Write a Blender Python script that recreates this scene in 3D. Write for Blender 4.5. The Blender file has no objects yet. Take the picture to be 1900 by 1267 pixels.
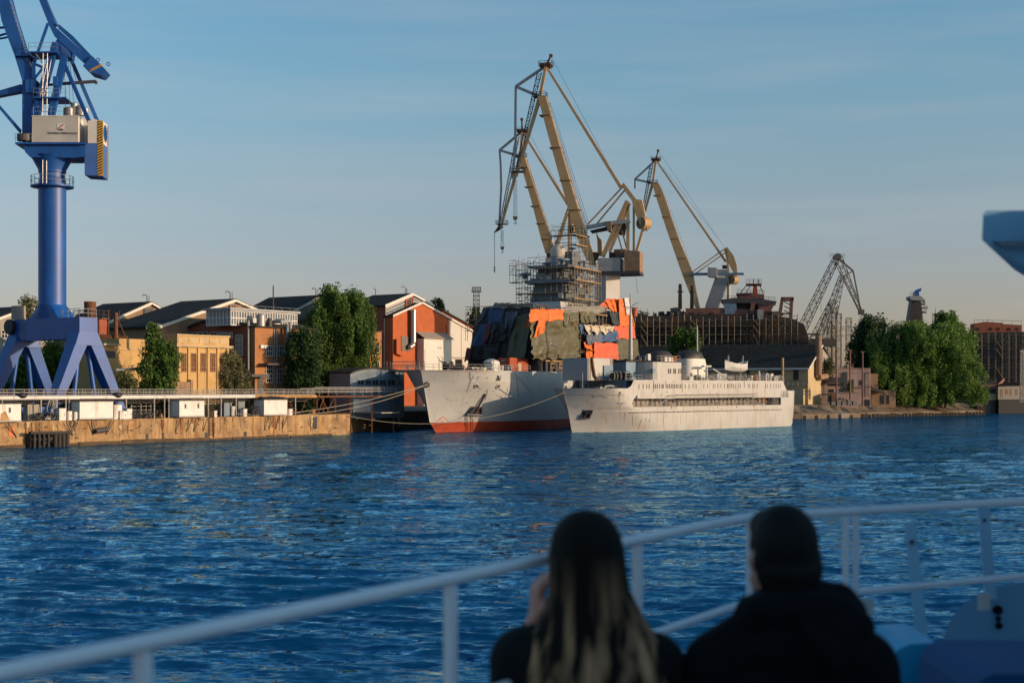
import bpy, bmesh, math, random
import numpy as np
from mathutils import Vector, Matrix, noise as mnoise
R = math.radians
rnd = random.Random(7)
S = bpy.context.scene
COL = S.collection

# ------------------------------------------------------------------ camera
F = 2639.0          # focal length in photograph pixels (50 mm lens)
HZ = 720.0          # horizon row in the photograph
EYE = 7.85          # eye height above the water
cd = bpy.data.cameras.new('camera'); cam = bpy.data.objects.new('camera', cd); COL.objects.link(cam)
cam.location = (0, 0, EYE); cam.rotation_euler = (R(90), 0, 0)
cd.lens = 50.0; cd.sensor_width = 36.0; cd.shift_y = 86.5 / 1900
cd.clip_start = 0.05; cd.clip_end = 20000
cd.dof.use_dof = True; cd.dof.focus_distance = 250; cd.dof.aperture_fstop = 3.4
S.camera = cam

# ------------------------------------------------------------------ light
SUN_AZ, SUN_EL = 73.0, 10.5      # degrees from "straight behind the lens" towards the right; elevation
sdir = Vector((math.sin(R(SUN_AZ)) * math.cos(R(SUN_EL)), -math.cos(R(SUN_AZ)) * math.cos(R(SUN_EL)), math.sin(R(SUN_EL))))
W = bpy.data.worlds.new('World'); S.world = W; W.use_nodes = True
wn, wl = W.node_tree.nodes, W.node_tree.links
wn.clear()
sky = wn.new('ShaderNodeTexSky'); sky.sky_type = 'NISHITA'; sky.sun_disc = False
sky.sun_elevation = R(SUN_EL); sky.sun_rotation = R(90 - (SUN_AZ - 90))
sky.sun_rotation = math.atan2(sdir.x, sdir.y)
sky.altitude = 50; sky.air_density = 1.0; sky.dust_density = 1.2; sky.ozone_density = 2.4
bgn = wn.new('ShaderNodeBackground'); bgn.inputs['Strength'].default_value = 0.115
wo = wn.new('ShaderNodeOutputWorld')
# faint high streaks of cloud, drawn in the direction of the sky itself
tcw = wn.new('ShaderNodeTexCoord'); mpw = wn.new('ShaderNodeMapping'); mpw.inputs['Scale'].default_value = (2.2, 2.2, 26)
nzw = wn.new('ShaderNodeTexNoise'); nzw.inputs['Scale'].default_value = 1.6; nzw.inputs['Detail'].default_value = 5
rpw = wn.new('ShaderNodeMapRange'); rpw.inputs['From Min'].default_value = 0.45; rpw.inputs['From Max'].default_value = 0.78
rpw.inputs['To Max'].default_value = 0.22
mxw = wn.new('ShaderNodeMixRGB'); mxw.inputs['Color2'].default_value = (3.3, 3.25, 3.4, 1)
wl.new(tcw.outputs['Generated'], mpw.inputs['Vector']); wl.new(mpw.outputs['Vector'], nzw.inputs['Vector'])
wl.new(nzw.outputs['Fac'], rpw.inputs['Value']); wl.new(rpw.outputs['Result'], mxw.inputs['Fac'])
spw = wn.new('ShaderNodeSeparateXYZ'); wl.new(tcw.outputs['Generated'], spw.inputs[0])
rmp = wn.new('ShaderNodeValToRGB'); cr_ = rmp.color_ramp; cr_.elements[0].position = .0; cr_.elements[0].color = (1.09, .86, .96, 1); cr_.elements[1].position = .30; cr_.elements[1].color = (.84, 1.19, 1.20, 1)
for pos, c in ((.083, (1.07, .89, .98, 1)), (.139, (1.08, .98, .97, 1)), (.20, (1.0, 1.10, 1.06, 1))): q = cr_.elements.new(pos); q.color = c
wl.new(spw.outputs['Z'], rmp.inputs['Fac']); tnt = wn.new('ShaderNodeMixRGB'); tnt.blend_type = 'MULTIPLY'; tnt.inputs['Fac'].default_value = 1.0
wl.new(sky.outputs['Color'], tnt.inputs['Color1']); wl.new(rmp.outputs['Color'], tnt.inputs['Color2'])
wl.new(tnt.outputs['Color'], mxw.inputs['Color1']); wl.new(mxw.outputs['Color'], bgn.inputs['Color'])
wl.new(bgn.outputs['Background'], wo.inputs['Surface'])
sl = bpy.data.lights.new('sun', 'SUN'); sl.energy = 3.5; sl.angle = R(0.5); sl.color = (1.0, 0.72, 0.47)
so = bpy.data.objects.new('sun', sl); COL.objects.link(so); so.rotation_euler = sdir.to_track_quat('Z', 'Y').to_euler()
so.location = sdir * 500
S.view_settings.view_transform = 'Standard'; S.view_settings.look = 'None'
S.view_settings.exposure = 0.45; S.view_settings.gamma = 1.0
S.cycles.max_bounces = 6; S.cycles.transparent_max_bounces = 8

# ------------------------------------------------------------------ helpers
def P(px, py, Y, dz=0.0):
    return Vector(((px - 950) * Y / F, Y, EYE - (py - HZ) * Y / F + dz))
def V2(v): return Vector((v[0], v[1], 0))
class Pl:
    """upright plane through the ground point p along d; pt() turns a photograph pixel into a point on it, a little in front of it"""
    def __init__(s, p, d):
        s.p = Vector((p[0], p[1], 0)); s.d = Vector((d[0], d[1], 0)).normalized()
        n = Vector((s.d.y, -s.d.x, 0))
        if n.dot(-s.p) < 0: n = -n
        s.n = n
    def u(s, px, off=0.0):
        r = (px - 950) / F; q = s.p + s.n * off
        return (r * q.y - q.x) / (s.d.x - r * s.d.y)
    def pt(s, px, py, off=0.0):
        q = s.p + s.n * off + s.d * s.u(px, off)
        return Vector((q.x, q.y, EYE - (py - HZ) * q.y / F))
    def at(s, u, z, off=0.0):
        q = s.p + s.d * u + s.n * off
        return Vector((q.x, q.y, z))
def perp(a, up=None):
    a = a.normalized()
    up = up or (Vector((0, 0, 1)) if abs(a.z) < .95 else Vector((0, 1, 0)))
    s = a.cross(up).normalized(); return s, s.cross(a).normalized()
class MB:
    def __init__(s): s.v = []; s.f = []; s.mi = []; s.cur = 0
    def add(s, vs, fs):
        o = len(s.v); s.v.extend([tuple(v) for v in vs])
        for f in fs: s.f.append(tuple(i + o for i in f)); s.mi.append(s.cur)
        return s
    def hexa(s, b, t):   # bottom 4 and top 4 corners in the same order
        return s.add(list(b) + list(t), [(3, 2, 1, 0), (4, 5, 6, 7), (0, 1, 5, 4), (1, 2, 6, 5), (2, 3, 7, 6), (3, 0, 4, 7)])
    def box(s, c, sx, sy, sz, d=(1, 0)):   # centre, sizes along d, across d, up
        c = Vector(c); d = Vector((d[0], d[1], 0)).normalized(); e = Vector((-d.y, d.x, 0)); z = Vector((0, 0, sz / 2))
        k = [c - d * sx / 2 - e * sy / 2, c + d * sx / 2 - e * sy / 2, c + d * sx / 2 + e * sy / 2, c - d * sx / 2 + e * sy / 2]
        return s.hexa([p - z for p in k], [p + z for p in k])
    def beam(s, a, b, w, h, w1=None, h1=None, up=None):   # w sideways, h along "up"
        a, b = Vector(a), Vector(b); w1 = w if w1 is None else w1; h1 = h if h1 is None else h1
        x, y = perp(b - a, up)
        q = lambda p, w, h: [p - x * w / 2 - y * h / 2, p + x * w / 2 - y * h / 2, p + x * w / 2 + y * h / 2, p - x * w / 2 + y * h / 2]
        return s.hexa(q(a, w, h), q(b, w1, h1))
    def tube(s, a, b, r, r1=None, n=8, cap=True):
        a, b = Vector(a), Vector(b); r1 = r if r1 is None else r1
        if (b - a).length < 1e-6: return s
        x, y = perp(b - a); vs = []
        for p, q in ((a, r), (b, r1)):
            for i in range(n):
                t = 2 * math.pi * i / n; vs.append(p + (x * math.cos(t) + y * math.sin(t)) * q)
        fs = [(i, (i + 1) % n, n + (i + 1) % n, n + i) for i in range(n)]
        if cap: fs += [tuple(range(n))[::-1], tuple(range(n, 2 * n))]
        return s.add(vs, fs)
    def path(s, pts, r, n=6):
        pts = [Vector(p) for p in pts]; vs = []; m = len(pts)
        for k, p in enumerate(pts):
            t = (pts[min(k + 1, m - 1)] - pts[max(k - 1, 0)])
            x, y = perp(t)
            rr = r[k] if isinstance(r, (list, tuple)) else r
            for i in range(n):
                a = 2 * math.pi * i / n; vs.append(p + (x * math.cos(a) + y * math.sin(a)) * rr)
        fs = []
        for k in range(m - 1):
            for i in range(n): fs.append((k * n + i, k * n + (i + 1) % n, (k + 1) * n + (i + 1) % n, (k + 1) * n + i))
        fs += [tuple(range(n))[::-1], tuple(range((m - 1) * n, m * n))]
        return s.add(vs, fs)
    def lathe(s, c, prof, n=24, axis=None, xr=None):   # prof: (radius, height)
        c = Vector(c); ax = Vector(axis or (0, 0, 1)).normalized(); x, y = perp(ax)
        vs = []; m = len(prof)
        for r, h in prof:
            for i in range(n):
                t = 2 * math.pi * i / n; vs.append(c + ax * h + (x * math.cos(t) + y * math.sin(t)) * max(r, 1e-4))
        fs = []
        for k in range(m - 1):
            for i in range(n): fs.append((k * n + i, k * n + (i + 1) % n, (k + 1) * n + (i + 1) % n, (k + 1) * n + i))
        fs += [tuple(range(n))[::-1], tuple(range((m - 1) * n, m * n))]
        return s.add(vs, fs)
    def prism(s, poly, ext):   # a polygon of points pushed along a vector
        poly = [Vector(p) for p in poly]; e = Vector(ext); n = len(poly)
        fs = [tuple(range(n))[::-1], tuple(range(n, 2 * n))] + [(i, (i + 1) % n, n + (i + 1) % n, n + i) for i in range(n)]
        return s.add(poly + [p + e for p in poly], fs)
    def loft(s, secs, close=True, caps=True):
        n = len(secs[0]); vs = [p for q in secs for p in q]; fs = []
        for k in range(len(secs) - 1):
            for i in range(n if close else n - 1):
                fs.append((k * n + i, k * n + (i + 1) % n, (k + 1) * n + (i + 1) % n, (k + 1) * n + i))
        if caps and close: fs += [tuple(range(n))[::-1], tuple(range((len(secs) - 1) * n, len(secs) * n))]
        return s.add(vs, fs)
    def truss(s, a, b, w0, w1, n, rc, rd, up=None, h0=None, h1=None):   # four-chord lattice
        a, b = Vector(a), Vector(b); x, y = perp(b - a, up); h0 = h0 or w0; h1 = h1 or w1
        lv = []
        for k in range(n + 1):
            t = k / n; p = a.lerp(b, t); w = w0 + (w1 - w0) * t; h = h0 + (h1 - h0) * t
            lv.append([p - x * w / 2 - y * h / 2, p + x * w / 2 - y * h / 2, p + x * w / 2 + y * h / 2, p - x * w / 2 + y * h / 2])
        for i in range(4): s.tube(lv[0][i], lv[n][i], rc, n=5)
        for k in range(n):
            for i in range(4):
                j = (i + 1) % 4
                if (k + i) % 2: s.tube(lv[k][i], lv[k + 1][j], rd, n=4, cap=False)
                else: s.tube(lv[k][j], lv[k + 1][i], rd, n=4, cap=False)
                s.tube(lv[k + 1][i], lv[k + 1][j], rd, n=4, cap=False)
        return s
    def rail(s, pts, h=1.1, rr=0.03, step=1.6, levels=(1.0, .5), n=5):   # guard rail on a line of floor points
        pts = [Vector(p) for p in pts]; z = Vector((0, 0, 1))
        for a, b in zip(pts, pts[1:]):
            for l in levels: s.tube(a + z * h * l, b + z * h * l, rr, n=n, cap=False)
            m = max(1, round((b - a).length / step))
            for i in range(m + 1):
                p = a.lerp(b, i / m); s.tube(p, p + z * h, rr, n=n, cap=False)
        return s
    def ladder(s, a, b, w=.45, side=None, r=.03, step=.35):
        a, b = Vector(a), Vector(b); x = (side or perp(b - a)[0]).normalized()
        s.tube(a - x * w / 2, b - x * w / 2, r, n=4); s.tube(a + x * w / 2, b + x * w / 2, r, n=4)
        m = max(2, int((b - a).length / step))
        for i in range(1, m):
            p = a.lerp(b, i / m); s.tube(p - x * w / 2, p + x * w / 2, r * .7, n=4, cap=False)
        return s
    def build(s, name, m, parent=None, smooth=False, origin=None):
        if parent is not None: o = Vector(WL[parent.name])
        elif origin is not None: o = Vector(origin)
        else:
            xs = list(zip(*s.v)); o = Vector(((min(xs[0]) + max(xs[0])) / 2, (min(xs[1]) + max(xs[1])) / 2, min(xs[2])))
        me = bpy.data.meshes.new(name)
        me.from_pydata([(v[0] - o.x, v[1] - o.y, v[2] - o.z) for v in s.v], [], s.f)
        ms = m if isinstance(m, (list, tuple)) else [m]
        for k in ms: me.materials.append(k)
        if len(ms) > 1: me.polygons.foreach_set('material_index', s.mi)
        bm = bmesh.new(); bm.from_mesh(me); bmesh.ops.recalc_face_normals(bm, faces=bm.faces); bm.to_mesh(me); bm.free()
        if smooth:
            me.polygons.foreach_set('use_smooth', [True] * len(me.polygons))
            try: me.set_sharp_from_angle(angle=R(40))
            except Exception: pass
        ob = bpy.data.objects.new(name, me); COL.objects.link(ob)
        WL[ob.name] = tuple(o)
        if parent is not None: ob.parent = parent
        else: ob.location = o
        return ob
WL = {}
def tag(o, label, cat, group=None, kind=None):
    if label: o['label'] = label
    if cat: o['category'] = cat
    if group: o['group'] = group
    if kind: o['kind'] = kind
    return o
def thing(name, loc, label, cat, group=None):
    o = bpy.data.objects.new(name, None); COL.objects.link(o); o.location = loc; o.empty_display_size = .5
    WL[o.name] = tuple(loc); return tag(o, label, cat, group)
def dup(root, loc, rz=0.0, label=None, scale=None):
    r = root.copy(); COL.objects.link(r); r.location = loc; r.rotation_euler = (0, 0, rz)
    if scale: r.scale = scale
    if label: r['label'] = label
    WL[r.name] = tuple(loc)
    for ch in list(root.children):
        c = ch.copy(); COL.objects.link(c); c.parent = r
        for g in list(ch.children):
            d = g.copy(); COL.objects.link(d); d.parent = c
    return r

# ------------------------------------------------------------------ materials
M = {}
ALB = .74
def mat(name, col, rough=.6, metal=0.0, var=.18, vs=.6, streak=None, sk=.5, stain=None, st=.5, sts=.35, bump=0.0, bs=6.0, trans=0.0, spec=.5, sk_scale=(1.6, 1.6, .12)):
    """plain colour broken up by noise; streak = colour of runs down the surface; stain = colour of blotches"""
    sc_ = lambda c: tuple(x * ALB for x in c[:3]) if c else c
    col, streak, stain = sc_(col), sc_(streak), sc_(stain)
    m = bpy.data.materials.new(name); m.use_nodes = True; nt = m.node_tree; n, l = nt.nodes, nt.links
    b = n['Principled BSDF']; b.inputs['Roughness'].default_value = rough; b.inputs['Metallic'].default_value = metal
    b.inputs['Specular IOR Level'].default_value = spec
    tc = n.new('ShaderNodeTexCoord')
    nz = n.new('ShaderNodeTexNoise'); nz.inputs['Scale'].default_value = vs; nz.inputs['Detail'].default_value = 6; nz.inputs['Roughness'].default_value = .65
    l.new(tc.outputs['Object'], nz.inputs['Vector'])
    mr = n.new('ShaderNodeMapRange'); mr.inputs['From Min'].default_value = .3; mr.inputs['From Max'].default_value = .7
    mr.inputs['To Min'].default_value = 1 - var; mr.inputs['To Max'].default_value = 1 + var
    l.new(nz.outputs['Fac'], mr.inputs['Value'])
    mul = n.new('ShaderNodeVectorMath'); mul.operation = 'SCALE'; mul.inputs[0].default_value = col[:3]
    l.new(mr.outputs['Result'], mul.inputs['Scale']); cur = mul.outputs['Vector']
    def over(cur, fac, c):
        mx = n.new('ShaderNodeMixRGB'); mx.inputs['Color2'].default_value = (*c, 1)
        l.new(fac, mx.inputs['Fac']); l.new(cur, mx.inputs['Color1']); return mx.outputs['Color']
    if stain:
        z = n.new('ShaderNodeTexNoise'); z.inputs['Scale'].default_value = sts; z.inputs['Detail'].default_value = 8; z.inputs['Roughness'].default_value = .7
        mp = n.new('ShaderNodeMapping'); mp.inputs['Location'].default_value = (11, 7, 3)
        l.new(tc.outputs['Object'], mp.inputs['Vector']); l.new(mp.outputs['Vector'], z.inputs['Vector'])
        q = n.new('ShaderNodeMapRange'); q.inputs['From Min'].default_value = .5; q.inputs['From Max'].default_value = .68; q.inputs['To Max'].default_value = st
        l.new(z.outputs['Fac'], q.inputs['Value']); cur = over(cur, q.outputs['Result'], stain)
    if streak:
        z = n.new('ShaderNodeTexNoise'); z.inputs['Scale'].default_value = 1.0; z.inputs['Detail'].default_value = 4; z.inputs['Roughness'].default_value = .6
        mp = n.new('ShaderNodeMapping'); mp.inputs['Scale'].default_value = sk_scale
        l.new(tc.outputs['Object'], mp.inputs['Vector']); l.new(mp.outputs['Vector'], z.inputs['Vector'])
        q = n.new('ShaderNodeMapRange'); q.inputs['From Min'].default_value = .56; q.inputs['From Max'].default_value = .72; q.inputs['To Max'].default_value = sk
        l.new(z.outputs['Fac'], q.inputs['Value']); cur = over(cur, q.outputs['Result'], streak)
    l.new(cur, b.inputs['Base Color'])
    if bump:
        z = n.new('ShaderNodeTexNoise'); z.inputs['Scale'].default_value = bs; z.inputs['Detail'].default_value = 4
        bp = n.new('ShaderNodeBump'); bp.inputs['Strength'].default_value = bump; bp.inputs['Distance'].default_value = .2
        l.new(tc.outputs['Object'], z.inputs['Vector']); l.new(z.outputs['Fac'], bp.inputs['Height']); l.new(bp.outputs['Normal'], b.inputs['Normal'])
    if trans:
        t = n.new('ShaderNodeBsdfTranslucent'); l.new(cur, t.inputs['Color'])
        ms = n.new('ShaderNodeMixShader'); ms.inputs['Fac'].default_value = trans
        l.new(b.outputs['BSDF'], ms.inputs[1]); l.new(t.outputs['BSDF'], ms.inputs[2]); l.new(ms.outputs['Shader'], n['Material Output'].inputs['Surface'])
    M[name] = m; return m
RUST = (.16, .055, .018)
mat('concrete', (.40, .25, .12), .9, var=.42, vs=.5, streak=(.26, .085, .012), sk=.95, stain=(.15, .075, .03), st=.8, sts=.5, bump=.8, bs=1.2, sk_scale=(.8, .8, .05))
mat('concrete_dark', (.10, .06, .03), .9, var=.35, stain=(.03, .03, .025), st=.7)
mat('ground', (.10, .095, .075), .95, var=.3, stain=(.05, .07, .03), st=.8, sts=.06)
mat('earth', (.17, .12, .075), .95, var=.35, vs=.3, stain=(.30, .26, .21), st=.7, sts=.12, bump=.6, bs=1)
mat('crane_blue', (.008, .092, .37), .46, var=.22, vs=.35, streak=(.012, .05, .18), sk=.6, stain=(.016, .095, .30), st=.5, sts=.5)
mat('crane_blue_pale', (.06, .15, .45), .45, var=.1)
mat('house_white', (.74, .71, .64), .6, var=.07, vs=.3)
mat('hazard_yellow', (.75, .42, .03), .5, var=.08)
mat('black', (.012, .012, .014), .6, var=.2)
mat('galv', (.42, .42, .41), .45, metal=.3, var=.12)
mat('rail_grey', (.38, .36, .33), .6, var=.15, streak=RUST, sk=.4)
mat('steel_dark', (.055, .055, .06), .6, var=.3, stain=RUST, st=.5, sts=1)
mat('rust', (.17, .06, .022), .85, var=.35, vs=1.5, stain=(.07, .03, .015), st=.7)
mat('white_paint', (.72, .70, .66), .5, var=.08, vs=.5, streak=(.42, .2, .06), sk=.5, stain=(.5, .45, .38), st=.3)
mat('white_box', (.78, .75, .70), .55, var=.08, streak=(.36, .13, .03), sk=.8, stain=(.45, .4, .33), st=.35, sts=.8, sk_scale=(.9, .9, .1))
mat('yellow_crane', (.63, .405, .185), .5, var=.12, vs=.3, streak=(.30, .17, .06), sk=.35, stain=(.42, .27, .11), st=.4, sts=.5)
mat('crane_grey', (.42, .41, .40), .55, var=.12, streak=(.25, .2, .15), sk=.4)
mat('ballast', (.30, .19, .11), .85, var=.2, vs=1.2)
mat('rope', (.38, .33, .25), .9, var=.1)
mat('rope_dark', (.05, .05, .05), .8, var=.1)
mat('hull_grey', (.53, .52, .49), .5, var=.09, vs=.2, streak=(.28, .24, .19), sk=.35, stain=(.40, .385, .36), st=.5, sts=.15)
mat('hull_red', (.52, .075, .025), .6, var=.2, vs=.7, stain=(.30, .06, .02), st=.6, sts=.9)
mat('ship_white', (.50, .485, .45), .5, var=.08, vs=.25, streak=(.40, .23, .10), sk=.55, stain=(.38, .35, .31), st=.6, sts=.22, sk_scale=(1.3, 1.3, .07))
mat('ship_grey', (.33, .345, .36), .6, var=.12, vs=.5, stain=(.25, .25, .25), st=.4)
mat('ship_blue', (.17, .27, .37), .55, var=.2, vs=.5, stain=(.06, .10, .15), st=.5)
mat('rust_run', (.44, .25, .10), .9, var=.35, vs=1.2)
mat('deck_red', (.22, .07, .035), .8, var=.25)
mat('glass', (.02, .03, .04), .12, var=.1, spec=.7)
mat('glass_pale', (.17, .21, .24), .15, var=.25, vs=.8, spec=.7)
mat('frame_white', (.70, .69, .66), .5, var=.06)
mat('brick_orange', (.50, .115, .03), .85, var=.12, vs=.5, stain=(.42, .085, .022), st=.5, sts=.3, bump=.25, bs=9)
mat('brick_red', (.36, .10, .05), .88, var=.16, vs=.6, stain=(.2, .07, .04), st=.5, bump=.25, bs=9)
mat('brick_ochre', (.44, .19, .07), .88, var=.14, vs=.5, stain=(.3, .13, .05), st=.5, bump=.25, bs=9)
mat('yellow_plaster', (.60, .38, .15), .88, var=.14, vs=.4, stain=(.38, .22, .08), st=.6, streak=(.28, .17, .08), sk=.4, bump=.15)
mat('yellow_pale', (.56, .42, .24), .88, var=.14, vs=.4, stain=(.36, .25, .12), st=.5, bump=.15)
mat('pink_plaster', (.46, .32, .27), .88, var=.16, vs=.5, stain=(.28, .18, .14), st=.6, streak=(.2, .14, .11), sk=.5)
mat('white_wall', (.66, .62, .55), .8, var=.06, vs=.4)
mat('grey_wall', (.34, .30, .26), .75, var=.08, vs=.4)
mat('roof_dark', (.052, .048, .046), .95, spec=.12, var=.25, vs=.4, stain=(.10, .085, .07), st=.4)
mat('roof_moss', (.05, .048, .043), .98, spec=.1, var=.5, vs=1.6, stain=(.09, .08, .065), st=.7, bump=.8, bs=2.5)
mat('wood_wall', (.32, .20, .12), .85, var=.25, streak=(.16, .08, .04), sk=.7, sk_scale=(2.5, 2.5, .15))
mat('blue_shed', (.20, .25, .30), .7, var=.12, stain=(.12, .15, .18), st=.5)
mat('duct', (.50, .50, .50), .35, metal=.75, var=.12, vs=1.2)
mat('plank', (.42, .26, .11), .85, var=.25, vs=.7)
mat('scaffold', (.20, .165, .125), .55, metal=.3, var=.25, vs=.8)
mat('container_red', (.52, .105, .045), .6, var=.15, streak=(.25, .07, .03), sk=.5)
mat('post_blue', (.30, .62, .85), .5, var=.05, vs=2)
mat('boat_blue_shaded', (.20, .46, .68), .5, var=.05, vs=2)  # blue-tinted paint, darkened so its colour carries the shade on wing and cover
mat('hull_brown', (.035, .028, .026), .8, var=.35, vs=.3, stain=(.15, .07, .045), st=.6, sts=.25)
mat('hull_primer', (.22, .095, .075), .75, var=.25, stain=(.10, .06, .05), st=.6)
mat('funnel_black', (.035, .030, .028), .6, var=.35, stain=(.09, .06, .045), st=.5)
mat('radome', (.62, .56, .46), .5, var=.06)
mat('life_orange', (.70, .16, .03), .6, var=.1)
mat('bark', (.08, .06, .045), .95, var=.3)
mat('mast_grey', (.16, .18, .20), .6, var=.15, vs=.5, stain=(.3, .29, .27), st=.5)
mat('lattice_grey', (.09, .085, .08), .6, var=.25, stain=RUST, st=.3)
mat('timber', (.05, .04, .032), .9, var=.4, vs=2)
def tarpmat(name, c, rough=.58):
    mat(name, c, rough, var=.14, vs=.5, stain=tuple(x * .6 for x in c), st=.45, sts=.6)
tarpmat('tarp_orange', (.78, .17, .015)); tarpmat('tarp_coral', (.76, .13, .045)); tarpmat('tarp_olive', (.125, .112, .055), .45)
tarpmat('tarp_navy', (.022, .028, .036)); tarpmat('tarp_blue', (.04, .10, .23)); tarpmat('tarp_slate', (.10, .125, .18)); tarpmat('tarp_cream', (.60, .52, .40), .8)
tarpmat('tarp_white', (.70, .68, .64)); tarpmat('tarp_maroon', (.20, .035, .03)); tarpmat('tarp_grey', (.25, .235, .20), .7)
for nm, c in (('leaf_poplar', (.10, .185, .032)), ('leaf_dark', (.05, .10, .028)), ('leaf_willow', (.19, .19, .085)), ('leaf_bank', (.145, .255, .042)), ('leaf_bright', (.13, .22, .035)), ('leaf_pale', (.14, .17, .06))):
    mat(nm, c, .6, var=.55, vs=.55, trans=.28, spec=.3, stain=tuple(x * .55 for x in c), st=.6, sts=.8)
# ------------------------------------------------------------------ water
WAVE = (.8, 1.0, .7)
def make_water():
    ys = [3.0]
    while ys[-1] < 38: ys.append(ys[-1] * 1.035 + .02)
    py = HZ + 20716 / ys[-1]
    while py > HZ + 27: py -= 1.15 if py > HZ + 48 else 1.0; ys.append(20716 / (py - HZ))
    Y = np.array(ys)
    k = np.concatenate([np.linspace(-4, -.46, 24), np.linspace(-.45, .45, 600), np.linspace(.46, 4, 24)])
    X, YY = np.meshgrid(k, Y); X = X * YY; n, m = X.shape
    dy = np.gradient(Y)[:, None]
    g = np.random.default_rng(5); H = np.zeros_like(X); DX = np.zeros_like(X); DY = np.zeros_like(X)
    gust = .65 + .45 * np.sin(X * .035 + 1.3 * np.sin(YY * .021)) * np.sin(YY * .047 + .8 * np.sin(X * .03)) + .15 * np.sin(X * .11 + YY * .16)
    for i in range(130):
        lam = .36 * (5.5 / .36) ** g.random()
        th = R(80) + g.normal() * .26
        kx, ky = 2 * math.pi / lam * math.cos(th), 2 * math.pi / lam * math.sin(th)
        a = .0056 * lam ** .92 * (1.0 if lam < 2.2 else (2.2 / lam) ** 1.0)
        w = np.clip(lam / (dy * 2.2), 0, 1) ** 2
        if lam < 4: w = w * gust
        ph = kx * X + ky * YY + g.random() * 6.283
        H += a * w * np.sin(ph); DX += a * w * np.cos(ph) * math.cos(th); DY += a * w * np.cos(ph) * math.sin(th)
    V = np.stack([X + DX * .9, YY + DY * .9, H], -1).reshape(-1, 3).astype(np.float32)
    idx = np.arange(n * m).reshape(n, m)
    q = np.stack([idx[:-1, :-1], idx[:-1, 1:], idx[1:, 1:], idx[1:, :-1]], -1).reshape(-1, 4)
    me = bpy.data.meshes.new('water'); me.vertices.add(len(V)); me.vertices.foreach_set('co', V.ravel())
    me.loops.add(q.size); me.loops.foreach_set('vertex_index', q.ravel().astype(np.int32))
    me.polygons.add(len(q)); me.polygons.foreach_set('loop_start', np.arange(0, q.size, 4, dtype=np.int32))
    me.polygons.foreach_set('use_smooth', [True] * len(q)); me.update(); me.validate()
    m = bpy.data.materials.new('water'); m.use_nodes = True; nt = m.node_tree; b = nt.nodes['Principled BSDF']
    b.inputs['Base Color'].default_value = (.0004, .050, .140, 1); b.inputs['Roughness'].default_value = .05; b.inputs['Specular Tint'].default_value = (.17, .74, 1, 1); b.inputs['IOR'].default_value = 1.33
    tc = nt.nodes.new('ShaderNodeTexCoord'); ge_ = nt.nodes.new('ShaderNodeNewGeometry'); cur = ge_.outputs['Normal']; L_ = nt.links.new
    def vm(op, a, b_=None, sc=None):      # ripples finer than the mesh: they tilt the normal itself
        q = nt.nodes.new('ShaderNodeVectorMath'); q.operation = op
        for i_, x in ((0, a), (1, b_)):
            if x is None: continue
            if isinstance(x, tuple): q.inputs[i_].default_value = x
            else: L_(x, q.inputs[i_])
        if sc is not None: q.inputs['Scale'].default_value = sc
        return q.outputs[0]
    sy_ = nt.nodes.new('ShaderNodeSeparateXYZ'); L_(tc.outputs['Object'], sy_.inputs[0]); lod = nt.nodes.new('ShaderNodeMapRange')      # the mesh carries fewer waves far out: the ripples take over there
    for i_, x in ((1, 30), (2, 150), (3, .7), (4, 1.6)): lod.inputs[i_].default_value = x
    L_(sy_.outputs['Y'], lod.inputs[0])
    for sc, k_, sx, det in ((6.0, WAVE[0], (.45, 1, 1), 2), (2.1, WAVE[1], (.4, 1, 1), 3), (.5, WAVE[2], (.3, 1, 1), 3)):
        mp = nt.nodes.new('ShaderNodeMapping'); mp.inputs['Scale'].default_value = sx; mp.inputs['Rotation'].default_value = (0, 0, .12)
        z = nt.nodes.new('ShaderNodeTexNoise'); z.inputs['Scale'].default_value = sc; z.inputs['Detail'].default_value = det
        L_(tc.outputs['Object'], mp.inputs['Vector']); L_(mp.outputs['Vector'], z.inputs['Vector'])
        sl_ = nt.nodes.new('ShaderNodeVectorMath'); sl_.operation = 'SCALE'; L_(vm('MULTIPLY', vm('SUBTRACT', z.outputs['Color'], (.5, .5, .5)), (k_ * .6, k_, 0)), sl_.inputs[0]); L_(lod.outputs[0], sl_.inputs['Scale']); cur = vm('ADD', cur, sl_.outputs[0])
    nrm = vm('NORMALIZE', cur); L_(nrm, b.inputs['Normal']); b.inputs['Specular IOR Level'].default_value = 0
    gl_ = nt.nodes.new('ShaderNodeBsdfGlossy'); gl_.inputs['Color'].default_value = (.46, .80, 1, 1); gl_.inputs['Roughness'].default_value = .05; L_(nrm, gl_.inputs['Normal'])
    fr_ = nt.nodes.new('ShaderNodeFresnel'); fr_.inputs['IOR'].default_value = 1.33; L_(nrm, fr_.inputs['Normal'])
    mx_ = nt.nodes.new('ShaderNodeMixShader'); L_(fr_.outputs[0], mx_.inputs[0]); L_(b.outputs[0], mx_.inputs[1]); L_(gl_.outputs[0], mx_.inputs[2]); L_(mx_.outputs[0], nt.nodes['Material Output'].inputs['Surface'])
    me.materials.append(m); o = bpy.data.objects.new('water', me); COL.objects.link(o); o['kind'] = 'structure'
make_water()

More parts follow.
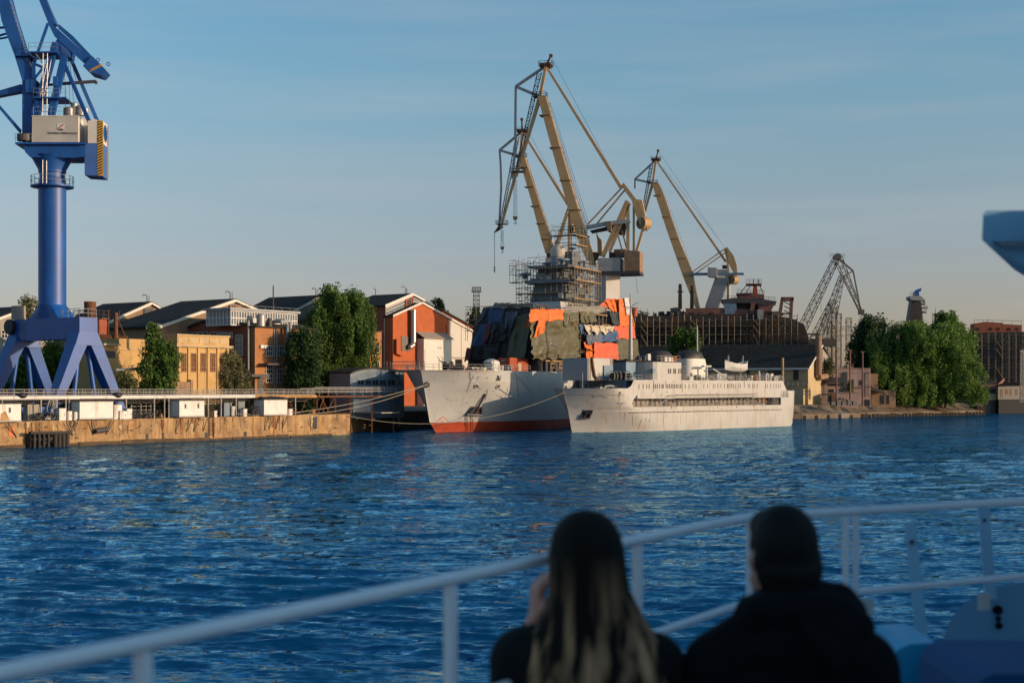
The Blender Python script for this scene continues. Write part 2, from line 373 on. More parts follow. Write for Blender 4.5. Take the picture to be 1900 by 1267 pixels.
# ------------------------------------------------------------------ land: the quay runs along QD and is backed by LD
QD = Vector((.577, .817, 0)).normalized(); LD = Vector((-QD.y, QD.x, 0)); QN = -LD
Q0 = Vector((-66.6, 185, 0)); GZ = 3.4
def Q(t, z=0.0, inland=0.0): p = Q0 + QD * t + LD * inland; return Vector((p.x, p.y, z))
def tq(px, inland=0.0):      # distance along the quay seen at a photograph column
    r = (px - 950) / F; q = Q0 + LD * inland; return (r * q.y - q.x) / (QD.x - r * QD.y)
bank = [Vector((60, 361, 0)), Vector((74, 363, 0)), Vector((139.5, 421, 0)), Vector((142, 455, 0)), Vector((420, 490, 0)), Vector((6000, 1200, 0))]
REC, TR = 7.0, 68.0
land = [Q(-250, 0, .6), Q(TR - .3, 0, .6), Q(TR - .3, 0, .6 + REC), Q(196, 0, .6 + REC + 20), Q(216, 0, .6 + REC + 20)] + [p + Vector((-4, 7, 0)) for p in bank] + [Vector((6500, 9000, 0)), Vector((-6500, 9000, 0)), Vector((-6500, -400, 0))]
MB().prism([v + Vector((0, 0, GZ)) for v in land], (0, 0, -6)).build('ground', M['ground'])['kind'] = 'structure'
e = MB()
for a, b in zip(bank[:4], bank[1:5]):
    n = max(2, int((b - a).length / 2)); o = Vector((-4.2, 7.4, 0)); secs = []
    for i in range(n + 1):
        p = a.lerp(b, i / n); j = lambda s: rnd.uniform(-s, s)
        secs.append([p + Vector((0, 0, -2)), p + Vector((j(.1), j(.1), 1.25 + j(.12))), p + o * .12 + Vector((0, 0, 1.3 + j(.1))), p + o * .5 + Vector((0, j(.5), 2.0 + j(.35))), p + o * .85 + Vector((0, j(.4), 2.9 + j(.3))), p + o + Vector((0, 0, GZ + .02)), p + o + Vector((0, 0, -2))])
    e.loft(secs)
tag(e.build('embankment', M['earth']), None, None, kind='structure')
for i in range(52):
    p = bank[1].lerp(bank[2], (i + .5) / 52); 
    if i < 16 and i % 3: continue
    tt = MB().beam(p + Vector((.25, -.3, -1)), p + Vector((.25, -.3, .85 + rnd.uniform(-.1, .25))), .42, .36).build('timber_pile', M['timber'])
    tag(tt, 'short dark timber pile standing in the water along the earth bank below the trees', 'pile', 'timber piles along the earth bank')

# ------------------------------------------------------------------ quay wall and what hangs on it
qw = thing('quay_wall', Q(60), 'long weathered concrete quay wall with rust stains along the left bank', 'wall')
w = MB()
t = -60
while t < TR:
    L = rnd.uniform(5.5, 8); L = min(L, TR - t)
    w.hexa([Q(t, -2, -.04 * rnd.random()), Q(t + L - .05, -2, -.04 * rnd.random()), Q(t + L - .05, -2, 1.4), Q(t, -2, 1.4)],
           [Q(t, 3.48 + rnd.uniform(-.04, .04), 0), Q(t + L - .05, 3.48 + rnd.uniform(-.04, .04), 0), Q(t + L - .05, 3.47, 1.4), Q(t, 3.47, 1.4)]); t += L
w.hexa([Q(TR, -2, 1.41), Q(TR, -2, REC + 1), Q(TR - 1, -2, REC + 1), Q(TR - 1, -2, 1.41)], [Q(TR, 3.46, 1.41), Q(TR, 3.46, REC + 1), Q(TR - 1, 3.46, REC + 1), Q(TR - 1, 3.46, 1.41)])
w.build('wall_face', M['concrete'], qw)
w = MB(); w.hexa([Q(TR + .01, -2, REC), Q(196, -2, REC + 20), Q(196, -2, REC + 21.4), Q(TR + .01, -2, REC + 1.4)], [Q(TR + .01, 3.45, REC), Q(196, 3.45, REC + 20), Q(196, 3.45, REC + 21.4), Q(TR + .01, 3.45, REC + 1.4)]); w.build('inner_wall', M['concrete_dark'], qw)
w = MB(); t = -60
while t < TR - 7:
    L = rnd.uniform(1.5, 7); h = rnd.uniform(.25, .6)
    w.hexa([Q(t, -2, -.32), Q(t + L, -2, -.32), Q(t + L, -2, .2), Q(t, -2, .2)], [Q(t, h, -.3), Q(t + L, h + rnd.uniform(-.1, .1), -.3), Q(t + L, h, .2), Q(t, h, .2)]); t += L + (rnd.uniform(.05, .6) if rnd.random() < .4 else .01)
w.build('wall_footing', M['concrete_dark'], qw)
w = MB()
for px0, px1, y0, y1 in ((16, 26, 793, 807),):
    a, b = tq(px0), tq(px1); w.hexa([Q(a, 1.6, -.06), Q(b, 1.5, -.06), Q(b, 1.5, 0), Q(a, 1.6, 0)], [Q(a, 2.8, -.06), Q(b, 2.6, -.06), Q(b, 2.6, 0), Q(a, 2.8, 0)])
w.build('painted_patch', M['life_orange'], qw)
w = MB()
for px, wd, z0, z1 in ((24, .3, .8, 3.3), (135, .25, 1.5, 3.3), (160, .5, .5, 2.0), (310, .3, 1.0, 3.3), (345, .5, .6, 1.8), (470, .4, .7, 3.2), (500, .9, .4, 1.6), (540, .4, 1.0, 3.3), (565, .7, .3, 2.2), (591, 1.6, .5, 3.4), (210, .7, .6, 3.2), (238, .9, .9, 3.2), (60, .4, 1.2, 3.2), (420, .5, 1.5, 3.3), (596, 1.2, .2, 3.2)):
    t = tq(px); w.hexa([Q(t, z0, -.05), Q(t + wd * .7, z0 + .2, -.05), Q(t + wd * .7, z0 + .2, 0), Q(t, z0, 0)], [Q(t, z1, -.05), Q(t + wd, z1, -.05), Q(t + wd, z1, 0), Q(t, z1, 0)])
w.build('rust_stain', M['rust_run'], qw)
for i in range(46):
    t = rnd.uniform(-6, 66); z1 = rnd.choice((3.42, 3.4, 3.3, 2.6)); z0 = z1 - rnd.uniform(.5, 2.6); wd = rnd.choice((.12, .2, .35, .7)); w = MB(); n_ = 6; l_, r_ = [], []
    for j in range(n_ + 1):
        q = j / n_; c_ = t + rnd.uniform(-.06, .06); hw = wd / 2 * (1 - .6 * q) * rnd.uniform(.6, 1.2); l_.append(Q(c_ - hw, z1 + (z0 - z1) * q, -.052)); r_.append(Q(c_ + hw, z1 + (z0 - z1) * q, -.052))
    w.prism(l_ + r_[::-1], LD * .05); w.build('rust_stain', M[rnd.choice(('rust_run', 'rust', 'concrete_dark', 'yellow_pale', 'wood_wall'))], qw)
w = MB()
for px, wd, z0, z1 in ((581, .9, 1.2, 3.1), (452, .6, .2, 1.1), (270, .5, .3, 1.3), (380, .5, .2, 1.2), (300, .4, .2, 1.4)):
    t = tq(px); w.hexa([Q(t, z0, -.055), Q(t + wd, z0, -.055), Q(t + wd, z0, 0), Q(t, z0, 0)], [Q(t, z1, -.055), Q(t + wd, z1, -.055), Q(t + wd, z1, 0), Q(t, z1, 0)])
w.build('recess', M['black'], qw)
w = MB()
for i in range(70):
    t = rnd.uniform(-5, 75); zz = rnd.uniform(.9, 3.2); s = rnd.uniform(.05, .22)
    w.box(Q(t, zz, -.03), s * rnd.uniform(1, 3), .05, s, QD)
w.build('spalled_patch', M['concrete_dark'], qw)
w = MB()
for px, px2 in ((10, 30), (118, 134), (140, 128), (165, 172), (207, 196), (330, 325), (352, 346), (365, 359), (380, 376), (494, 490), (504, 498), (512, 511), (528, 523)):
    w.beam(Q(tq(px), 3.3, -.55), Q(tq(px2), 1.4, -.08), .11, .11)
w.build('bracket', M['steel_dark'], qw)
# timber dolphin, fender, red ladder
d = thing('timber_fender', Q(tq(80), 0, -1.2), 'dark timber fender frame with upright piles against the foot of quay wall', 'fender')
t0, t1 = tq(47), tq(116)
for i in range(8):
    t = t0 + (t1 - t0) * (i + .5) / 8 if i < 4 else t0 + (t1 - t0) * (.62 + .11 * (i - 4))
    MB().tube(Q(t, -1.5, -1.4), Q(t, 1.9 if i < 4 else 1.75, -1.4), .2 if i < 4 else .3, n=10).build('pile', M['timber'], d, True)
b = MB(); b.beam(Q(t0 - .4, 2.0, -1.5), Q(t1 + .2, 1.9, -1.5), .5, .35); b.beam(Q(t0, 1.1, -1.15), Q(t1, 1.05, -1.15), .3, .3)
b.beam(Q(t0 + 1.5, .1, -1.2), Q(t0 + 4.2, 1.8, -1.2), .25, .25); b.hexa([Q(t0, -1, -1.1), Q(t0 + 2.6, -1, -1.1), Q(t0 + 2.6, -1, -.3), Q(t0, -1, -.3)], [Q(t0, 1.8, -1.1), Q(t0 + 2.6, 1.8, -1.1), Q(t0 + 2.6, 1.8, -.3), Q(t0, 1.8, -.3)])
b.build('beam', M['timber'], d)
b = MB()
for px in (58, 66, 76, 96, 104): b.tube(Q(tq(px), 3.4, -.2), Q(tq(px) + rnd.uniform(-1, 1), 2.0, -1.3), .025, n=4)
b.build('chain', M['rope_dark'], d)
f = thing('rubber_fender', Q(tq(184), 1.8, -.5), 'grey rubber cylinder fender hung on struts below the large white cabin', 'fender')
MB().tube(Q(tq(173), 1.9, -.5), Q(tq(195), 2.1, -.5), .34, n=14).build('roller', M['steel_dark'], f, True)
b = MB(); b.tube(Q(tq(173), 1.9, -.5), Q(tq(170), 3.4, -.3), .05); b.tube(Q(tq(195), 2.1, -.5), Q(tq(205), 3.4, -.3), .05); b.build('strut', M['steel_dark'], f)
o = MB().ladder(Q(tq(391), .5, -.2), Q(tq(391), 4.6, -.2), .9, QD, .07, .4).build('wall_ladder', M['rust']); tag(o, 'rusty orange ladder fixed up the quay wall between two white cabins', 'ladder')

# ------------------------------------------------------------------ elevated pipe walkway
ew = thing('pipe_walkway', Q(40, GZ, 1.6), 'long elevated walkway with thick cream pipe and pale guard rails along quay edge', 'walkway')
ta, tb = tq(-60, 1.6), tq(582, 1.6)
b = MB(); b.tube(Q(ta, 6.55, 1.2), Q(tb - 14, 6.55, 1.2), .30, n=12); b.build('pipe', M['white_paint'], ew, True)
b = MB(); b.tube(Q(tb - 14, 6.55, 1.2), Q(tb, 6.5, 1.2), .29, n=12); b.build('rusty_pipe', M['rust_run'], ew, True)
b = MB(); b.hexa([Q(ta, 6.35, 1.5), Q(tb, 6.35, 1.5), Q(tb, 6.35, 3.2), Q(ta, 6.35, 3.2)], [Q(ta, 6.48, 1.5), Q(tb, 6.48, 1.5), Q(tb, 6.48, 3.2), Q(ta, 6.48, 3.2)])
for z, i in ((6.05, 2.2), (6.1, 2.8), (5.7, 3.0)): b.tube(Q(ta, z, i), Q(tb, z, i), .11, n=6)
b.build('deck', M['steel_dark'], ew)
b = MB()
pts = [Q(ta, 6.72, 1.45)]; t = ta
while t < tb: t = min(t + 8, tb); pts.append(Q(t, 6.72 + (rnd.uniform(-.12, .1) if t > tb - 20 else 0), 1.45))
b.rail(pts, .95, .045, 1.15, (1, .62, .25)); b.rail([p + LD * 1.7 for p in pts], .95, .045, 1.5, (1, .55)); b.build('guard_rail', M['rail_grey'], ew)
t = ta
for px in (4, 76, 122, 128, 234, 286, 305, 313, 386, 410, 438, 478, 548):
    MB().tube(Q(tq(px, .9), 3.4, .9), Q(tq(px, .9), 6.35, .9), .11, n=8).build('post', M['rail_grey'], ew, True)
for px in (30, 180, 260, 350, 460, 520):
    MB().tube(Q(tq(px, 3), 3.4, 3), Q(tq(px, 3), 6.35, 3), .12, n=8).build('post', M['steel_dark'], ew, True)
gw = thing('gangway', Q(110, 7, 3), 'grey railed gangway in the shade beside the blue shed', 'gangway')
ga, gb = tq(566, 2.5), tq(742, 2.5)
b = MB(); b.hexa([Q(ga, 6.3, 2), Q(gb, 6.3, 2), Q(gb, 6.3, 3.6), Q(ga, 6.3, 3.6)], [Q(ga, 6.55, 2), Q(gb, 6.55, 2), Q(gb, 6.55, 3.6), Q(ga, 6.55, 3.6)]); b.build('deck', M['rust'], gw)
b = MB(); b.rail([Q(ga, 6.3, 2), Q(ga + 2, 7.0, 2), Q(gb, 7.0, 2)], 1.0, .05, 1.6, (1, .66, .33)); b.rail([Q(ga, 6.5, 3.5), Q(gb, 6.5, 3.5)], 1.3, .05, 2.2); b.build('guard_rail', M['rail_grey'], gw)
for px in (588, 600, 622, 650, 690, 730): MB().beam(Q(tq(px, 2.6), 3.4 if px < 618 else -1.5, 2.6), Q(tq(px, 2.6), 6.3, 2.6), .22, .22).build('post', M['rust'], gw)
b = MB(); b.beam(Q(tq(590, 2.2), 3.5, 2.2), Q(tq(600, 2.2), 6.2, 2.2), .12, .12); b.beam(Q(tq(612, 2.2), 3.5, 2.2), Q(tq(596, 2.2), 6.2, 2.2), .12, .12); b.beam(Q(tq(604, 2.2), 3.5, 2.2), Q(tq(620, 2.2), 6.2, 2.2), .12, .12)
b.ladder(Q(tq(556, 1), 3.5, 1), Q(tq(570, 1), 6.4, 1), .8, LD + QD, .05); b.build('brace', M['rust'], gw)

# ------------------------------------------------------------------ white cabins overhanging the wall
def cabin(p0, p1, zt, zb, dep, out, label, name='quay_cabin', vents=(), m='white_box', grp='white cabins along the quay edge', rust=None):
    t0, t1 = tq(p0, -out), tq(p1, -out)
    r = thing(name, Q((t0 + t1) / 2, zb, dep / 2 - out), label, 'cabin', grp)
    b = MB(); b.hexa([Q(t0, zb, -out), Q(t1, zb, -out), Q(t1, zb, dep - out), Q(t0, zb, dep - out)], [Q(t0, zt, -out), Q(t1, zt, -out), Q(t1, zt, dep - out), Q(t0, zt, dep - out)])
    b.build('body', M[m], r)
    b = MB(); b.hexa([Q(t0 - .08, zt + .003, -out - .08), Q(t1 + .08, zt + .003, -out - .08), Q(t1 + .08, zt + .003, dep - out + .08), Q(t0 - .08, zt + .003, dep - out + .08)], [Q(t0 - .08, zt + .09, -out - .08), Q(t1 + .08, zt + .09, -out - .08), Q(t1 + .08, zt + .09, dep - out + .08), Q(t0 - .08, zt + .09, dep - out + .08)])
    b.build('roof', M['grey_wall'], r)
    b = MB(); b.rail([Q(t0 + .2, zt + .09, -out + .2), Q(t1 - .2, zt + .09, -out + .2)], .35, .03, 1.2, (1,)); b.build('roof_rail', M['steel_dark'], r)
    b = MB(); b.hexa([Q(t0 - .1, zb - .18, -out - .05), Q(t1 + .1, zb - .18, -out - .05), Q(t1 + .1, zb - .18, 1), Q(t0 - .1, zb - .18, 1)], [Q(t0 - .1, zb - .004, -out - .05), Q(t1 + .1, zb - .004, -out - .05), Q(t1 + .1, zb - .004, 1), Q(t0 - .1, zb - .004, 1)]); b.build('base_beam', M['rail_grey'], r)
    for px in vents:
        t = tq(px, -out); k = MB(); k.box(Q(t, zt - .75, -out - .03), .28, .07, .65, QD); k.build('vent', M['steel_dark'], r)
    if rust is not None:
        t = tq(rust, -out); k = MB(); k.hexa([Q(t, zb, -out - .02), Q(t + 1.5, zb, -out - .02), Q(t + 1.5, zb, -out), Q(t, zb, -out)], [Q(t + .1, zb + .9, -out - .02), Q(t + .8, zb + 1.25, -out - .02), Q(t + .8, zb + 1.25, -out), Q(t + .1, zb + .9, -out)]); k.build('rust_patch', M['rust_run'], r)
    return r
cabin(-25, 39, 5.75, 3.65, 1.9, .8, 'white cabin with a large rust patch at the left end of the quay', vents=(18,), rust=0)
cabin(148, 210, 5.95, 3.72, 1.8, .8, 'widest plain white cabin, without vents, above the rubber fender')
cabin(333, 379, 5.95, 3.75, 2.4, .8, 'white cabin with two small vents beside the red wall ladder', vents=(344, 368))
cabin(490, 533, 5.95, 3.72, 2.2, .7, 'white cabin with black sacks on its roof, the farthest sunlit one', vents=())
cabin(656, 688, 5.9, 3.62, .35, -7.6, 'white cabin standing in deep shade beside warship bow')
b = MB()
for i in range(7): 
    c = Q(tq(486 + i * 6.4, 0), 6.15 + rnd.uniform(0, .1), .2); b.lathe(c, [(.05, -.2), (.5, -.12), (.55, .05), (.3, .28), (.05, .34)], 9)
tag(b.build('sack_pile', M['black'], None, True), 'row of black sacks lying on the farthest sunlit white cabin', 'sacks')
# clutter on the quay under the walkway
def small(kind, px, inl, w, d, h, m, label, cat, base=GZ + .08, grp='equipment standing on the quay edge'):
    t = tq(px, inl); r = thing(kind, Q(t, base, inl), label, cat, grp)
    if kind == 'oil_drum':
        MB().lathe(Q(t, base, inl), [(w, 0), (w, h * .33), (w * 1.06, h * .34), (w, h * .36), (w, h * .66), (w * 1.06, h * .67), (w, h * .69), (w, h), (w * .9, h)], 14).build('body', M[m], r, True)
    elif kind == 'cable_heap':
        b = MB()
        for i in range(9):
            a = Q(t + rnd.uniform(-w, w), base + .05, inl + rnd.uniform(-.5, .5)); pts = []
            for k in range(12): pts.append(a + QD * math.sin(k * .9 + i) * w * .6 + LD * math.cos(k * .8 + i) * .4 + Vector((0, 0, abs(math.sin(k * .55 + i)) * h)))
            b.path(pts, .06, 5)
        b.build('coil', M[m], r, True)
    else:
        MB().box(Q(t, base + h / 2, inl), w, d, h, QD).build('body', M[m], r)
        MB().box(Q(t, base + h + .04, inl), w + .1, d + .1, .07, QD).build('lid', M['rail_grey'], r)
        k = MB(); k.box(Q(t, base + h * .5, inl - d / 2 - .02), w * .75, .035, h * .75, QD); k.build('door_panel', M[m], r)
        k = MB(); k.box(Q(t + w * .25, base + h * .5, inl - d / 2 - .06), .06, .05, .25, QD); k.build('handle', M['steel_dark'], r)
    return r
items = [('control_cabinet', 113, .2, 1.1, .8, 1.6, 'house_white', 'cream cabinet with timber edging, left of the slim white cabinet', 'cabinet'),
 ('control_cabinet', 127, -.1, .7, .6, 1.2, 'white_box', 'slim white cabinet on a stand just left of the rusty tray', 'cabinet'),
 ('control_cabinet', 139, -.1, .7, .6, 1.1, 'white_box', 'slim white cabinet standing on a rusty tray beside the widest cabin', 'cabinet'),
 ('control_cabinet', 215, .4, 1.3, 1, 2.0, 'white_box', 'tall white cabinet directly right of the widest cabin', 'cabinet'),
 ('control_cabinet', 226, .0, 1.3, .8, 1.1, 'white_box', 'low white cabinet in front of a blue bracket', 'cabinet'),
 ('control_cabinet', 237, .3, .9, .8, 1.4, 'house_white', 'cream cabinet beside an oil drum on the quay edge', 'cabinet'),
 ('oil_drum', 243, .2, .32, .6, .9, 'steel_dark', 'dark oil drum on the quay right of the cream cabinet', 'drum'),
 ('control_cabinet', 452, .6, .8, .7, 1.1, 'white_box', 'small white cabinet left of the farthest sunlit cabin', 'cabinet'),
 ('control_cabinet', 536, .3, .9, .7, 1.0, 'white_box', 'small white cabinet at the foot of mooring ropes', 'cabinet'),
 ('cable_heap', 85, .8, 1.4, .5, 1.0, 'rope_dark', 'heap of dark hoses on the quay above the timber fender', 'hoses'),
 ('cable_heap', 260, 1.2, 1.8, .5, .9, 'rope_dark', 'heap of dark hoses between the two middle cabins', 'hoses'),
 ('cable_heap', 469, .3, .5, .5, 1.5, 'rope_dark', 'bundle of dark hoses hanging left of the farthest sunlit cabin', 'hoses'),
 ('pump_cabinet', 418, 2.5, 1.6, 1.2, 2.0, 'blue_shed', 'blue-grey pump cabinet under the walkway near the red ladder', 'cabinet'),
 ('pump_cabinet', 430, 2.2, 1.0, 1.0, 1.5, 'galv', 'bare metal pump cabinet under the walkway', 'cabinet'),
 ('pump_cabinet', 444, 2.8, 1.4, 1.0, 2.2, 'blue_shed', 'tall blue-grey pump cabinet left of a pair of posts', 'cabinet'),
 ('pump_cabinet', 60, 2.6, 2.2, 1.0, 2.1, 'grey_wall', 'grey pump cabinet under the walkway above the timber fender', 'cabinet'),
 ('control_cabinet', 398, .2, .6, .5, .9, 'house_white', 'small cream cabinet close to the red wall ladder', 'cabinet')]
for a in items: small(*a)
b = MB()
for i in range(14):
    x = 100 + rnd.uniform(-8, 8); b.path([Q(tq(x, .5), 6.3, .6), Q(tq(x + rnd.uniform(-4, 4), .5), 5.2, .4 + rnd.random()), Q(tq(x + rnd.uniform(-9, 9), .5), 4, .5), Q(tq(x + rnd.uniform(-14, 6), .5), 3.6, .4)], .06, 5)
tag(b.build('hose_bundle', M['rail_grey'], None, True), 'bundle of grey hoses hanging from the walkway above the timber fender', 'hoses')
b = MB()
for i in range(4): b.tube(Q(tq(242, 3.6), 4.1 + i * .55, 3.6), Q(tq(312, 3.6), 4.1 + i * .55, 3.6), .05, n=5)
for px in range(244, 314, 9): b.tube(Q(tq(px, 3.6), 3.4, 3.6), Q(tq(px, 3.6), 5.9, 3.6), .05, n=5)
tag(b.build('pipe_fence', M['rail_grey']), 'pale pipe fence behind the walkway posts', 'fence')
for px in (45, 222): 
    b = MB(); b.lathe(Q(tq(px, .6), 6.55, 1.2), [(.1, -.1), (.5, 0), (.75, .25), (.7, .5), (.3, .7), (.05, .72)], 12); 
    tag(b.build('net_bundle', M['black'], None, True), 'black net bundle on the walkway pipe, ' + ('left, near the rusty cabin' if px < 100 else 'right, by the widest cabin'), 'bundle', 'net bundles on the walkway pipe')
# ------------------------------------------------------------------ facade helpers
def prect(b, pl, u0, u1, z0, z1, off, dep):
    """a slab on an upright plane: front face at off, dep thick behind it"""
    return b.hexa([pl.at(u0, z0, off), pl.at(u1, z0, off), pl.at(u1, z0, off - dep), pl.at(u0, z0, off - dep)],
                  [pl.at(u0, z1, off), pl.at(u1, z1, off), pl.at(u1, z1, off - dep), pl.at(u0, z1, off - dep)])
def pxr(pl, x0, y0, x1, y1, off=0.0):
    u0, u1 = sorted((pl.u(x0, off), pl.u(x1, off))); xm = (x0 + x1) / 2
    return u0, u1, pl.pt(xm, y1, off).z, pl.pt(xm, y0, off).z
def win(pl, x0, y0, x1, y1, par, nx=2, ny=2, fr='frame_white', gl='glass', bar=.09, edge=.12, off=0.0):
    u0, u1, z0, z1 = pxr(pl, x0, y0, x1, y1, off); b = MB(); o = off + .11
    prect(b, pl, u0, u1, z1 - edge, z1, o, .1); prect(b, pl, u0, u1, z0, z0 + edge, o, .1)
    prect(b, pl, u0, u0 + edge, z0 + edge, z1 - edge, o, .1); prect(b, pl, u1 - edge, u1, z0 + edge, z1 - edge, o, .1)
    for i in range(1, nx): c = u0 + (u1 - u0) * i / nx; prect(b, pl, c - bar / 2, c + bar / 2, z0 + edge, z1 - edge, o - .004, .08)
    for i in range(1, ny): c = z0 + (z1 - z0) * i / ny; prect(b, pl, u0 + edge, u1 - edge, c - bar / 2, c + bar / 2, o - .008, .07)
    w = b.build('window', M[fr], par)
    prect(k := MB(), pl, u0 + .02, u1 - .02, z0 + .02, z1 - .02, off + .035, .03); k.build('pane', M[gl], w); return w
def slabp(b, pl, poly, off, dep): return b.prism([pl.pt(x, y, off) for x, y in poly], -pl.n * dep)
def roofslab(b, a0, a1, back, th=.35):   # from edge a0-a1 pushed back, a thick roof plate
    n = (a1 - a0).cross(back).normalized(); n = n if n.z > 0 else -n
    return b.prism([a0, a1, a1 + back, a0 + back], n * th)
def dline(p, d): return Pl(p, d)

def hall(px_apex, y_apex, l, r, Y, L, label, m, name='shipyard_hall', fascia='house_white', lantern=True, gm=None):
    """gabled hall whose gable looks across the river; its ridge runs back along LD"""
    pl = Pl(((px_apex - 950) * Y / F, Y), QD)
    A, Lp, Rp = pl.pt(px_apex, y_apex), pl.pt(*l), pl.pt(*r); back = LD * L
    root = thing(name, (A.x, A.y, GZ), label, 'hall', 'gabled shipyard halls')
    g0 = lambda p: Vector((p.x, p.y, GZ - 1))
    b = MB(); b.prism([g0(Lp), Lp, A, Rp, g0(Rp)], back); b.build('wall', M[m], root)
    ov = pl.n * .5; rf = MB()
    dl, dr = (Lp - A).normalized(), (Rp - A).normalized()
    roofslab(rf, A + ov + Vector((0, 0, .05)), Lp + dl * .8 + ov + Vector((0, 0, .05)), back * 1.02); roofslab(rf, A + ov + Vector((0, 0, .05)), Rp + dr * .8 + ov + Vector((0, 0, .05)), back * 1.02)
    ro = rf.build('roof', M['roof_dark'], root)
    f = MB(); z = Vector((0, 0, .02)); n2 = pl.n * .62
    f.beam(A + n2 + z, Lp + dl * .8 + n2 + z, .12, .5); f.beam(A + n2 + z, Rp + dr * .8 + n2 + z, .12, .4); f.build('fascia', M[fascia], root)
    v = MB(); c = A + back * .06 + Vector((0, 0, .3)); v.path([c + Vector((0, 0, -.4)), c + Vector((0, 0, 1.0)), c + Vector((-.1, 0, 1.35)), c + QD * -.9 + Vector((0, 0, 1.4)), c + QD * -1.1 + Vector((0, 0, 1.1))], .09, 5)
    v.path([c + QD * .5 + Vector((0, 0, -.4)), c + QD * .5 + Vector((0, 0, 1.3))], .06, 5); v.build('vent_pipe', M['steel_dark'], root)
    return root, pl, A
# three brown halls
h2, p2, _ = hall(278, 563, (186, 604), (306, 579), 276, 14, 'brown gabled hall with a weathered wooden gable, nearest the blue crane', 'wood_wall')
k = MB(); slabp(k, p2, [(268, 571), (284, 571), (284, 582), (268, 582)], .25, .3); k.build('hatch', M['steel_dark'], h2)
k = MB(); slabp(k, p2, [(186, 618), (280, 584), (306, 592), (306, 606), (200, 640)], 3.2, 3.1); k.build('lower_roof', M['roof_dark'], h2)
h3, p3, A3 = hall(433, 558, (292, 607), (470, 574), 258, 14, 'hall with the largest dark roof slope, behind the glass rooftop room', 'wood_wall')
k = MB(); slabp(k, p3, [(426, 566), (438, 566), (438, 578), (426, 578)], .25, .3); k.build('hatch', M['steel_dark'], h3)
h4, p4, _ = hall(592, 551, (545, 576), (650, 580), 274, 13.5, 'hall with pale corrugated gable partly hidden by the tall poplars', 'wood_wall')
k = MB(); slabp(k, p4, [(547, 580), (590, 561), (590, 580), (550, 596)], .3, .28); k.build('cladding', M['grey_wall'], h4)
m_ = MB(); c = p4.pt(507, 555); m_.tube(c + Vector((0, 0, -2)), c + Vector((0, 0, 2.5)), .12); m_.build('mast', M['steel_dark'], h4)
h1, p1, _ = hall(52, 571, (-60, 612), (120, 596), 300, 30, 'grey hall with dark roof at left frame edge behind crane', 'grey_wall')
win(p1, 2, 612, 14, 628, h1, 2, 2, off=.05); win(p1, 150, 600, 160, 612, h1, off=.05)

# ------------------------------------------------------------------ orange brick hall
Yo = 352.0; po = Pl(((729 - 950) * Yo / F, Yo), QD)
oh = thing('brick_hall', (po.p.x, po.p.y, GZ), 'tall orange brick hall with dark roof, white gable edge and big steel duct', 'hall')
fz = lambda p: Vector((p.x, p.y, GZ - 1))
L0, A0, R0, R1 = po.pt(729, 587), po.pt(782, 563), po.pt(833, 592), po.pt(876, 616)
b = MB(); b.prism([fz(L0), L0, A0, R0, fz(R0)], LD * 2.8); b.build('wall', M['brick_orange'], oh)
b = MB(); b.prism([fz(R0), R0, R1, fz(R1)], LD * 2.8); b.build('white_wall', M['white_wall'], oh)
b = MB()
for a, c, w in ((A0, L0, 1), (A0, R1, 1)):
    b.beam(a + po.n * .3 + Vector((0, 0, .2)), c + po.n * .3 + Vector((0, 0, .2)) + (c - a).normalized() * .3, .16, .5)
b.build('fascia', M['white_paint'], oh)
b = MB(); roofslab(b, A0 + po.n * .2, L0 + po.n * .2 + (L0 - A0).normalized() * .4, LD * 3.0, .2); roofslab(b, A0 + po.n * .2, R1 + po.n * .2, LD * 3.0, .2); b.build('porch_roof', M['roof_dark'], oh)
pb = Pl(po.p - po.n * 2.8, QD)
Lb, Ab, Rb = pb.pt(714.5, 568), pb.pt(763.5, 547), pb.pt(876, 608)
b = MB(); b.prism([fz(Lb), Lb, Ab, Rb, fz(Rb)], LD * 13); b.build('main_wall', M['brick_red'], oh)
b = MB(); dl, dr = (Lb - Ab).normalized(), (Rb - Ab).normalized(); ov = pb.n * .5 + Vector((0, 0, .05))
roofslab(b, Ab + ov, Lb + dl * .5 + ov, LD * 13.4); roofslab(b, Ab + ov, Rb + dr * .5 + ov, LD * 13.4); b.build('main_roof', M['roof_dark'], oh)
b = MB(); b.beam(Ab + pb.n * .6 + Vector((0, 0, .1)), Lb + dl * .6 + pb.n * .6 + Vector((0, 0, .1)), .12, .8); b.beam(Ab + pb.n * .6 + Vector((0, 0, .1)), Ab + dr * 9 + pb.n * .6 + Vector((0, 0, .1)), .12, .5); b.build('main_fascia', M['white_paint'], oh)
def strip(pl, x0, yt0, yb0, x1, yt1, yb1, n, par):
    k = MB(); slabp(k, pl, [(x0, yt0), (x1, yt1), (x1, yb1), (x0, yb0)], .12, .1); w = k.build('window', M['glass_pale'], par); k = MB()
    for i in range(n + 1):
        t = i / n; a = pl.pt(x0 + (x1 - x0) * t, yt0 + (yt1 - yt0) * t, .2); c = pl.pt(x0 + (x1 - x0) * t, yb0 + (yb1 - yb0) * t, .2); k.beam(a, c, .14, .12)
    for q in (0, .45, 1): k.beam(pl.pt(x0, yt0 + (yb0 - yt0) * q, .2), pl.pt(x1, yt1 + (yb1 - yt1) * q, .2), .1, .16)
    k.build('frame', M['frame_white'], w)
strip(pb, 716, 573, 585, 752, 557, 569, 8, oh); strip(pb, 767, 552.5, 566, 780, 559, 565.5, 3, oh)
k = MB(); slabp(k, pb, [(753, 556), (765, 551), (765, 566), (753, 570)], .5, .5); k.build('lantern_hatch', M['brick_red'], oh)
k = MB(); slabp(k, pb, [(756, 558), (763, 555), (763, 564), (756, 567)], .56, .06); k.build('hatch_opening', M['black'], oh)
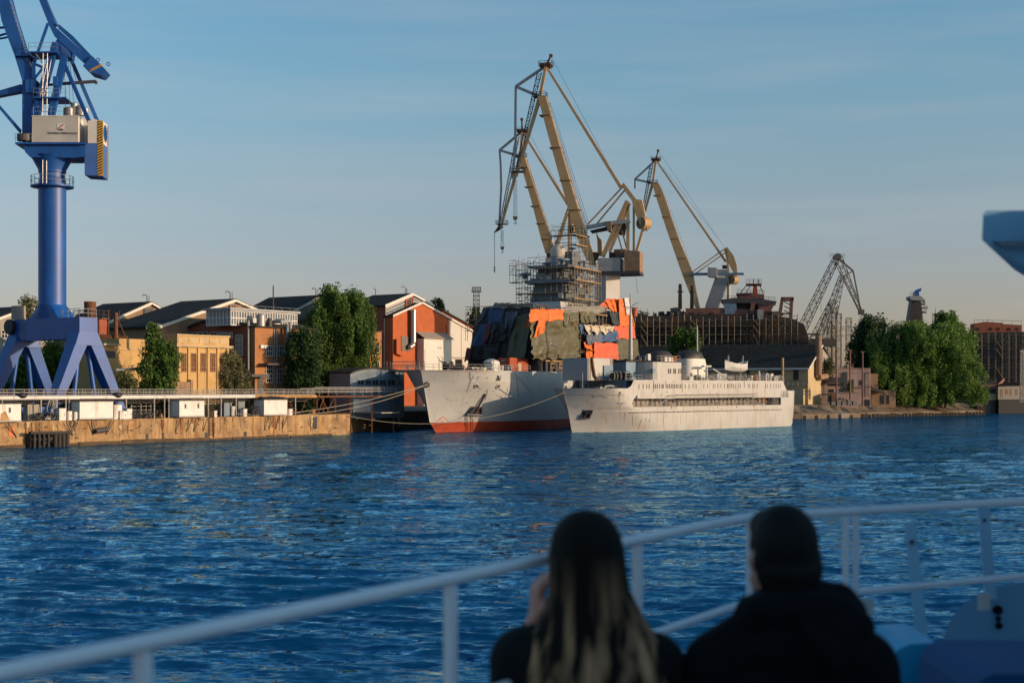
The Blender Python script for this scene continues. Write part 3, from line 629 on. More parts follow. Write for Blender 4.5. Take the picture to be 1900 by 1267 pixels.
k = MB(); c = Ab + LD * 2; k.path([c, c + Vector((0, 0, 1.8)), c - QD * .8 + Vector((0, 0, 2.2)), c - QD * 1.6 + Vector((0, 0, 2.0))], .1, 5); k.path([c + QD * .6, c + QD * .6 + Vector((0, 0, 1.7))], .1, 5); k.build('vent_pipe', M['steel_dark'], oh)
c = Ab + LD * 12; k = MB(); k.path([c, c + Vector((0, 0, 1.8)), c - QD * .8 + Vector((0, 0, 2.2))], .1, 5); k.build('vent_pipe', M['steel_dark'], oh)
u0, u1, z0, z1 = pxr(po, 744, 624, 762, 651); k = MB(); prect(k, po, u0, u1, z0, z1, .08, .08); lv = k.build('louvre', M['steel_dark'], oh); k = MB()
for i in range(18): zz = z0 + (z1 - z0) * (i + .5) / 18; prect(k, po, u0 + .05, u1 - .05, zz - .05, zz + .04, .18, .1)
k.build('slat', M['grey_wall'], lv)
k = MB(); slabp(k, po, [(736, 629), (742, 633), (742, 655), (747, 661), (736, 656)], .9, .9); k.build('buttress', M['brick_orange'], oh)
dz = lambda x, y: po.pt(x, y, 1.1)
k = MB(); k.lathe(dz(767, 635) , [(r_ * 1.12, h_ * 1.17) for r_, h_ in [(.62, 0), (.62, 2.2), (.66, 2.22), (.66, 2.34), (.62, 2.36), (.62, 4.6), (.66, 4.62), (.66, 4.74), (.62, 4.76), (.62, 6.6), (.72, 6.7), (.72, 6.95), (.1, 7.1)]], 18)
k.path([dz(767, 635.5), dz(766.6, 639), dz(764, 642), dz(760, 644.5)], [.7, .7, .68, .55], 14); k.build('steel_duct', M['duct'], oh, True)
k = MB(); slabp(k, po, [(829, 603), (832, 603), (832, 622), (829, 622)], .2, .2); k.build('pilaster', M['brick_orange'], oh)
k = MB(); k.beam(po.pt(856, 604, .06), po.pt(856, 668, .06), .06, .06); k.beam(po.pt(834, 664, .08), po.pt(876, 664, .08), .1, .4); k.build('joint_strip', M['grey_wall'], oh)
k = MB(); a = po.pt(713, 592, -2.4); k.tube(a, Vector((a.x, a.y, GZ)), .1); k.build('downpipe', M['galv'], oh)
pg = Pl(po.p + po.n * 2.3, QD)
lh = thing('loading_annex', (*pg.pt(812, 690).xy, GZ), 'grey loading annex with lean-to roof and roller door against the orange hall', 'annex')
q = [pg.pt(786.5, 628), pg.pt(838, 630)]; k = MB(); k.prism([fz(q[0]), q[0], q[1], fz(q[1])], LD * 2.25); k.build('wall', M['house_white'], lh)
k = MB(); k.prism([q[0] - QD * .4 + QN * .5, q[1] + QD * .3 + QN * .5, q[1] + QD * .3 + LD * 2.2 + Vector((0, 0, 1.6)), q[0] - QD * .4 + LD * 2.2 + Vector((0, 0, 1.6))], (0, 0, .18)); k.build('roof', M['grey_wall'], lh)
u0, u1, z0, z1 = pxr(pg, 788, 649, 834, 690); k = MB()
for i in range(9): prect(k, pg, u0, u1, z0 + (z1 - z0) * i / 9 + .02, z0 + (z1 - z0) * (i + 1) / 9 - .02, .1, .1)
k.build('roller_door', M['house_white'], lh)
for x in (812, 816.5): win(pg, x, 642, x + 3, 648, lh, 1, 1, gl='frame_white')
pa = Pl(po.p + po.n * 1.2 , QD)
an = thing('brick_annex', (*pa.pt(700, 690).xy, GZ), 'narrow ochre annex with two white windows between poplar and orange hall', 'annex')
q = [pa.pt(686, 617), pa.pt(708, 615)]; k = MB(); k.prism([fz(q[0]), q[0], q[1], fz(q[1])], LD * 4); k.build('wall', M['brick_ochre'], an)
k = MB(); k.prism([q[0] + QN * .3, q[1] + QN * .3 + QD * .3, q[1] + LD * 4 + QD * .3, q[0] + LD * 4], (0, 0, .25)); k.build('roof', M['roof_dark'], an)
for y in (642, 670): win(pa, 696, y, 704, y + 13, an, 2, 1)
k = MB(); a = pa.pt(691, 617, .12); k.tube(a, Vector((a.x, a.y, GZ)), .09); k.build('downpipe', M['galv'], an)

# ------------------------------------------------------------------ brown brick building with a glass room on its roof
Yb = 240.0; C = ((473 - 950) * Yb / F, Yb); br, bl = Pl(C, QD), Pl(C, LD)
bb = thing('brick_building', (C[0], C[1], GZ), 'brown and ochre brick building with a glass room and pipes on its roof', 'building')
zt = br.pt(473, 607).z; uL = bl.u(345); uR = br.u(585)
k = MB(); k.prism([br.at(0, GZ - 1), br.at(uR, GZ - 1), br.at(uR, zt), br.at(0, zt)], LD * 1.0); k.build('wall', M['brick_ochre'], bb)
k = MB(); arch = [bl.at(1.0, GZ - 1)] + [bl.at(1.0 + (uL - 1) * i / 10, zt + 1.5 * math.sin(math.pi * min(1, i / 10))) for i in range(11)] + [bl.at(uL, GZ - 1)]
k.prism(arch, QD * uR); k.build('side_wall', M['brick_red'], bb)
k = MB(); k.prism([p + Vector((0, 0, .02)) - QD * .4 for p in arch[1:-1]] + [p + Vector((0, 0, .3)) - QD * .4 for p in arch[1:-1]][::-1], QD * (uR + .8)); k.build('roof', M['roof_dark'], bb)
k = MB(); k.box(br.at(uR / 2, zt + .12, -.2), uR + .6, 1.5, .2, QD); k.build('cornice', M['roof_dark'], bb)
for x in (493, 514):
    win(br, x, 641, x + 13, 661, bb, 3, 2); win(br, x, 677, x + 13, 710, bb, 3, 4)
win(bl, 437.5, 621, 451, 660, bb, 2, 4, off=.02)
for x0, x1 in ((350, 366), (368, 386), (390, 404), (406, 422), (424, 432)): win(bl, x0, 616, x1, 628, bb, 2, 1, off=.02)
k = MB()
for x in (461,): a = bl.pt(x, 595, .3); k.tube(Vector((a.x, a.y, GZ)), a, .22, n=8)
k.build('flue_pipe', M['galv'], bb)
k = MB(); a = br.pt(513, 610, .15); k.tube(Vector((a.x, a.y, GZ)), a, .09); a = br.pt(509, 610, .15); k.tube(Vector((a.x, a.y, GZ)), a, .07); k.build('downpipe', M['galv'], bb)
for x, y in ((483.5, 640), (490, 640)):
    u0, u1, z0, z1 = pxr(br, x, y, x + 5.5, y + 6, .3); k = MB(); prect(k, br, u0, u1, z0, z1, .4, .4); k.build('air_conditioner', M['white_box'], bb)
k = MB(); dd = lambda x, y: br.pt(x, y, 1.0); k.path([br.pt(510, 597, -3), dd(524, 596.5), dd(531, 597), dd(532.5, 602), dd(532.5, 640), dd(532, 676)], .30, 10); k.path([br.pt(510, 595, -4), dd(530, 594.5), dd(537, 596), dd(538.5, 602), dd(538.5, 640), dd(538, 676)], .30, 10); k.build('duct', M['ship_grey'], bb, True)
k = MB(); slabp(k, br, [(497, 674), (541, 674), (541, 677), (497, 677)], 2.2, 2.2); slabp(k, br, [(468, 694), (500, 694), (500, 699), (468, 699)], 2.0, 2.0); k.build('canopy', M['steel_dark'], bb)
k = MB(); prect(k, br, br.u(478), br.u(488), GZ, br.pt(483, 694).z, .1, .1); k.build('door', M['steel_dark'], bb)
Cg = C + np.array((LD.x * 3, LD.y * 3)); Cg = (float(Cg[0]), float(Cg[1]))
gr0 = Pl((C[0] + LD.x * 3.2, C[1] + LD.y * 3.2), QD); cc = gr0.pt(428, 600); gr = Pl((cc.x, cc.y), QD); gl = Pl((cc.x, cc.y), LD)
gh = thing('rooftop_glasshouse', (cc.x, cc.y, zt), 'long glass room standing on the roof of brown brick building', 'glasshouse')
z0, z1 = zt + .3, gr.pt(428, 575).z; uR2, uL2 = gr.u(551), gl.u(383)
k = MB(); k.prism([gr.at(.1, z0, -.1), gr.at(uR2 - .1, z0, -.1), gr.at(uR2 - .1, z1, -.1), gr.at(.1, z1, -.1)], LD * (uL2 - .2)); k.build('glazing', M['glass_pale'], gh)
k = MB(); k.prism([gr.at(-.5, z1 + .01, .4), gr.at(uR2 + .5, z1 + .01, .4), gr.at(uR2 + .5, z1 + .01, -uL2 - .4), gr.at(-.5, z1 + .01, -uL2 - .4)], (0, 0, .4)); k.build('roof', M['ship_grey'], gh)
k = MB(); n = 26
for i in range(n + 1): u = uR2 * i / n; prect(k, gr, u - .07, u + .07, z0, z1, .02, .1)
for z in (z0 + .1, z0 + (z1 - z0) * .5, z1 - .1): prect(k, gr, 0, uR2, z - .08, z + .08, .03, .08)
for i in range(8): u = uL2 * i / 7; prect(k, gl, u - .08, u + .08, z0, z1, .02, .1)
for z in (z0 + .1, z0 + (z1 - z0) * .5, z1 - .1): prect(k, gl, 0, uL2, z - .08, z + .08, .03, .08)
k.build('frame', M['frame_white'], gh)
k = MB()
for a, c in ((8, 10), (17, 19)): u = uR2 * a / n; prect(k, gr, u, uR2 * c / n, z0 + .1, z0 + (z1 - z0) * .55, .04, .05)
k.build('white_panel', M['white_paint'], gh)
for px, y, rr, hh in ((484, 603, .75, 1.9), (500, 601, .5, 1.2)):
    c = br.pt(px, y, -1.2); r = thing('roof_tank', (c.x, c.y, zt), 'round metal tank on brick roof edge, ' + ('the wide pale one' if rr > .6 else 'the smaller dark one'), 'tank', 'tanks on the brick roof')
    MB().lathe((c.x, c.y, zt + .25), [(rr, 0), (rr, hh), (rr * .7, hh + .25), (.05, hh + .3)], 16).build('body', M['galv' if rr > .6 else 'steel_dark'], r, True)
k = MB(); k.rail([gr.at(0, z1 + .4, .2), gr.at(uR2, z1 + .4, .2)], .5, .03, 2.0, (1,)); k.build('roof_rail', M['galv'], gh)

# ------------------------------------------------------------------ yellow building
Yy = 222.0; C = ((329 - 950) * Yy / F, Yy); yr, yl = Pl(C, QD), Pl(C, LD)
yb = thing('yellow_building', (C[0], C[1], GZ), 'yellow plastered pavilion with brown windows behind the loose green tree', 'building')
zt = yr.pt(329, 622).z; uR = yr.u(425); uL = yl.u(312); zc = yr.pt(329, 641).z
k = MB(); k.prism([yr.at(0, GZ - 1), yr.at(uR, GZ - 1), yr.at(uR, zt), yr.at(0, zt)], LD * uL); k.build('wall', M['yellow_plaster'], yb)
k = MB(); prect(k, yr, -.5, uR + .5, zc - .18, zc + .18, .5, uL + 1); prect(k, yr, -.15, uR + .15, zt, zt + .22, .15, uL + .3); k.build('cornice', M['yellow_pale'], yb)
for x in (336, 354, 372, 390, 408): win(yr, x, 655, x + 9.5, 690, yb, 2, 4, fr='wood_wall', gl='rust', edge=.1, bar=.06)
k = MB()
for x in (332, 349.5, 367.5, 385.5, 403.5, 421): u = yr.u(x); prect(k, yr, u - .22, u + .22, GZ, zc - .2, .2, .2)
k.build('pilaster', M['yellow_plaster'], yb)
k = MB()
for i in range(5): u = uR * (i + .5) / 5; prect(k, yr, u - uR * .085, u + uR * .085, zc + .5, zt - .35, .06, .06)
k.build('parapet_panel', M['yellow_pale'], yb)
yw = Pl((C[0] + LD.x * 4, C[1] + LD.y * 4), QD); c0 = yw.u(188); c1 = yw.u(318)
ylw = thing('yellow_wing', (*yw.at((c0 + c1) / 2, 0).xy, GZ), 'lower yellow wing running from the blue crane to the yellow pavilion', 'building')
zq, z2 = yw.pt(250, 629).z, yw.pt(200, 641).z; cm = yw.u(221)
k = MB(); k.prism([yw.at(cm, GZ - 1), yw.at(c1, GZ - 1), yw.at(c1, zq), yw.at(cm, zq)], LD * 6); k.build('wall', M['yellow_plaster'], ylw)
k = MB(); k.prism([yw.at(c0, GZ - 1), yw.at(cm - .02, GZ - 1), yw.at(cm - .02, z2), yw.at(c0, z2)], LD * 5.5); k.build('low_wall', M['yellow_plaster'], ylw)
k = MB(); prect(k, yw, cm - .1, c1, zq - 1.7, zq - 1.5, .15, .15); k.build('ledge', M['yellow_pale'], ylw); k = MB(); prect(k, yw, c0, cm - .05, z2, z2 + .3, .6, 6); k.build('roof_edge', M['yellow_pale'], ylw); k = MB(); prect(k, yw, c0, cm - .02, GZ + 3.3, GZ + 3.5, .5, .5); k.build('ledge', M['yellow_pale'], ylw)
k = MB(); slabp(k, yw, [(190, 650), (214, 652), (214, 664), (190, 664)], .1, .1); k.build('dark_opening', M['steel_dark'], ylw)
# mossy garden wall, bent steel pipe, boiler tank
mw = Pl(Q(0, 0, 9), QD); k = MB(); prect(k, mw, mw.u(262), mw.u(353), GZ, mw.pt(310, 708).z, 0, .5); prect(k, mw, mw.u(353), mw.u(358), GZ, mw.pt(355, 704).z, .1, .8)
tag(k.build('garden_wall', M['wood_wall']), 'low mossy brown wall behind the walkway rails in front of yellow building', 'wall')
k = MB(); z = lambda x, y: mw.pt(x, y, .5); k.path([z(281, 707), z(281, 692), z(280, 686), z(276, 683), z(268, 683)], .32, 10); k.path([z(268, 683), z(240, 685), z(214, 687)], .22, 8); k.path([z(270, 684), z(270, 708)], .12, 6)
tag(k.build('bent_pipe', M['duct'], None, True), 'bent steel pipe rising beside the green tree before the yellow wing', 'pipe')
bt = thing('boiler_tank', tuple(P(167, 640, 226)), 'rusty round boiler tank on a brick tower right of the blue crane', 'tank')
k = MB(); c = P(167, 592, 226); k.lathe(c, [(.92, 0), (.92, 2.6), (.98, 2.62), (.98, 2.75), (.0, 2.76)], 20); k.build('drum', M['rust'], bt, True)
k = MB(); c = P(170, 592, 226); k.box((c.x, c.y, (c.z + GZ) / 2), 3.4, 3.2, c.z - GZ - .02, QD); k.build('tower', M['brick_red'], bt)
k = MB(); c.z += .02; s = 2.0; e = [c + QD * a * s + LD * bb_ * s for a, bb_ in ((-1, -1), (1, -1), (1, 1), (-1, 1), (-1, -1))]; k.prism(e[:4], (0, 0, .15)); k.rail(e, 1.3, .05, 1.2); k.build('platform', M['steel_dark'], bt)
k = MB(); t = lambda x, y: P(x, y, 224); k.tube(t(215, 625), t(215, 580), .34, n=10); k.tube(t(215, 630), t(215, 622), .55, n=10); k.tube(t(201, 632), t(201, 575), .12); k.path([t(190, 640), t(200, 628), t(218, 626), t(236, 627)], .3, 8); k.tube(t(186, 628), t(209, 630), .7, n=12); k.tube(t(222, 575), t(220, 605), .05); k.tube(t(222, 600), t(234, 628), .08)
k.build('chimney_pipe', M['rust'], bt, True)
k = MB(); 
for x in (272, 282, 277): k.path([P(x, 640, 218), P(x, 606, 218), P(x + 3, 600, 218), P(x + 18, 603, 218)], .13, 6)
tag(k.build('roof_pipe', M['galv'], None, True), 'thin bent metal pipes rising above the loose green tree', 'pipes')

# ------------------------------------------------------------------ blue-grey shed in the shade of the warship
_t = tq(651, 8.0); ps = Pl(Q(_t, 0, 8.0), QD)
bs = thing('blue_shed', (*ps.pt(700, 735).xy, GZ), 'blue-grey shed with a row of windows in the shade beside the warship', 'shed')
pts = [ps.pt(650 + 100 * i / 10, 693 - 9 * math.sin(math.pi * (i / 10) ** .8 * .95)) for i in range(11)]
k = MB(); k.prism([fz(pts[0])] + pts + [fz(pts[-1])], -ps.n * 5); k.build('wall', M['blue_shed'], bs)
k = MB(); k.prism([p + ps.n * .4 + Vector((0, 0, .02)) for p in pts] + [p + ps.n * .4 + Vector((0, 0, .28)) for p in pts[::-1]], -ps.n * 5.8); k.build('roof', M['roof_dark'], bs)
for x0, x1 in ((663, 675), (677, 688), (690, 702), (704, 716), (719, 732)): win(ps, x0, 704, x1, 715, bs, 2, 1, fr='blue_shed')
# ------------------------------------------------------------------ blue pillar crane on the quay
YC = 204.7; KX = YC / F; XC = (97 - 950) * KX
cr = thing('pillar_crane', (XC, YC, GZ), 'tall blue pillar crane with white machine house standing on the quay', 'crane')
cz = lambda py: EYE - (py - HZ) * KX
cc_ = Vector((XC, YC, 0))
gd, ge = Vector((.8, -.6, 0)), Vector((.6, .8, 0))     # girder direction, rail direction
def G(a, b, z): p = cc_ + gd * a + ge * b; return Vector((p.x, p.y, z))
zt, zb = cz(592), cz(631)
k = MB(); k.hexa([G(-8.2, -1.5, zb), G(8.4, -1.5, zb), G(8.4, 1.5, zb), G(-8.2, 1.5, zb)], [G(-8.2, -1.5, zt), G(8.4, -1.5, zt), G(8.4, 1.5, zt), G(-8.2, 1.5, zt)])
for a in (-7.3, 7.3): k.hexa([G(a - 1.3, -2.3, zb - .9), G(a + 1.3, -2.3, zb - .9), G(a + 1.3, 2.3, zb - .9), G(a - 1.3, 2.3, zb - .9)], [G(a - 1.1, -1.52, zb + 1.0), G(a + 1.1, -1.52, zb + 1.0), G(a + 1.1, 1.52, zb + 1.0), G(a - 1.1, 1.52, zb + 1.0)])
k.build('portal_girder', M['crane_blue'], cr)
for a in (-7.4, 7.4):
    for s in (-1, 1):
        k = MB(); k.hexa([G(a * 1.06 - .75, s * 6.1 - .6, GZ + .5), G(a * 1.06 + .75, s * 6.1 - .6, GZ + .5), G(a * 1.06 + .75, s * 6.1 + .6, GZ + .5), G(a * 1.06 - .75, s * 6.1 + .6, GZ + .5)],
               [G(a - 1.15, s * 1.3 - 1.0, zb - .8), G(a + 1.15, s * 1.3 - 1.0, zb - .8), G(a + 1.15, s * 1.3 + 1.0, zb - .8), G(a - 1.15, s * 1.3 + 1.0, zb - .8)])
        k.box(G(a * 1.06, s * 6.1, GZ + .45), 1.6, 3.2, .9, gd); k.build('leg', M['crane_blue'], cr)
        k = MB(); k.tube(G(a * .97, s * .7, zb - .8), G(a * 1.02, s * 2.0, GZ + 1.4), .33, n=12); k.build('brace', M['crane_blue'], cr, True)
    k = MB(); k.beam(G(a * 1.05, -6, GZ + 1.2), G(a * 1.05, 6, GZ + 1.2), .8, .9); k.build('sill_beam', M['crane_blue'], cr)
# base of the pillar: square to round
k = MB(); secs = []; rp = 25 * KX
for t, z in ((0, zt), (.25, zt + .5), (.6, zt + 1.25), (1, cz(566))):
    q = []
    for i in range(32):
        th = 2 * math.pi * i / 32; c, s = math.cos(th), math.sin(th); m_ = max(abs(c), abs(s)); hx, hy = 3.5, 1.48
        sq = Vector((c / m_ * hx, s / m_ * hy)); rd = Vector((c * rp, s * rp)); v = sq.lerp(rd, t); q.append(G(v.x, v.y, z))
    secs.append(q)
k.loft(secs); k.build('pillar_foot', M['crane_blue'], cr, True)
zr = cz(346)
k = MB(); k.lathe((XC, YC, cz(566) - .01), [(rp, 0), (rp, zr - cz(566))], 40); k.build('pillar', M['crane_blue'], cr, True)
k = MB(); k.lathe((XC, YC, zr), [(rp * .98, 0), (rp * .98, .9), (rp * .92, 1.0), (rp * .92, cz(322) - zr), (rp, cz(321) - zr), (rp, cz(316) - zr), (3.0, cz(291) - zr)], 36); k.build('slew_neck', M['crane_blue'], cr, True)
k = MB(); k.lathe((XC, YC, zr - .3), [(rp, 0), (3.0, .12), (3.02, .32), (rp, .34)], 36); pts = [Vector((XC + 2.95 * math.cos(i / 20 * 6.2832), YC + 2.95 * math.sin(i / 20 * 6.2832), zr)) for i in range(21)]
k.build('ring_platform', M['crane_blue'], cr); k = MB(); k.rail(pts, 1.4, .035, 1.0); k.build('ring_rail', M['galv'], cr)
k = MB(); a = Vector((XC - .3, YC - rp - .5, zr)); k.ladder(a, a + Vector((0, 0, 6.6)), .55, Vector((1, 0, 0)), .05); k.build('neck_ladder', M['galv'], cr)
k = MB(); a = G(-5.5, -.2, zt); k.rail([G(4.4, -1.4, zt), G(8.3, -1.4, zt), G(8.3, 1.4, zt)], 1.2, .04, 1.2); k.build('girder_rail', M['galv'], cr)
k = MB(); b0, b1 = G(-4.2, .2, zt), G(-2.4, .9, cz(545)); k.ladder(b0, b1, .8, ge, .06, .5); k.rail([b0 + gd * -.6, b1 + gd * -.6], 1.0, .05, 1.0); k.build('stair', M['steel_dark'], cr)
k = MB(); k.box(G(-7.3, -.6, zt + 1.1), 1.4, 1.5, 2.0, gd); k.build('cabinet', M['grey_wall'], cr)
k = MB(); c = G(-7.6, -1.9, zt - 1); k.lathe(c, [(.2, -.3), (1.1, -.25), (1.1, .25), (.2, .3)], 16, axis=ge); k.build('cable_reel', M['black'], cr)
# ---- slewing part
ua = R(5); ux, uy = Vector((math.cos(ua), math.sin(ua), 0)), Vector((-math.sin(ua), math.cos(ua), 0))
vw = Vector((-XC, -YC, 0)).normalized(); sr = Vector((-vw.y, vw.x, 0)); cx_, cy_ = ux.dot(sr), uy.dot(sr)
def U(px, py, ly=0.0):      # point of the slewing part drawn at this photograph place, ly metres away from its mid plane
    lx = ((px - 97) * KX - ly * cy_) / cx_
    for _ in range(2):
        p = cc_ + ux * lx + uy * ly; s = p.y / YC; lx = ((px - 950) * p.y / F - XC - ly * uy.x) / ux.x
    p = cc_ + ux * lx + uy * ly; return Vector((p.x, p.y, EYE - (py - HZ) * p.y / F))
def Upoly(b, poly, ly, th): return b.prism([U(x, y, ly) for x, y in poly], uy * th)
B_ = M['crane_blue']
k = MB(); Upoly(k, [(40, 265), (158, 265), (158, 291), (136, 293), (56, 292), (47, 283)], -2.6, 5.2); k.build('slew_frame', B_, cr)
k = MB(); Upoly(k, [(28, 264), (158, 264), (158, 267.5), (28, 267.5)], -3.2, 6.4); k.build('deck_plate', B_, cr)
k = MB(); Upoly(k, [(59.5, 216), (145, 216), (145, 263.8), (59.5, 263.8)], -2.9, 5.8); mh = k.build('machine_house', M['house_white'], cr)
k = MB(); Upoly(k, [(58.6, 214.6), (146, 214.6), (146, 216.1), (58.6, 216.1)], -3.0, 6.0); k.build('roof', M['frame_white'], mh)
k = MB(); n = 44
for i in range(n + 1): x = 60 + (145 - 60) * i / n; k.beam(U(x, 217, -2.92), U(x, 263, -2.92), .035, .05)
k.build('cladding_rib', M['house_white'], mh)
k = MB(); Upoly(k, [(105.5, 229), (119, 229), (119, 242), (105.5, 242)], -2.97, .05); k.build('emblem_plate', M['frame_white'], mh)
k = MB(); k.beam(U(107, 240, -3.0), U(118, 231, -3.0), .05, .10); k.build('emblem_line', M['hull_red'], mh)
k = MB(); k.beam(U(109.5, 240.6, -3.0), U(117, 240.6, -3.0), .05, .17); k.build('emblem_bar', M['black'], mh)
def text(body, name, p, right, up, h, m, par, sp=1.0, ext=.012, align='LEFT'):
    cu = bpy.data.curves.new(name, 'FONT'); cu.body = body; cu.size = h / .72; cu.extrude = ext; cu.space_character = sp; cu.align_x = align
    o = bpy.data.objects.new(name, cu); COL.objects.link(o); dg = bpy.context.evaluated_depsgraph_get()
    me = bpy.data.meshes.new_from_object(o.evaluated_get(dg)); bpy.data.objects.remove(o)
    x, y = right.normalized(), up.normalized(); z = x.cross(y).normalized(); mt = Matrix((x, y, z)).transposed().to_4x4(); mt.translation = Vector(p) - Vector(WL[par.name] if par.name in WL else (0, 0, 0))
    me.transform(mt); me.name = name; me.materials.append(m); q = bpy.data.objects.new(name, me); COL.objects.link(q); q.parent = par; WL[q.name] = WL[par.name]; return q
a, b = U(88.5, 248.6, -3.0), U(143, 248.6, -3.0); tx = text('KRANBAU EBERSWALDE', 'lettering', a, ux, Vector((0, 0, 1)), .26, M['black'], mh, 1.0)
wd = max(v.co.x for v in tx.data.vertices) - min(v.co.x for v in tx.data.vertices); o_ = a - Vector(WL[mh.name])
for v in tx.data.vertices: d = (v.co - o_); v.co = v.co + ux * d.dot(ux) * ((b - a).length * ux.x / wd - 1)
k = MB(); Upoly(k, [(145.2, 217), (178, 222), (178, 263.8), (145.2, 263.8)], .4, 2.4); k.build('rear_house', M['house_white'], cr)
k = MB(); u0 = U(146, 250, -1.6); k.hexa([u0 + uy * 0, u0 + ux * .05, u0 + ux * .05 + uy * 1.0, u0 + uy * 1.0], [v + Vector((0, 0, 1.4)) for v in (u0, u0 + ux * .05, u0 + ux * .05 + uy * 1.0, u0 + uy * 1.0)]); k.build('vent_grille', M['steel_dark'], mh)
for x, rr, hh in ((128, .8, 1.0), (138, .5, 1.7), (150, .7, 1.3), (158, .55, 1.0)):
    k = MB(); c = U(x, 215, .3); k.lathe(c, [(rr, 0), (rr, hh), (rr * .6, hh + .15), (.02, hh + .2)], 14); k.build('roof_fan', M['galv'], mh, True)
k = MB(); k.rail([U(62, 214.6, -2.8), U(144, 214.6, -2.8), U(150, 214.6, 2.6)], 1.2, .03, 1.3); k.rail([U(40, 264, -3), U(59, 264, -3)], 1.2, .03, .8); k.build('roof_rail', M['galv'], mh)
# counterweight: white box above, blue box below, hazard bands on the edges
k = MB(); Upoly(k, [(163, 224), (190, 224), (190, 266), (163, 266)], -2.5, 4.2); cw = k.build('ballast_house', M['house_white'], cr)
k = MB(); Upoly(k, [(157, 266.5), (190, 266.5), (190, 327), (157, 325)], -2.5, 4.2); k.build('counterweight', M['crane_blue_pale'], cr)
def hazard(b2, p, e, up, w, h, n):   # slanting black bars on a yellow band
    for i in range(n):
        z0 = h * i / n; z1 = h * (i + .5) / n; s = h / n * .9
        b2.prism([p + up * z0, p + e * w + up * min(z0 + s, h), p + e * w + up * min(z1 + s, h), p + up * z1], p_off)
for (yb, yt, mm) in ((326, 224, 'hazard_band'),):
    z0, z1 = U(185, yb, -2.5).z, U(185, yt, -2.5).z; e0 = U(180.5, yb, -2.5); e1 = U(190, yb, -2.5); w = (e1 - e0).length
    p = Vector((e0.x, e0.y, z0)) - uy * .02; p_off = uy * .018
    k = MB(); k.prism([p, p + ux * w, p + ux * w + Vector((0, 0, z1 - z0)), p + Vector((0, 0, z1 - z0))], p_off); hb = k.build(mm, M['hazard_yellow'], cr)
    p_off = uy * -.012; k = MB(); hazard(k, p - uy * .003, ux, Vector((0, 0, 1)), w, z1 - z0, 20); k.build('hazard_stripe', M['black'], hb)
    q = U(190, yb, -2.5) + ux * .02
    for ly, w2 in ((3.35, .85), (-.02, .5)):
        q2 = Vector((q.x, q.y, z0)) + uy * ly; p_off = ux * -.018; k = MB(); k.prism([q2, q2 + uy * w2, q2 + uy * w2 + Vector((0, 0, z1 - z0)), q2 + Vector((0, 0, z1 - z0))], p_off); hb = k.build(mm, M['hazard_yellow'], cr)
        p_off = ux * .012; k = MB(); hazard(k, q2 + ux * .003, uy, Vector((0, 0, 1)), w2, z1 - z0, 20); k.build('hazard_stripe', M['black'], hb)
q = U(190, 244, -2.5) + ux * .03 + uy * 2.0; k = MB(); k.lathe(q, [(1.25, 0), (1.25, .02), (.85, .02), (.85, 0)], 28, axis=ux); k.lathe(q, [(.5, 0), (.5, .02), (.32, .02), (.32, 0)], 20, axis=ux); k.beam(q + Vector((0, 0, .25)) - uy * .5, q + Vector((0, 0, .45)) + uy * .3, .03, .12); k.build('emblem_ring', M['crane_blue'], cw)
# jib, tower, stays, luffing lever
def ubox(poly_pts, ly, th, name, m=B_): k = MB(); Upoly(k, poly_pts, ly, th); return k.build(name, m, cr)
ubox([(41, 262), (60, 262), (60, 148), (56, 122), (47.5, 100), (23, 22), (12, -20), (-9, -20), (3, 40), (27, 104), (41, 150)], -1.6, 2.8, 'jib')
k = MB(); pts = [U(61, 145, -1.2), U(47, 98, -1.2), U(14, -8, -1.2)]; k.rail(pts, .8, .03, .8, (1,)); pts = [U(61, 145, 1.0), U(47, 98, 1.0), U(14, -8, 1.0)]; k.rail(pts, .8, .03, .8, (1,)); k.build('jib_rail', M['galv'], cr)
k = MB()
for i in range(18): a = U(58 - i * 2.45, 140 - i * 8.3, -1.3); k.box(a, .5, .05, .18, ux)
k.build('jib_step', M['galv'], cr)
ubox([(27, 100), (54, 99), (54, 103), (27, 104)], -2.4, 4.4, 'jib_platform'); ubox([(-20, 51), (26, 48), (26, 51), (-20, 54)], -.3, .5, 'jib_strut')
k = MB(); k.path([U(27, 60, -.5), U(8, 64, -.5), U(-12, 70, -.5)], .16, 6); k.path([U(27, 66, .8), U(8, 71, .8), U(-12, 74, .8)], .14, 6); k.build('jib_pipe', B_, cr, True)
ubox([(-25, 182), (-25, 175), (39, 156.5), (39, 170)], -.8, 1.6, 'lower_boom')
for ly in (-1.8, 1.2): ubox([(-15, 186), (-11, 184), (38, 240), (36, 247)], ly, .7, 'hydraulic_arm')
k = MB(); k.tube(U(45, 250, -2.4), U(45, 262, -2.4), 1.0, n=14); k.rail([U(28, 264, -2.8), U(44, 264, -2.8)], 1.2, .03, .8); k.build('pivot', M['steel_dark'], cr)
for a, c, ly in (((66, 214), (104, 80), -2.0), ((66, 214), (104, 80), 1.6)):
    k = MB(); k.beam(U(*a, ly), U(*c, ly * .55), 1.15, .75, .95, .6); k.build('tower_leg', B_, cr)
for a, c, ly in (((95, 214), (122, 96), -2.0), ((95, 214), (122, 96), 1.6)):
    k = MB(); k.beam(U(*a, ly), U(*c, ly * .55), 1.0, .65, .95, .6); k.build('tower_leg', B_, cr)
ubox([(98, 84), (106, 73), (118, 80), (132, 96), (130, 106), (112, 106), (98, 100)], -1.4, 2.8, 'tower_head')
k = MB()
for i in range(7): k.beam(U(113 + i * 2.0, 84 + i * 1.5, -1.43), U(116 + i * 2.3, 99 + i * 1.4, -1.43), .1, .14)
k.build('sheave', M['crane_blue_pale'], cr)
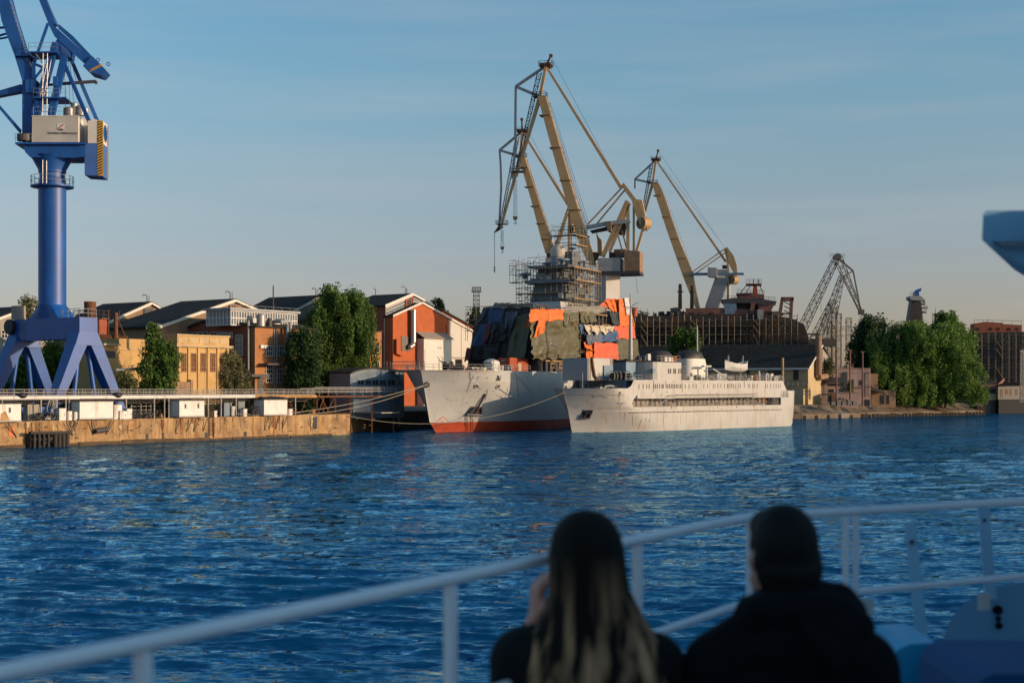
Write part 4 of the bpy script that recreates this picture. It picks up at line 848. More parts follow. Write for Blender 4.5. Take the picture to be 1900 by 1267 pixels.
for a, c, ly in (((108, 92), (181, 262), -2.3), ((129, 104), (181, 226), 1.7)):
    k = MB(); k.beam(U(a[0], a[1], ly * .5), U(c[0], c[1], ly), .42, .5); k.build('back_stay', B_, cr)
# luffing lever: beak rod, twin arms, ballast box
for ly in (-1.5, .9): ubox([(88, 42), (92, 41), (172, 112), (168, 122), (156, 118), (101, 68)], ly, .55, 'lever_arm')
ubox([(107, 46), (110, 46), (135, 67), (170, 104), (166, 107), (108, 53)], .3, .5, 'lever_plate')
ubox([(62, -25), (75, -25), (103, 44), (98, 46), (88, 40)], -.8, 1.6, 'lever_rod')
ubox([(171, 104), (196, 130), (187, 140), (166, 134), (153.5, 122.5)], -1.9, 3.6, 'lever_ballast')
k = MB(); p_off = uy * -.02; a = U(166, 134.5, -1.92); b = U(191, 122, -1.92)
for i in range(9): t = i / 9; c = a.lerp(b, t); d_ = (b - a) / 9; k.prism([c, c + d_ * .55, c + d_ * .55 + Vector((.25, 0, .5)), c + Vector((.25, 0, .5))], p_off)
k.build('hazard_stripe', M['hazard_yellow'], cr)
k = MB()
for x, y in ((182, 110), (201, 118)): c = U(x, y, -.4); k.path([c + Vector((.25 * math.cos(i), 0, .25 * math.sin(i) - .1)) for i in range(7)], .07, 5)
k.build('lifting_eye', B_, cr)
k = MB(); k.beam(U(89, 44, -1.8), U(63, 118, -1.8), .32, .36); k.beam(U(63, 118, -1.8), U(63, 146, -1.8), .34, .4); k.beam(U(64, 119, -1.8), U(80, 126, -1.8), .3, .34); k.beam(U(66, 144, -1.8), U(80, 126, -1.8), .26, .3); k.build('tie_rod', B_, cr)
ubox([(47, 148), (64, 146), (66, 172), (47, 172)], -1.9, 3.4, 'jib_hinge')
k = MB(); k.beam(U(66, 159, 0), U(108, 157, 0), .3, .3); k.beam(U(105, 156.5, -1), U(178, 151.5, -1), .38, .4); k.beam(U(178, 151, -1), U(178, 156, -1), .35, .4); k.build('service_beam', M['steel_dark'], cr)
for x0, x1, y, x2 in ((53, 106, 95.5, 104), (62, 122, 180, 121)):
    ubox([(x0, y), (x1, y), (x1, y + 2.2), (x0, y + 2.2)], -2.9, 4.6, 'service_platform')
    k = MB(); k.rail([U(x0, y, 1.5), U(x0, y, -2.85), U(x1, y, -2.85), U(x1, y, 1.5)], 1.2, .032, .9); k.build('platform_rail', M['galv'], cr)
ubox([(98, 142), (106, 142), (106, 160), (98, 160)], -2.2, 1.2, 'winch_box')
k = MB(); k.tube(U(64, 97, -2.5), U(84, 124, -2.2), .08); k.ladder(U(83, 214, -2.7), U(84, 97, -2.7), .6, ux, .045, .45); k.ladder(U(78, 180, -2.5), U(92, 110, -1.6), .5, ux, .04, .45); k.build('tower_ladder', M['galv'], cr)
k = MB()
for x0, y0, x1, y1 in ((119, 100, 122, 205), (127, 107, 130, 214), (129, 107, 137, 195), (131, 108, 141, 150), (77, -20, 110, 52)): k.tube(U(x0, y0, -.6), U(x1, y1, -.6), .035, n=4)
k.build('wire_rope', M['steel_dark'], cr)
# ------------------------------------------------------------------ ship hulls
class Hull:
    def __init__(s, bow, ax, B, L, stem, le, pw, stern=lambda u, z: 1.0, flare=lambda z: 1.0):
        s.bow = Vector((bow[0], bow[1], 0)); s.ax = Vector((ax[0], ax[1], 0)).normalized(); s.st = Vector((s.ax.y, -s.ax.x, 0))
        s.B, s.L, s.stem, s.le, s.pw, s.stern, s.flare = B, L, stem, le, pw, stern, flare
    def hb(s, q, z):
        u = (q - s.stem(z)) / s.le(z); f = 1 - (1 - min(max(u, 0), 1)) ** s.pw(z)
        return max(.03, s.B / 2 * f * s.flare(z) * s.stern(q / s.L, z))
    def w0(s, q, lat, z): p = s.bow + s.ax * q + s.st * lat; return Vector((p.x, p.y, z))
    def w(s, q, lat, z): return s.w0(s.remap(q) if s.remap else q, lat, z)
    remap = None
    def pt(s, q, z, side=1, off=0.0): return s.w0(q, side * (s.hb(q, z) + off), z)
    def at(s, px, py, off=0.0, side=1):     # place on the hull side seen at a photograph place
        best = None; a, b = -4.0, s.L
        for k in range(400):
            q = a + (b - a) * k / 399; z = 5.0
            for _ in range(3): p = s.pt(q, z, side, off); z = EYE - (py - HZ) * p.y / F
            if q < s.stem(z): continue
            d = abs(950 + p.x / p.y * F - px)
            if best is None or d < best[0]: best = (d, q, z)
        return best[1], best[2]
    def on(s, px, py, off=0.0): q, z = s.at(px, py, off); return s.pt(q, z, 1, off)
    def frame(s, px, py, off=0.0):
        q, z = s.at(px, py, off); p = s.pt(q, z, 1, off); t = (s.pt(q + .4, z) - s.pt(q - .4, z)).normalized(); v = (s.pt(q, z + .3) - s.pt(q, z - .3)).normalized()
        return p, t, v, t.cross(v).normalized() * (1 if t.cross(v).dot(-p) > 0 else -1)
    def skin(s, zs, n=46, q0=None, q1=None, sides=(1, -1), inner=None):
        b = MB(); q1 = s.L if q1 is None else q1
        for sd in sides:
            secs = []
            for z in zs:
                a = s.stem(z) if q0 is None else q0
                secs.append([s.pt(a + (q1 - a) * (k / n) ** 1.7, z, sd) for k in range(n + 1)])
            b.loft(secs, close=False)
        if len(sides) == 2 and q0 is None:       # transom
            b.loft([[s.pt(q1, z, sd) for z in zs] for sd in sides], close=False)
        return b
    def deck(s, z, q0=None, q1=None, th=.15, lat=0.0):
        a = s.stem(z) + .05 if q0 is None else q0; q1 = s.L - .02 if q1 is None else q1
        l = [s.w0(a + (q1 - a) * (k / 40) ** 1.5, s.hb(a + (q1 - a) * (k / 40) ** 1.5, z) - .04 + lat, z) for k in range(41)]
        r = [s.w0(a + (q1 - a) * (k / 40) ** 1.5, -(s.hb(a + (q1 - a) * (k / 40) ** 1.5, z) - .04 + lat), z) for k in range(41)]
        return MB().prism(l + r[::-1], (0, 0, -th))
    def patch(s, b, px, py, w, h, off=.03):
        p, t, v, n = s.frame(px, py, off); return b.prism([p - t * w / 2 - v * h / 2, p + t * w / 2 - v * h / 2, p + t * w / 2 + v * h / 2, p - t * w / 2 + v * h / 2], -n * .05)
    def strip(s, b, pts, w, off=.03):    # a thin band following the hull through photograph places
        q = [s.frame(*p, off) for p in pts]
        for (a, t, v, n), (c, t2, v2, n2) in zip(q, q[1:]):
            d = (c - a).normalized(); e = n.cross(d).normalized() * w / 2; b.prism([a - e, c - e, c + e, a + e], -n * .03)
        return b
def lerpf(xs, ys): return lambda z: float(np.interp(z, xs, ys))
def catenary(a, b, sag, n=18):
    a, b = Vector(a), Vector(b); return [a.lerp(b, i / n) - Vector((0, 0, sag * 4 * (i / n) * (1 - i / n))) for i in range(n + 1)]

# ------------------------------------------------------------------ the grey warship
ws = Hull(((797 - 950) * 250 / F, 250), (.45, .893), 18.0, 95, lerpf([-1.5, 0, 1.88, 5, 8.9, 11], [3.8, 2.2, 0, -1.0, -2.3, -3.1]),
          lerpf([0, 1.88, 8.9, 11], [26, 24, 14.5, 12.5]), lerpf([0, 1.88, 8.9, 11], [1.5, 1.55, 1.9, 2.0]), lambda u, z: 1 if u < .8 else 1 - .2 * ((u - .8) / .2) ** 2, lerpf([-1, 0, 2, 5, 9, 11], [.9, .94, .96, .98, 1, 1]))
ws.remap = lerpf([6, 16, 23, 43.4, 61, 80], [6, 19, 28, 53.8, 76.8, 97])
wr = thing('warship', tuple(ws.w(30, 0, 0)), 'large grey warship under repair, wrapped in tarpaulins behind the white ship', 'ship')
ws.skin([1.88, 3.2, 4.6, 6, 7.5, 8.9]).build('hull', M['hull_grey'], wr, True)
ws.skin([8.9, 9.6, 10.3, 11.0]).build('bulwark_strake', M['hull_grey'], wr, True)
ws.skin([-1.5, -.4, .4, 1.2, 1.82]).build('boot_topping', M['hull_red'], wr, True)
k = ws.skin([1.82, 1.90]); k.build('waterline_stripe', M['frame_white'], wr)
ws.deck(10.9).build('deck', M['deck_red'], wr)
k = MB()
for px in (883, 925):
    p, t, v, n = ws.frame(px, 701.5, .02); h, w = .52, .55
    for a, c in (((-w, -h), (w, -h)), ((w, -h), (w, h)), ((w, h), (-w, h)), ((-w, h), (-w, -h))): k.beam(p + t * a[0] + v * a[1], p + t * c[0] + v * c[1], .09, .09)
k.build('port_frame', M['hull_grey'], wr)
k = MB(); p, t, v, n = ws.frame(925, 701.5, .02); k.prism([p - t * .45 - v * .45, p + t * .5 - v * .45, p - t * .1 + v * .45, p - t * .45 + v * .45], n * .03); k.build('port_opening', M['black'], wr)
p, t, v, n = ws.frame(904, 701.5, .02); k = MB(); k.prism([p + (t * math.cos(i * math.pi / 5 + math.pi / 2) + v * math.sin(i * math.pi / 5 + math.pi / 2)) * (.26 if i % 2 == 0 else .11) for i in range(10)], n * .03); k.build('star', M['hazard_yellow'], wr)
for px, py in ((884, 716), (923, 716.5)):
    p, t, v, n = ws.frame(px, py, .02); k = MB(); k.lathe(p, [(.30, -.1), (.50, 0), (.50, .10), (.40, .16), (.32, .05)], 20, axis=n); h_ = k.build('hawse_ring', M['hull_grey'], wr, True)
    k = MB(); k.lathe(p, [(.36, .0), (.36, .07), (.02, .075)], 16, axis=n); k.build('hawse_hole', M['rust'], h_)
q = ws.pt(ws.stem(8.5) + .45, 8.5, 1); k = MB(); k.lathe(q, [(.5, -.4), (.55, .0), (.5, .14), (.15, .16)], 20, axis=-ws.ax * .6 + ws.st * .8); k.build('bow_fairlead', M['black'], wr, True)
# anchor hanging below its hawse
p, t, v, n = ws.frame(879, 763, .25); k = MB()
k.prism([p - t * 1.5 - v * .5, p + t * 1.9 - v * .7, p + t * 1.4 + v * .9, p - t * 1.0 + v * 1.0], n * .12)
k.beam(p + n * .2 + t * .1 - v * .3, p + n * .2 + t * .55 + v * 3.6, .25, .3); k.beam(p + n * .25 - t * 1.5 - v * .5, p + n * .25 + t * 1.9 - v * .65, .3, .3)
k.beam(p + n * .3 - t * 1.1 - v * .2, p + n * .3 - t * .5 + v * .9, .3, .2); k.beam(p + n * .3 + t * 1.6 - v * .4, p + n * .3 + t * 1.1 + v * .8, .3, .2); k.build('anchor', M['steel_dark'], wr)
for a in ((866, 772, 868, 800), (876, 771, 877, 800)):
    n_ = 9; k = MB()
    for i in range(n_): k.tube(ws.on(a[0] + (a[2] - a[0]) * i / n_, a[1] + (a[3] - a[1]) * i / n_, .3), ws.on(a[0] + (a[2] - a[0]) * (i + .75) / n_, a[1] + (a[3] - a[1]) * (i + .75) / n_, .3), .09, n=5)
    k.build('anchor_chain', M['rust'], wr)
k = MB()
for pts in (((884, 718), (935, 739)), ((926, 720), (954, 741)), ((873, 690), (874, 708), (866, 728)), ((954, 692), (985, 726)), ((905, 722), (902, 742)), ((958, 700), (963, 735))): k.path([ws.on(x, y, .12) for x, y in pts], .035, 4)
k.build('cable', M['rope_dark'], wr)
k = MB()
for px, py in ((863, 725), (874, 725), (888, 725.5), (901, 725.5), (915, 725)): ws.patch(k, px, py, .16, .16)
for px, py, w_ in ((831, 741, .5), (838, 744, .35), (848, 742, .4), (866, 746, .4), (838, 752, .25), (850, 764, .2), (865, 748, .3)): ws.patch(k, px, py, w_, .07)
k.build('hull_fitting', M['steel_dark'], wr)
# bulb warning mark: a diamond with a comb inside
k = MB(); o = .03
for a, c in (((810, 781), (822, 772.5)), ((822, 772.5), (832, 782)), ((832, 782), (820, 791)), ((820, 791), (810, 781)), ((816, 778), (824, 786)), ((816, 778), (819.5, 775.5)), ((820, 782), (823.5, 779.5)), ((824, 786), (827.5, 783.5))):
    ws.strip(k, (a, c), .13, o)
k.build('bulb_mark', M['life_orange'], wr)
k = MB(); pts = [ws.pt(ws.stem(11) + .4 + q_, 10.95, 1, -.15) for q_ in (0, 1, 2, 3.2, 4.6, 6.5, 9, 12, 16, 20, 25)]; k.rail(pts, 1.05, .035, 1.5, (1, .55)); pts = [ws.pt(ws.stem(11) + .4 + q_, 10.95, -1, -.15) for q_ in (0, 1, 2, 3.2, 4.6, 6.5, 9, 12, 16)]; k.rail(pts, 1.05, .035, 1.5, (1, .55)); k.build('guard_rail', M['rail_grey'], wr)
# deckhouse, mast block, radome
def wbox(b, q0, q1, l0, l1, z0, z1, ti=0.0, tq_=0.0):
    return b.hexa([ws.w(q0, l0, z0), ws.w(q1, l0, z0), ws.w(q1, l1, z0), ws.w(q0, l1, z0)], [ws.w(q0 + tq_, l0 + ti, z1), ws.w(q1 - tq_, l0 + ti, z1), ws.w(q1 - tq_, l1 - ti, z1), ws.w(q0 + tq_, l1 - ti, z1)])
k = MB(); wbox(k, 23, 41, -7.9, 7.9, 10.9, 22.0, 1.0, 1.6); k.build('deckhouse', M['steel_dark'], wr)
k = MB(); wbox(k, 41.05, 61, -7.7, 7.7, 10.9, 18.6, .4, .2); wbox(k, 50, 60.5, -7, 6.9, 18.61, 24.5, .6, .4); k.build('aft_deckhouse', M['mast_grey'], wr)
k = MB(); wbox(k, 34.5, 49, -4.5, 6.0, 22.01, 25.4, 1.3, 1.6); k.build('bridge_roof', M['hull_grey'], wr)
k = MB(); wbox(k, 38.5, 48.5, -3.6, 4.6, 25.41, 32.6, 1.2, 1.2); wbox(k, 38, 49, -4.5, 5.5, 29.4, 30.1); wbox(k, 38.5, 48.6, -4.0, 5.0, 32.61, 33.1); wbox(k, 43, 47, .5, 3.5, 33.11, 36.4, .4, .4); k.build('mast_block', M['mast_grey'], wr)
c = ws.w(43.4, 0, 33.1); dz = P(1036, 443, 286).z - 33.1
c = P(1036, 470, ws.w(43.4, 0, 0).y); c.z = 33.1; k = MB(); k.lathe(c, [(1.95, 0), (1.6, .5), (1.6, 2.2)], 28); k.build('radome_base', M['ship_grey'], wr, True)
k = MB(); k.lathe(c + Vector((0, 0, 2.2)), [(1.62, -.02)] + [(1.66 * math.cos(a), .9 + 1.9 * math.sin(a)) if a > 0 else (1.66, .3) for a in [0] + [i * math.pi / 20 for i in range(1, 11)]], 28); k.build('radome', M['radome'], wr, True)
k = MB()
for q, l, z, w_ in ((39, -5, 30.5, 1.6), (40, 3, 33.3, 1.8), (46, 4.5, 33.4, 1.2), (45, -3.5, 33.2, 1.5), (42, 5.2, 30.3, 1.4), (47, 1, 36.5, 1.0)):
    k = MB(); k.lathe(ws.w(q, l, z), [(w_ * .3, 0), (w_ * .3, .7), (w_ * .8, .8), (w_ * .8, 1.1), (w_ * .2, 1.2)], 10); k.build('sensor', M['ship_blue'], wr, True)
for m_, n_ in (('mast_grey', 26), ('ship_blue', 16), ('hull_grey', 16)):
    for i in range(n_): k = MB(); z = rnd.uniform(23, 32.5); q = 43.3 + rnd.uniform(-6, 6) * (1 - (z - 23) / 30); k.box(ws.w(q, rnd.uniform(-5.6, 5.9) * (1 - (z - 23) / 26), z), rnd.uniform(.5, 2.6), rnd.uniform(.5, 2.0), rnd.uniform(.3, 1.6), ws.ax); k.build('mast_equipment', M[m_], wr)
k = MB(); k.tube(ws.w(45, 2, 36.4), ws.w(45, 2, 43.2), .14, .08); k.beam(ws.w(45, .4, 40.4), ws.w(45, 3.6, 40.4), .12, .12); k.build('pole_mast', M['steel_dark'], wr)
for q in (24.5, 26, 28): k = MB(); k.box(ws.w(q, 8.3, 11.9), 1.0, .7, 1.9, ws.ax); k.build('deck_locker', M['steel_dark'], wr)

# ------------------------------------------------------------------ scaffolds
def scaffold(root, name, corner, dx, dy, nx, ny, zl, sx, sy, r=.05, shell=True, over=1.3, decks=(), seed=1, mname='scaffold', drop=.08):
    g = random.Random(seed); b = MB(); c = Vector(corner)
    p = lambda i, j, z: Vector((c.x + dx.x * sx * i + dy.x * sy * j, c.y + dx.y * sx * i + dy.y * sy * j, z))
    inside = lambda i, j: shell and 0 < i < nx and 0 < j < ny
    for i in range(nx + 1):
        for j in range(ny + 1):
            if inside(i, j): continue
            b.tube(p(i, j, zl[0]), p(i, j, zl[-1] + g.uniform(-.6, over)), r, n=4, cap=False)
    for z in zl[1:]:
        for i in range(nx + 1):
            for j in range(ny + 1):
                if inside(i, j): continue
                for di, dj in ((1, 0), (0, 1)):
                    if i + di <= nx and j + dj <= ny and not inside(i + di, j + dj):
                        for zo in (0, .55, 1.1):
                            if g.random() > drop + (.25 if zo else 0): b.tube(p(i - .08 * di, j - .08 * dj, z + zo), p(i + di * 1.08, j + dj * 1.08, z + zo + g.uniform(-.06, .06)), r * .9, n=4, cap=False)
                        if g.random() < .12: b.tube(p(i, j, z), p(i + di, j + dj, z + 1.9), r * .8, n=4, cap=False)
    o = b.build(name, M[mname], root)
    for zi, i0, i1, j0, j1 in decks:
        k = MB(); z = zl[zi] + .06
        for i in range(i0, i1):
            k.hexa([p(i, j0, z), p(i + .99, j0, z), p(i + .99, j1, z), p(i, j1, z)], [p(i, j0, z + .16), p(i + .99, j0, z + .16), p(i + .99, j1, z + .16 + g.uniform(0, .05)), p(i, j1, z + .16)])
        k.build('plank_deck', M['plank'], root)
    return o
sc = thing('scaffold', tuple(ws.w(43, 0, 22)), 'dense pole scaffold with plank decks around the mast of the warship', 'scaffold')
zl = [22.2 + 1.27 * i for i in range(10)]
scaffold(sc, 'pole_frame', ws.w(38.2, -6.6, 0), ws.ax, ws.st, 10, 10, zl, 1.36, 1.33, .05, decks=((3, 0, 10, 9.2, 10), (6, 0, 10, 9.1, 10), (8, 0, 10, 9.2, 10), (4, 0, 1, 0, 9), (6, 0, 1, 1, 10), (2, 0, 1, 0, 6), (8, 0, 1, 3, 9), (1, 3, 10, 9.2, 10)), seed=3, drop=.22)
scaffold(sc, 'inner_frame', ws.w(39.2, -5.2, 0), ws.ax, ws.st, 8, 8, zl[:9], 1.36, 1.33, .045, seed=13, drop=.35)
scaffold(sc, 'top_frame', ws.w(43.0, -1.4, 0), ws.ax, ws.st, 3, 3, [33.6, 35.6, 37.6, 39.6, 41.0], 1.9, 1.9, .045, decks=((3, 0, 3, 2.1, 3), (3, 0, 1, 0, 3), (2, 0, 3, 2.2, 3)), seed=4)
scaffold(sc, 'side_frame', ws.w(38.0, -8.0, 0), ws.ax, ws.st, 1, 1, [29.6, 31.4, 33.2], 1.6, 1.4, .045, decks=((0, 0, 1, 0, 1),), seed=5)
scaffold(sc, 'edge_frame', ws.w(23.2, 7.6, 0), ws.ax, ws.st, 11, 1, [11, 13, 15, 17, 19, 21, 22.6], 2.0, .8, .04, decks=(), seed=6, over=1.2)
scaffold(sc, 'edge_frame', ws.w(41.8, 7.6, 0), ws.ax, ws.st, 12, 1, [11, 13, 15, 17, 19, 21, 23, 24.6], 2.0, .8, .04, decks=((4, 2, 6, 0, 1), (5, 3, 7, 0, 1), (6, 0, 6, 0, 1), (1, 0, 4, 0, 1)), seed=7)
scaffold(sc, 'front_frame', ws.w(22.6, -7.8, 0), ws.st, ws.ax, 8, 1, [17, 19, 21, 22.6], 1.9, .8, .04, decks=((2, 0, 8, 0, 1),), seed=8)

# ------------------------------------------------------------------ tarpaulins
pf, pd = Pl(ws.w(23.0, 0, 0), ws.st), Pl(ws.w(40, 8.45, 0), ws.ax)
pd2 = Pl(ws.w(50, 7.2, 0), ws.ax)
def tarp(pl, tl, tr, brr, bl_, m, label, off=.4, seed=1, fold=.18, nf=7, scal=.35, nu=44, nv=24, lean=0.0, grp='tarpaulins over the warship'):
    g = random.Random(seed); ph = [g.uniform(0, 6.28) for _ in range(6)]; f = [g.uniform(.7, 1.5) * nf for _ in range(3)]
    rows = []
    for j in range(nv + 1):
        t = j / nv; row = []
        for i in range(nu + 1):
            s_ = i / nu
            x = (tl[0] + (tr[0] - tl[0]) * s_) * (1 - t) + (bl_[0] + (brr[0] - bl_[0]) * s_) * t
            y = (tl[1] + (tr[1] - tl[1]) * s_) * (1 - t) + (bl_[1] + (brr[1] - bl_[1]) * s_) * t
            q_ = s_ + .10 * mnoise.noise(Vector((s_ * 3, t * 1.6, seed * 1.7))); d = fold * .85 * (.3 + .7 * t) * (max(0, math.sin(f[0] * 4.2 * q_ + ph[0])) ** 2 * .8 + math.sin(f[1] * 2.6 * q_ + ph[1] - 1.2 * t) * .4)
            d += fold * 1.1 * mnoise.noise(Vector((s_ * 2.2, t * 1.5 + seed, 4.2)))
            d += fold * .5 * math.sin(9 * s_ + 7 * t + ph[3]) * mnoise.noise(Vector((s_ * 4, t * 3, seed * 2.3)))
            w_ = abs(tr[0] - tl[0]) * .05; x += w_ * mnoise.noise(Vector((t * 3.2, seed * 5.1, 1))) * (abs(s_ - .5) * 2) ** 3; y += (abs(math.sin(s_ * math.pi * max(2, round(abs(tr[0] - tl[0]) / 12)))) * 1.1 + 1.6 * mnoise.noise(Vector((s_ * 5, seed * 3.3, 2)))) * (1 - t) ** 3
            p = pl.pt(x, y, off + max(d, -off * .8) + lean * t)
            e_ = scal * (t ** 6) * (abs(math.sin(s_ * math.pi * max(2, nf // 2) + ph[2])) - .4); p.z += e_
            row.append(p)
        rows.append(row)
    b = MB(); b.loft(rows, close=False); o = b.build('tarpaulin', M[m], None, True); md = o.modifiers.new('thickness', 'SOLIDIFY'); md.thickness = .03; md.offset = 0
    return tag(o, label, 'tarpaulin', grp)
T = tarp
T(pf, (897, 570), (992, 566), (990, 670), (868, 670), 'tarp_navy', 'huge dark navy tarpaulin over the shaded front of the warship deckhouse', .5, 1, .3, 9)
T(pf, (892, 601), (911, 601), (898, 643), (872, 644), 'tarp_blue', 'bright blue tarpaulin on the far left of the shaded deckhouse front', .95, 2, .2, 5)
T(pf, (905, 600), (912, 599), (904, 634), (893, 637), 'tarp_maroon', 'narrow dark red sheet beside the bright blue tarpaulin', 1.05, 3, .1, 2, nu=12)
T(pf, (902, 569), (906, 569), (893, 596), (884, 600), 'tarp_slate', 'slim grey-blue flap at the top left edge of the deckhouse front', .9, 4, .1, 2, nu=10)
T(pf, (866, 645), (874, 645), (872, 668), (861, 672), 'tarp_maroon', 'small dark red flap at the bottom left of the deckhouse front', .9, 5, .1, 2, nu=10)
T(pf, (908, 570), (938, 569), (930, 600), (904, 602), 'tarp_blue', 'dark blue tarpaulin at top left of the deckhouse front', .85, 6, .2, 4)
T(pf, (960, 586), (990, 578), (972, 668), (938, 664), 'tarp_olive', 'olive tent-like tarpaulin hanging slanted at the corner of the deckhouse', 1.6, 7, .45, 4, lean=1.4)
T(pd, (984, 584), (1072, 580), (1074, 614), (985, 616), 'tarp_olive', 'upper olive tarpaulin on the sunlit side of the deckhouse', .5, 8, .28, 6)
T(pd, (985, 612), (1074, 611), (1076, 643), (986, 644), 'tarp_olive', 'middle olive tarpaulin on the sunlit side of the deckhouse', .6, 9, .28, 7)
T(pd, (987, 640), (1075, 639), (1073, 667), (989, 668), 'tarp_olive', 'lowest olive tarpaulin, hanging loose in scallops above the deck', .75, 10, .34, 8, scal=.6)
T(pd, (984, 573), (1046, 573), (1046, 595), (982, 597), 'tarp_orange', 'bright orange tarpaulin on top of olive ones', .95, 11, .2, 5)
T(pd, (1000, 592), (1013, 593), (1010, 617), (990, 629), 'tarp_orange', 'orange strip of tarpaulin dangling over the olive sheets', 1.1, 12, .25, 3, nu=16)
T(pf, (985, 575), (995, 573), (990, 611), (973, 608), 'tarp_orange', 'orange flap wrapped round the deckhouse corner', 2.1, 13, .25, 3, nu=16)
T(pd, (1074, 577), (1105, 578), (1103, 599), (1080, 601), 'tarp_olive', 'small olive tarpaulin below the beige one', .6, 14, .25, 4)
T(pd, (1048, 568), (1122, 567), (1126, 580), (1046, 583), 'tarp_grey', 'wide beige tarpaulin on the deckhouse roof edge', .45, 15, .3, 5)
T(pd, (1084, 602), (1141, 605), (1136, 619), (1090, 619), 'tarp_cream', 'crumpled cream tarpaulin above blue ones', 1.1, 16, .5, 6, scal=1.0)
T(pd, (1075, 600), (1092, 603), (1092, 622), (1078, 620), 'tarp_blue', 'small bright blue tarpaulin left of crumpled cream one', .6, 17, .2, 3, nu=14)
T(pd, (1085, 612), (1118, 614), (1117, 636), (1091, 640), 'tarp_slate', 'grey-blue tarpaulin below the crumpled cream one', .8, 18, .25, 4)
T(pd, (1117, 614), (1146, 613), (1148, 635), (1117, 635), 'tarp_blue', 'mid-blue tarpaulin beside the tall orange one', .8, 19, .2, 4)
T(pd, (1083, 634), (1104, 634), (1104, 652), (1086, 648), 'tarp_orange', 'small orange tarpaulin left of the coral sheet', .7, 20, .25, 3)
T(pd, (1087, 650), (1104, 652), (1104, 667), (1088, 667), 'tarp_orange', 'lowest small orange tarpaulin beside the coral sheet', .6, 21, .2, 3)
T(pd, (1103, 634), (1146, 636), (1149, 668), (1103, 668), 'tarp_coral', 'large flat coral sheet above the roof of the white ship', .9, 22, .14, 4)
T(pd, (1140, 604), (1177, 604), (1179, 629), (1142, 629), 'tarp_coral', 'coral tarpaulin at the bottom of the tall orange one', .8, 23, .14, 4)
T(pd, (1148, 554), (1166, 553), (1178, 606), (1150, 606), 'tarp_orange', 'tall orange tarpaulin at the right end of the warship deckhouse', .9, 24, .22, 3)
T(pd2, (1122, 556), (1152, 553), (1150, 582), (1136, 580), 'tarp_orange', 'orange tarpaulin bunched beneath the crane house at the upper right', 1.5, 25, .5, 4)
T(pd2, (1110, 568), (1126, 554), (1140, 556), (1138, 575), 'tarp_coral', 'red-orange tarpaulin sloping down to the left at the upper right', 1.1, 26, .3, 3)
T(pd, (1158, 552), (1166, 552), (1171, 585), (1163, 585), 'tarp_white', 'narrow white sheet hanging over the tall orange tarpaulin', 1.25, 27, .1, 2, nu=10)
T(pd, (1130, 576), (1150, 578), (1150, 605), (1138, 604), 'tarp_navy', 'navy tarpaulin left of the tall orange one', .6, 28, .25, 3)
T(pd, (1146, 628), (1183, 629), (1186, 668), (1147, 668), 'tarp_olive', 'plain olive tarpaulin at the right end, behind the white mast', .7, 29, .15, 4)
T(pf, (920, 561), (992, 563), (990, 571), (908, 573), 'tarp_grey', 'grey rumpled tarpaulin along the top of the deckhouse front', .9, 30, .4, 7)
k = MB(); c = ws.w(33, 2, 22.1); n = 14; rows = []
for i in range(n):
    a = 6.2832 * i / n; rr = 3.2 + .6 * math.sin(3 * a); rows.append(c + ws.ax * rr * math.cos(a) + ws.st * rr * math.sin(a))
k.add(rows + [c + Vector((0, 0, 2.2))], [(i, (i + 1) % n, n) for i in range(n)]); tag(k.build('tarpaulin', M['tarp_olive']), 'dark peaked olive tarpaulin like a tent on the deckhouse roof', 'tarpaulin', 'tarpaulins over the warship')

T(pf, (914, 600), (943, 598), (938, 634), (905, 638), 'tarp_navy', 'black sagging tarpaulin over the middle of the shaded deckhouse front', 1.0, 31, .4, 3)
T(pf, (938, 578), (962, 576), (950, 612), (936, 610), 'tarp_slate', 'dark grey-blue tarpaulin beside the slanted olive tent sheet', .9, 32, .3, 3)
T(pf, (884, 640), (926, 636), (922, 668), (880, 669), 'tarp_navy', 'lowest black tarpaulin on the shaded deckhouse front', 1.1, 33, .45, 4)
T(pd, (1046, 580), (1074, 579), (1074, 600), (1047, 606), 'tarp_olive', 'short olive flap hanging right of the bright orange tarpaulin', .95, 34, .3, 2, scal=.8)
for m_, n_ in (('wood_wall', 24), ('steel_dark', 24), ('tarp_grey', 16)):
    k = MB()
    for i in range(n_):
        q, l = rnd.uniform(24, 46), rnd.choice((rnd.uniform(5, 7.4), rnd.uniform(-7, 7))); z = 22.1 + rnd.uniform(0, 1.3); a = rnd.uniform(0, 3.14)
        if i % 2: k.beam(ws.w(q, l, z - .6), ws.w(q + rnd.uniform(-2.5, 2.5), min(l + rnd.uniform(-1.5, 1.5), 7.6), z + rnd.uniform(.2, 1.6)), .14, .14)
        else: k.box(ws.w(q, l, z - .1), rnd.uniform(.8, 2.8), rnd.uniform(.4, 1.5), rnd.uniform(.3, 1.1), (math.cos(a), math.sin(a)))
    k.build('roof_clutter', M[m_], wr)
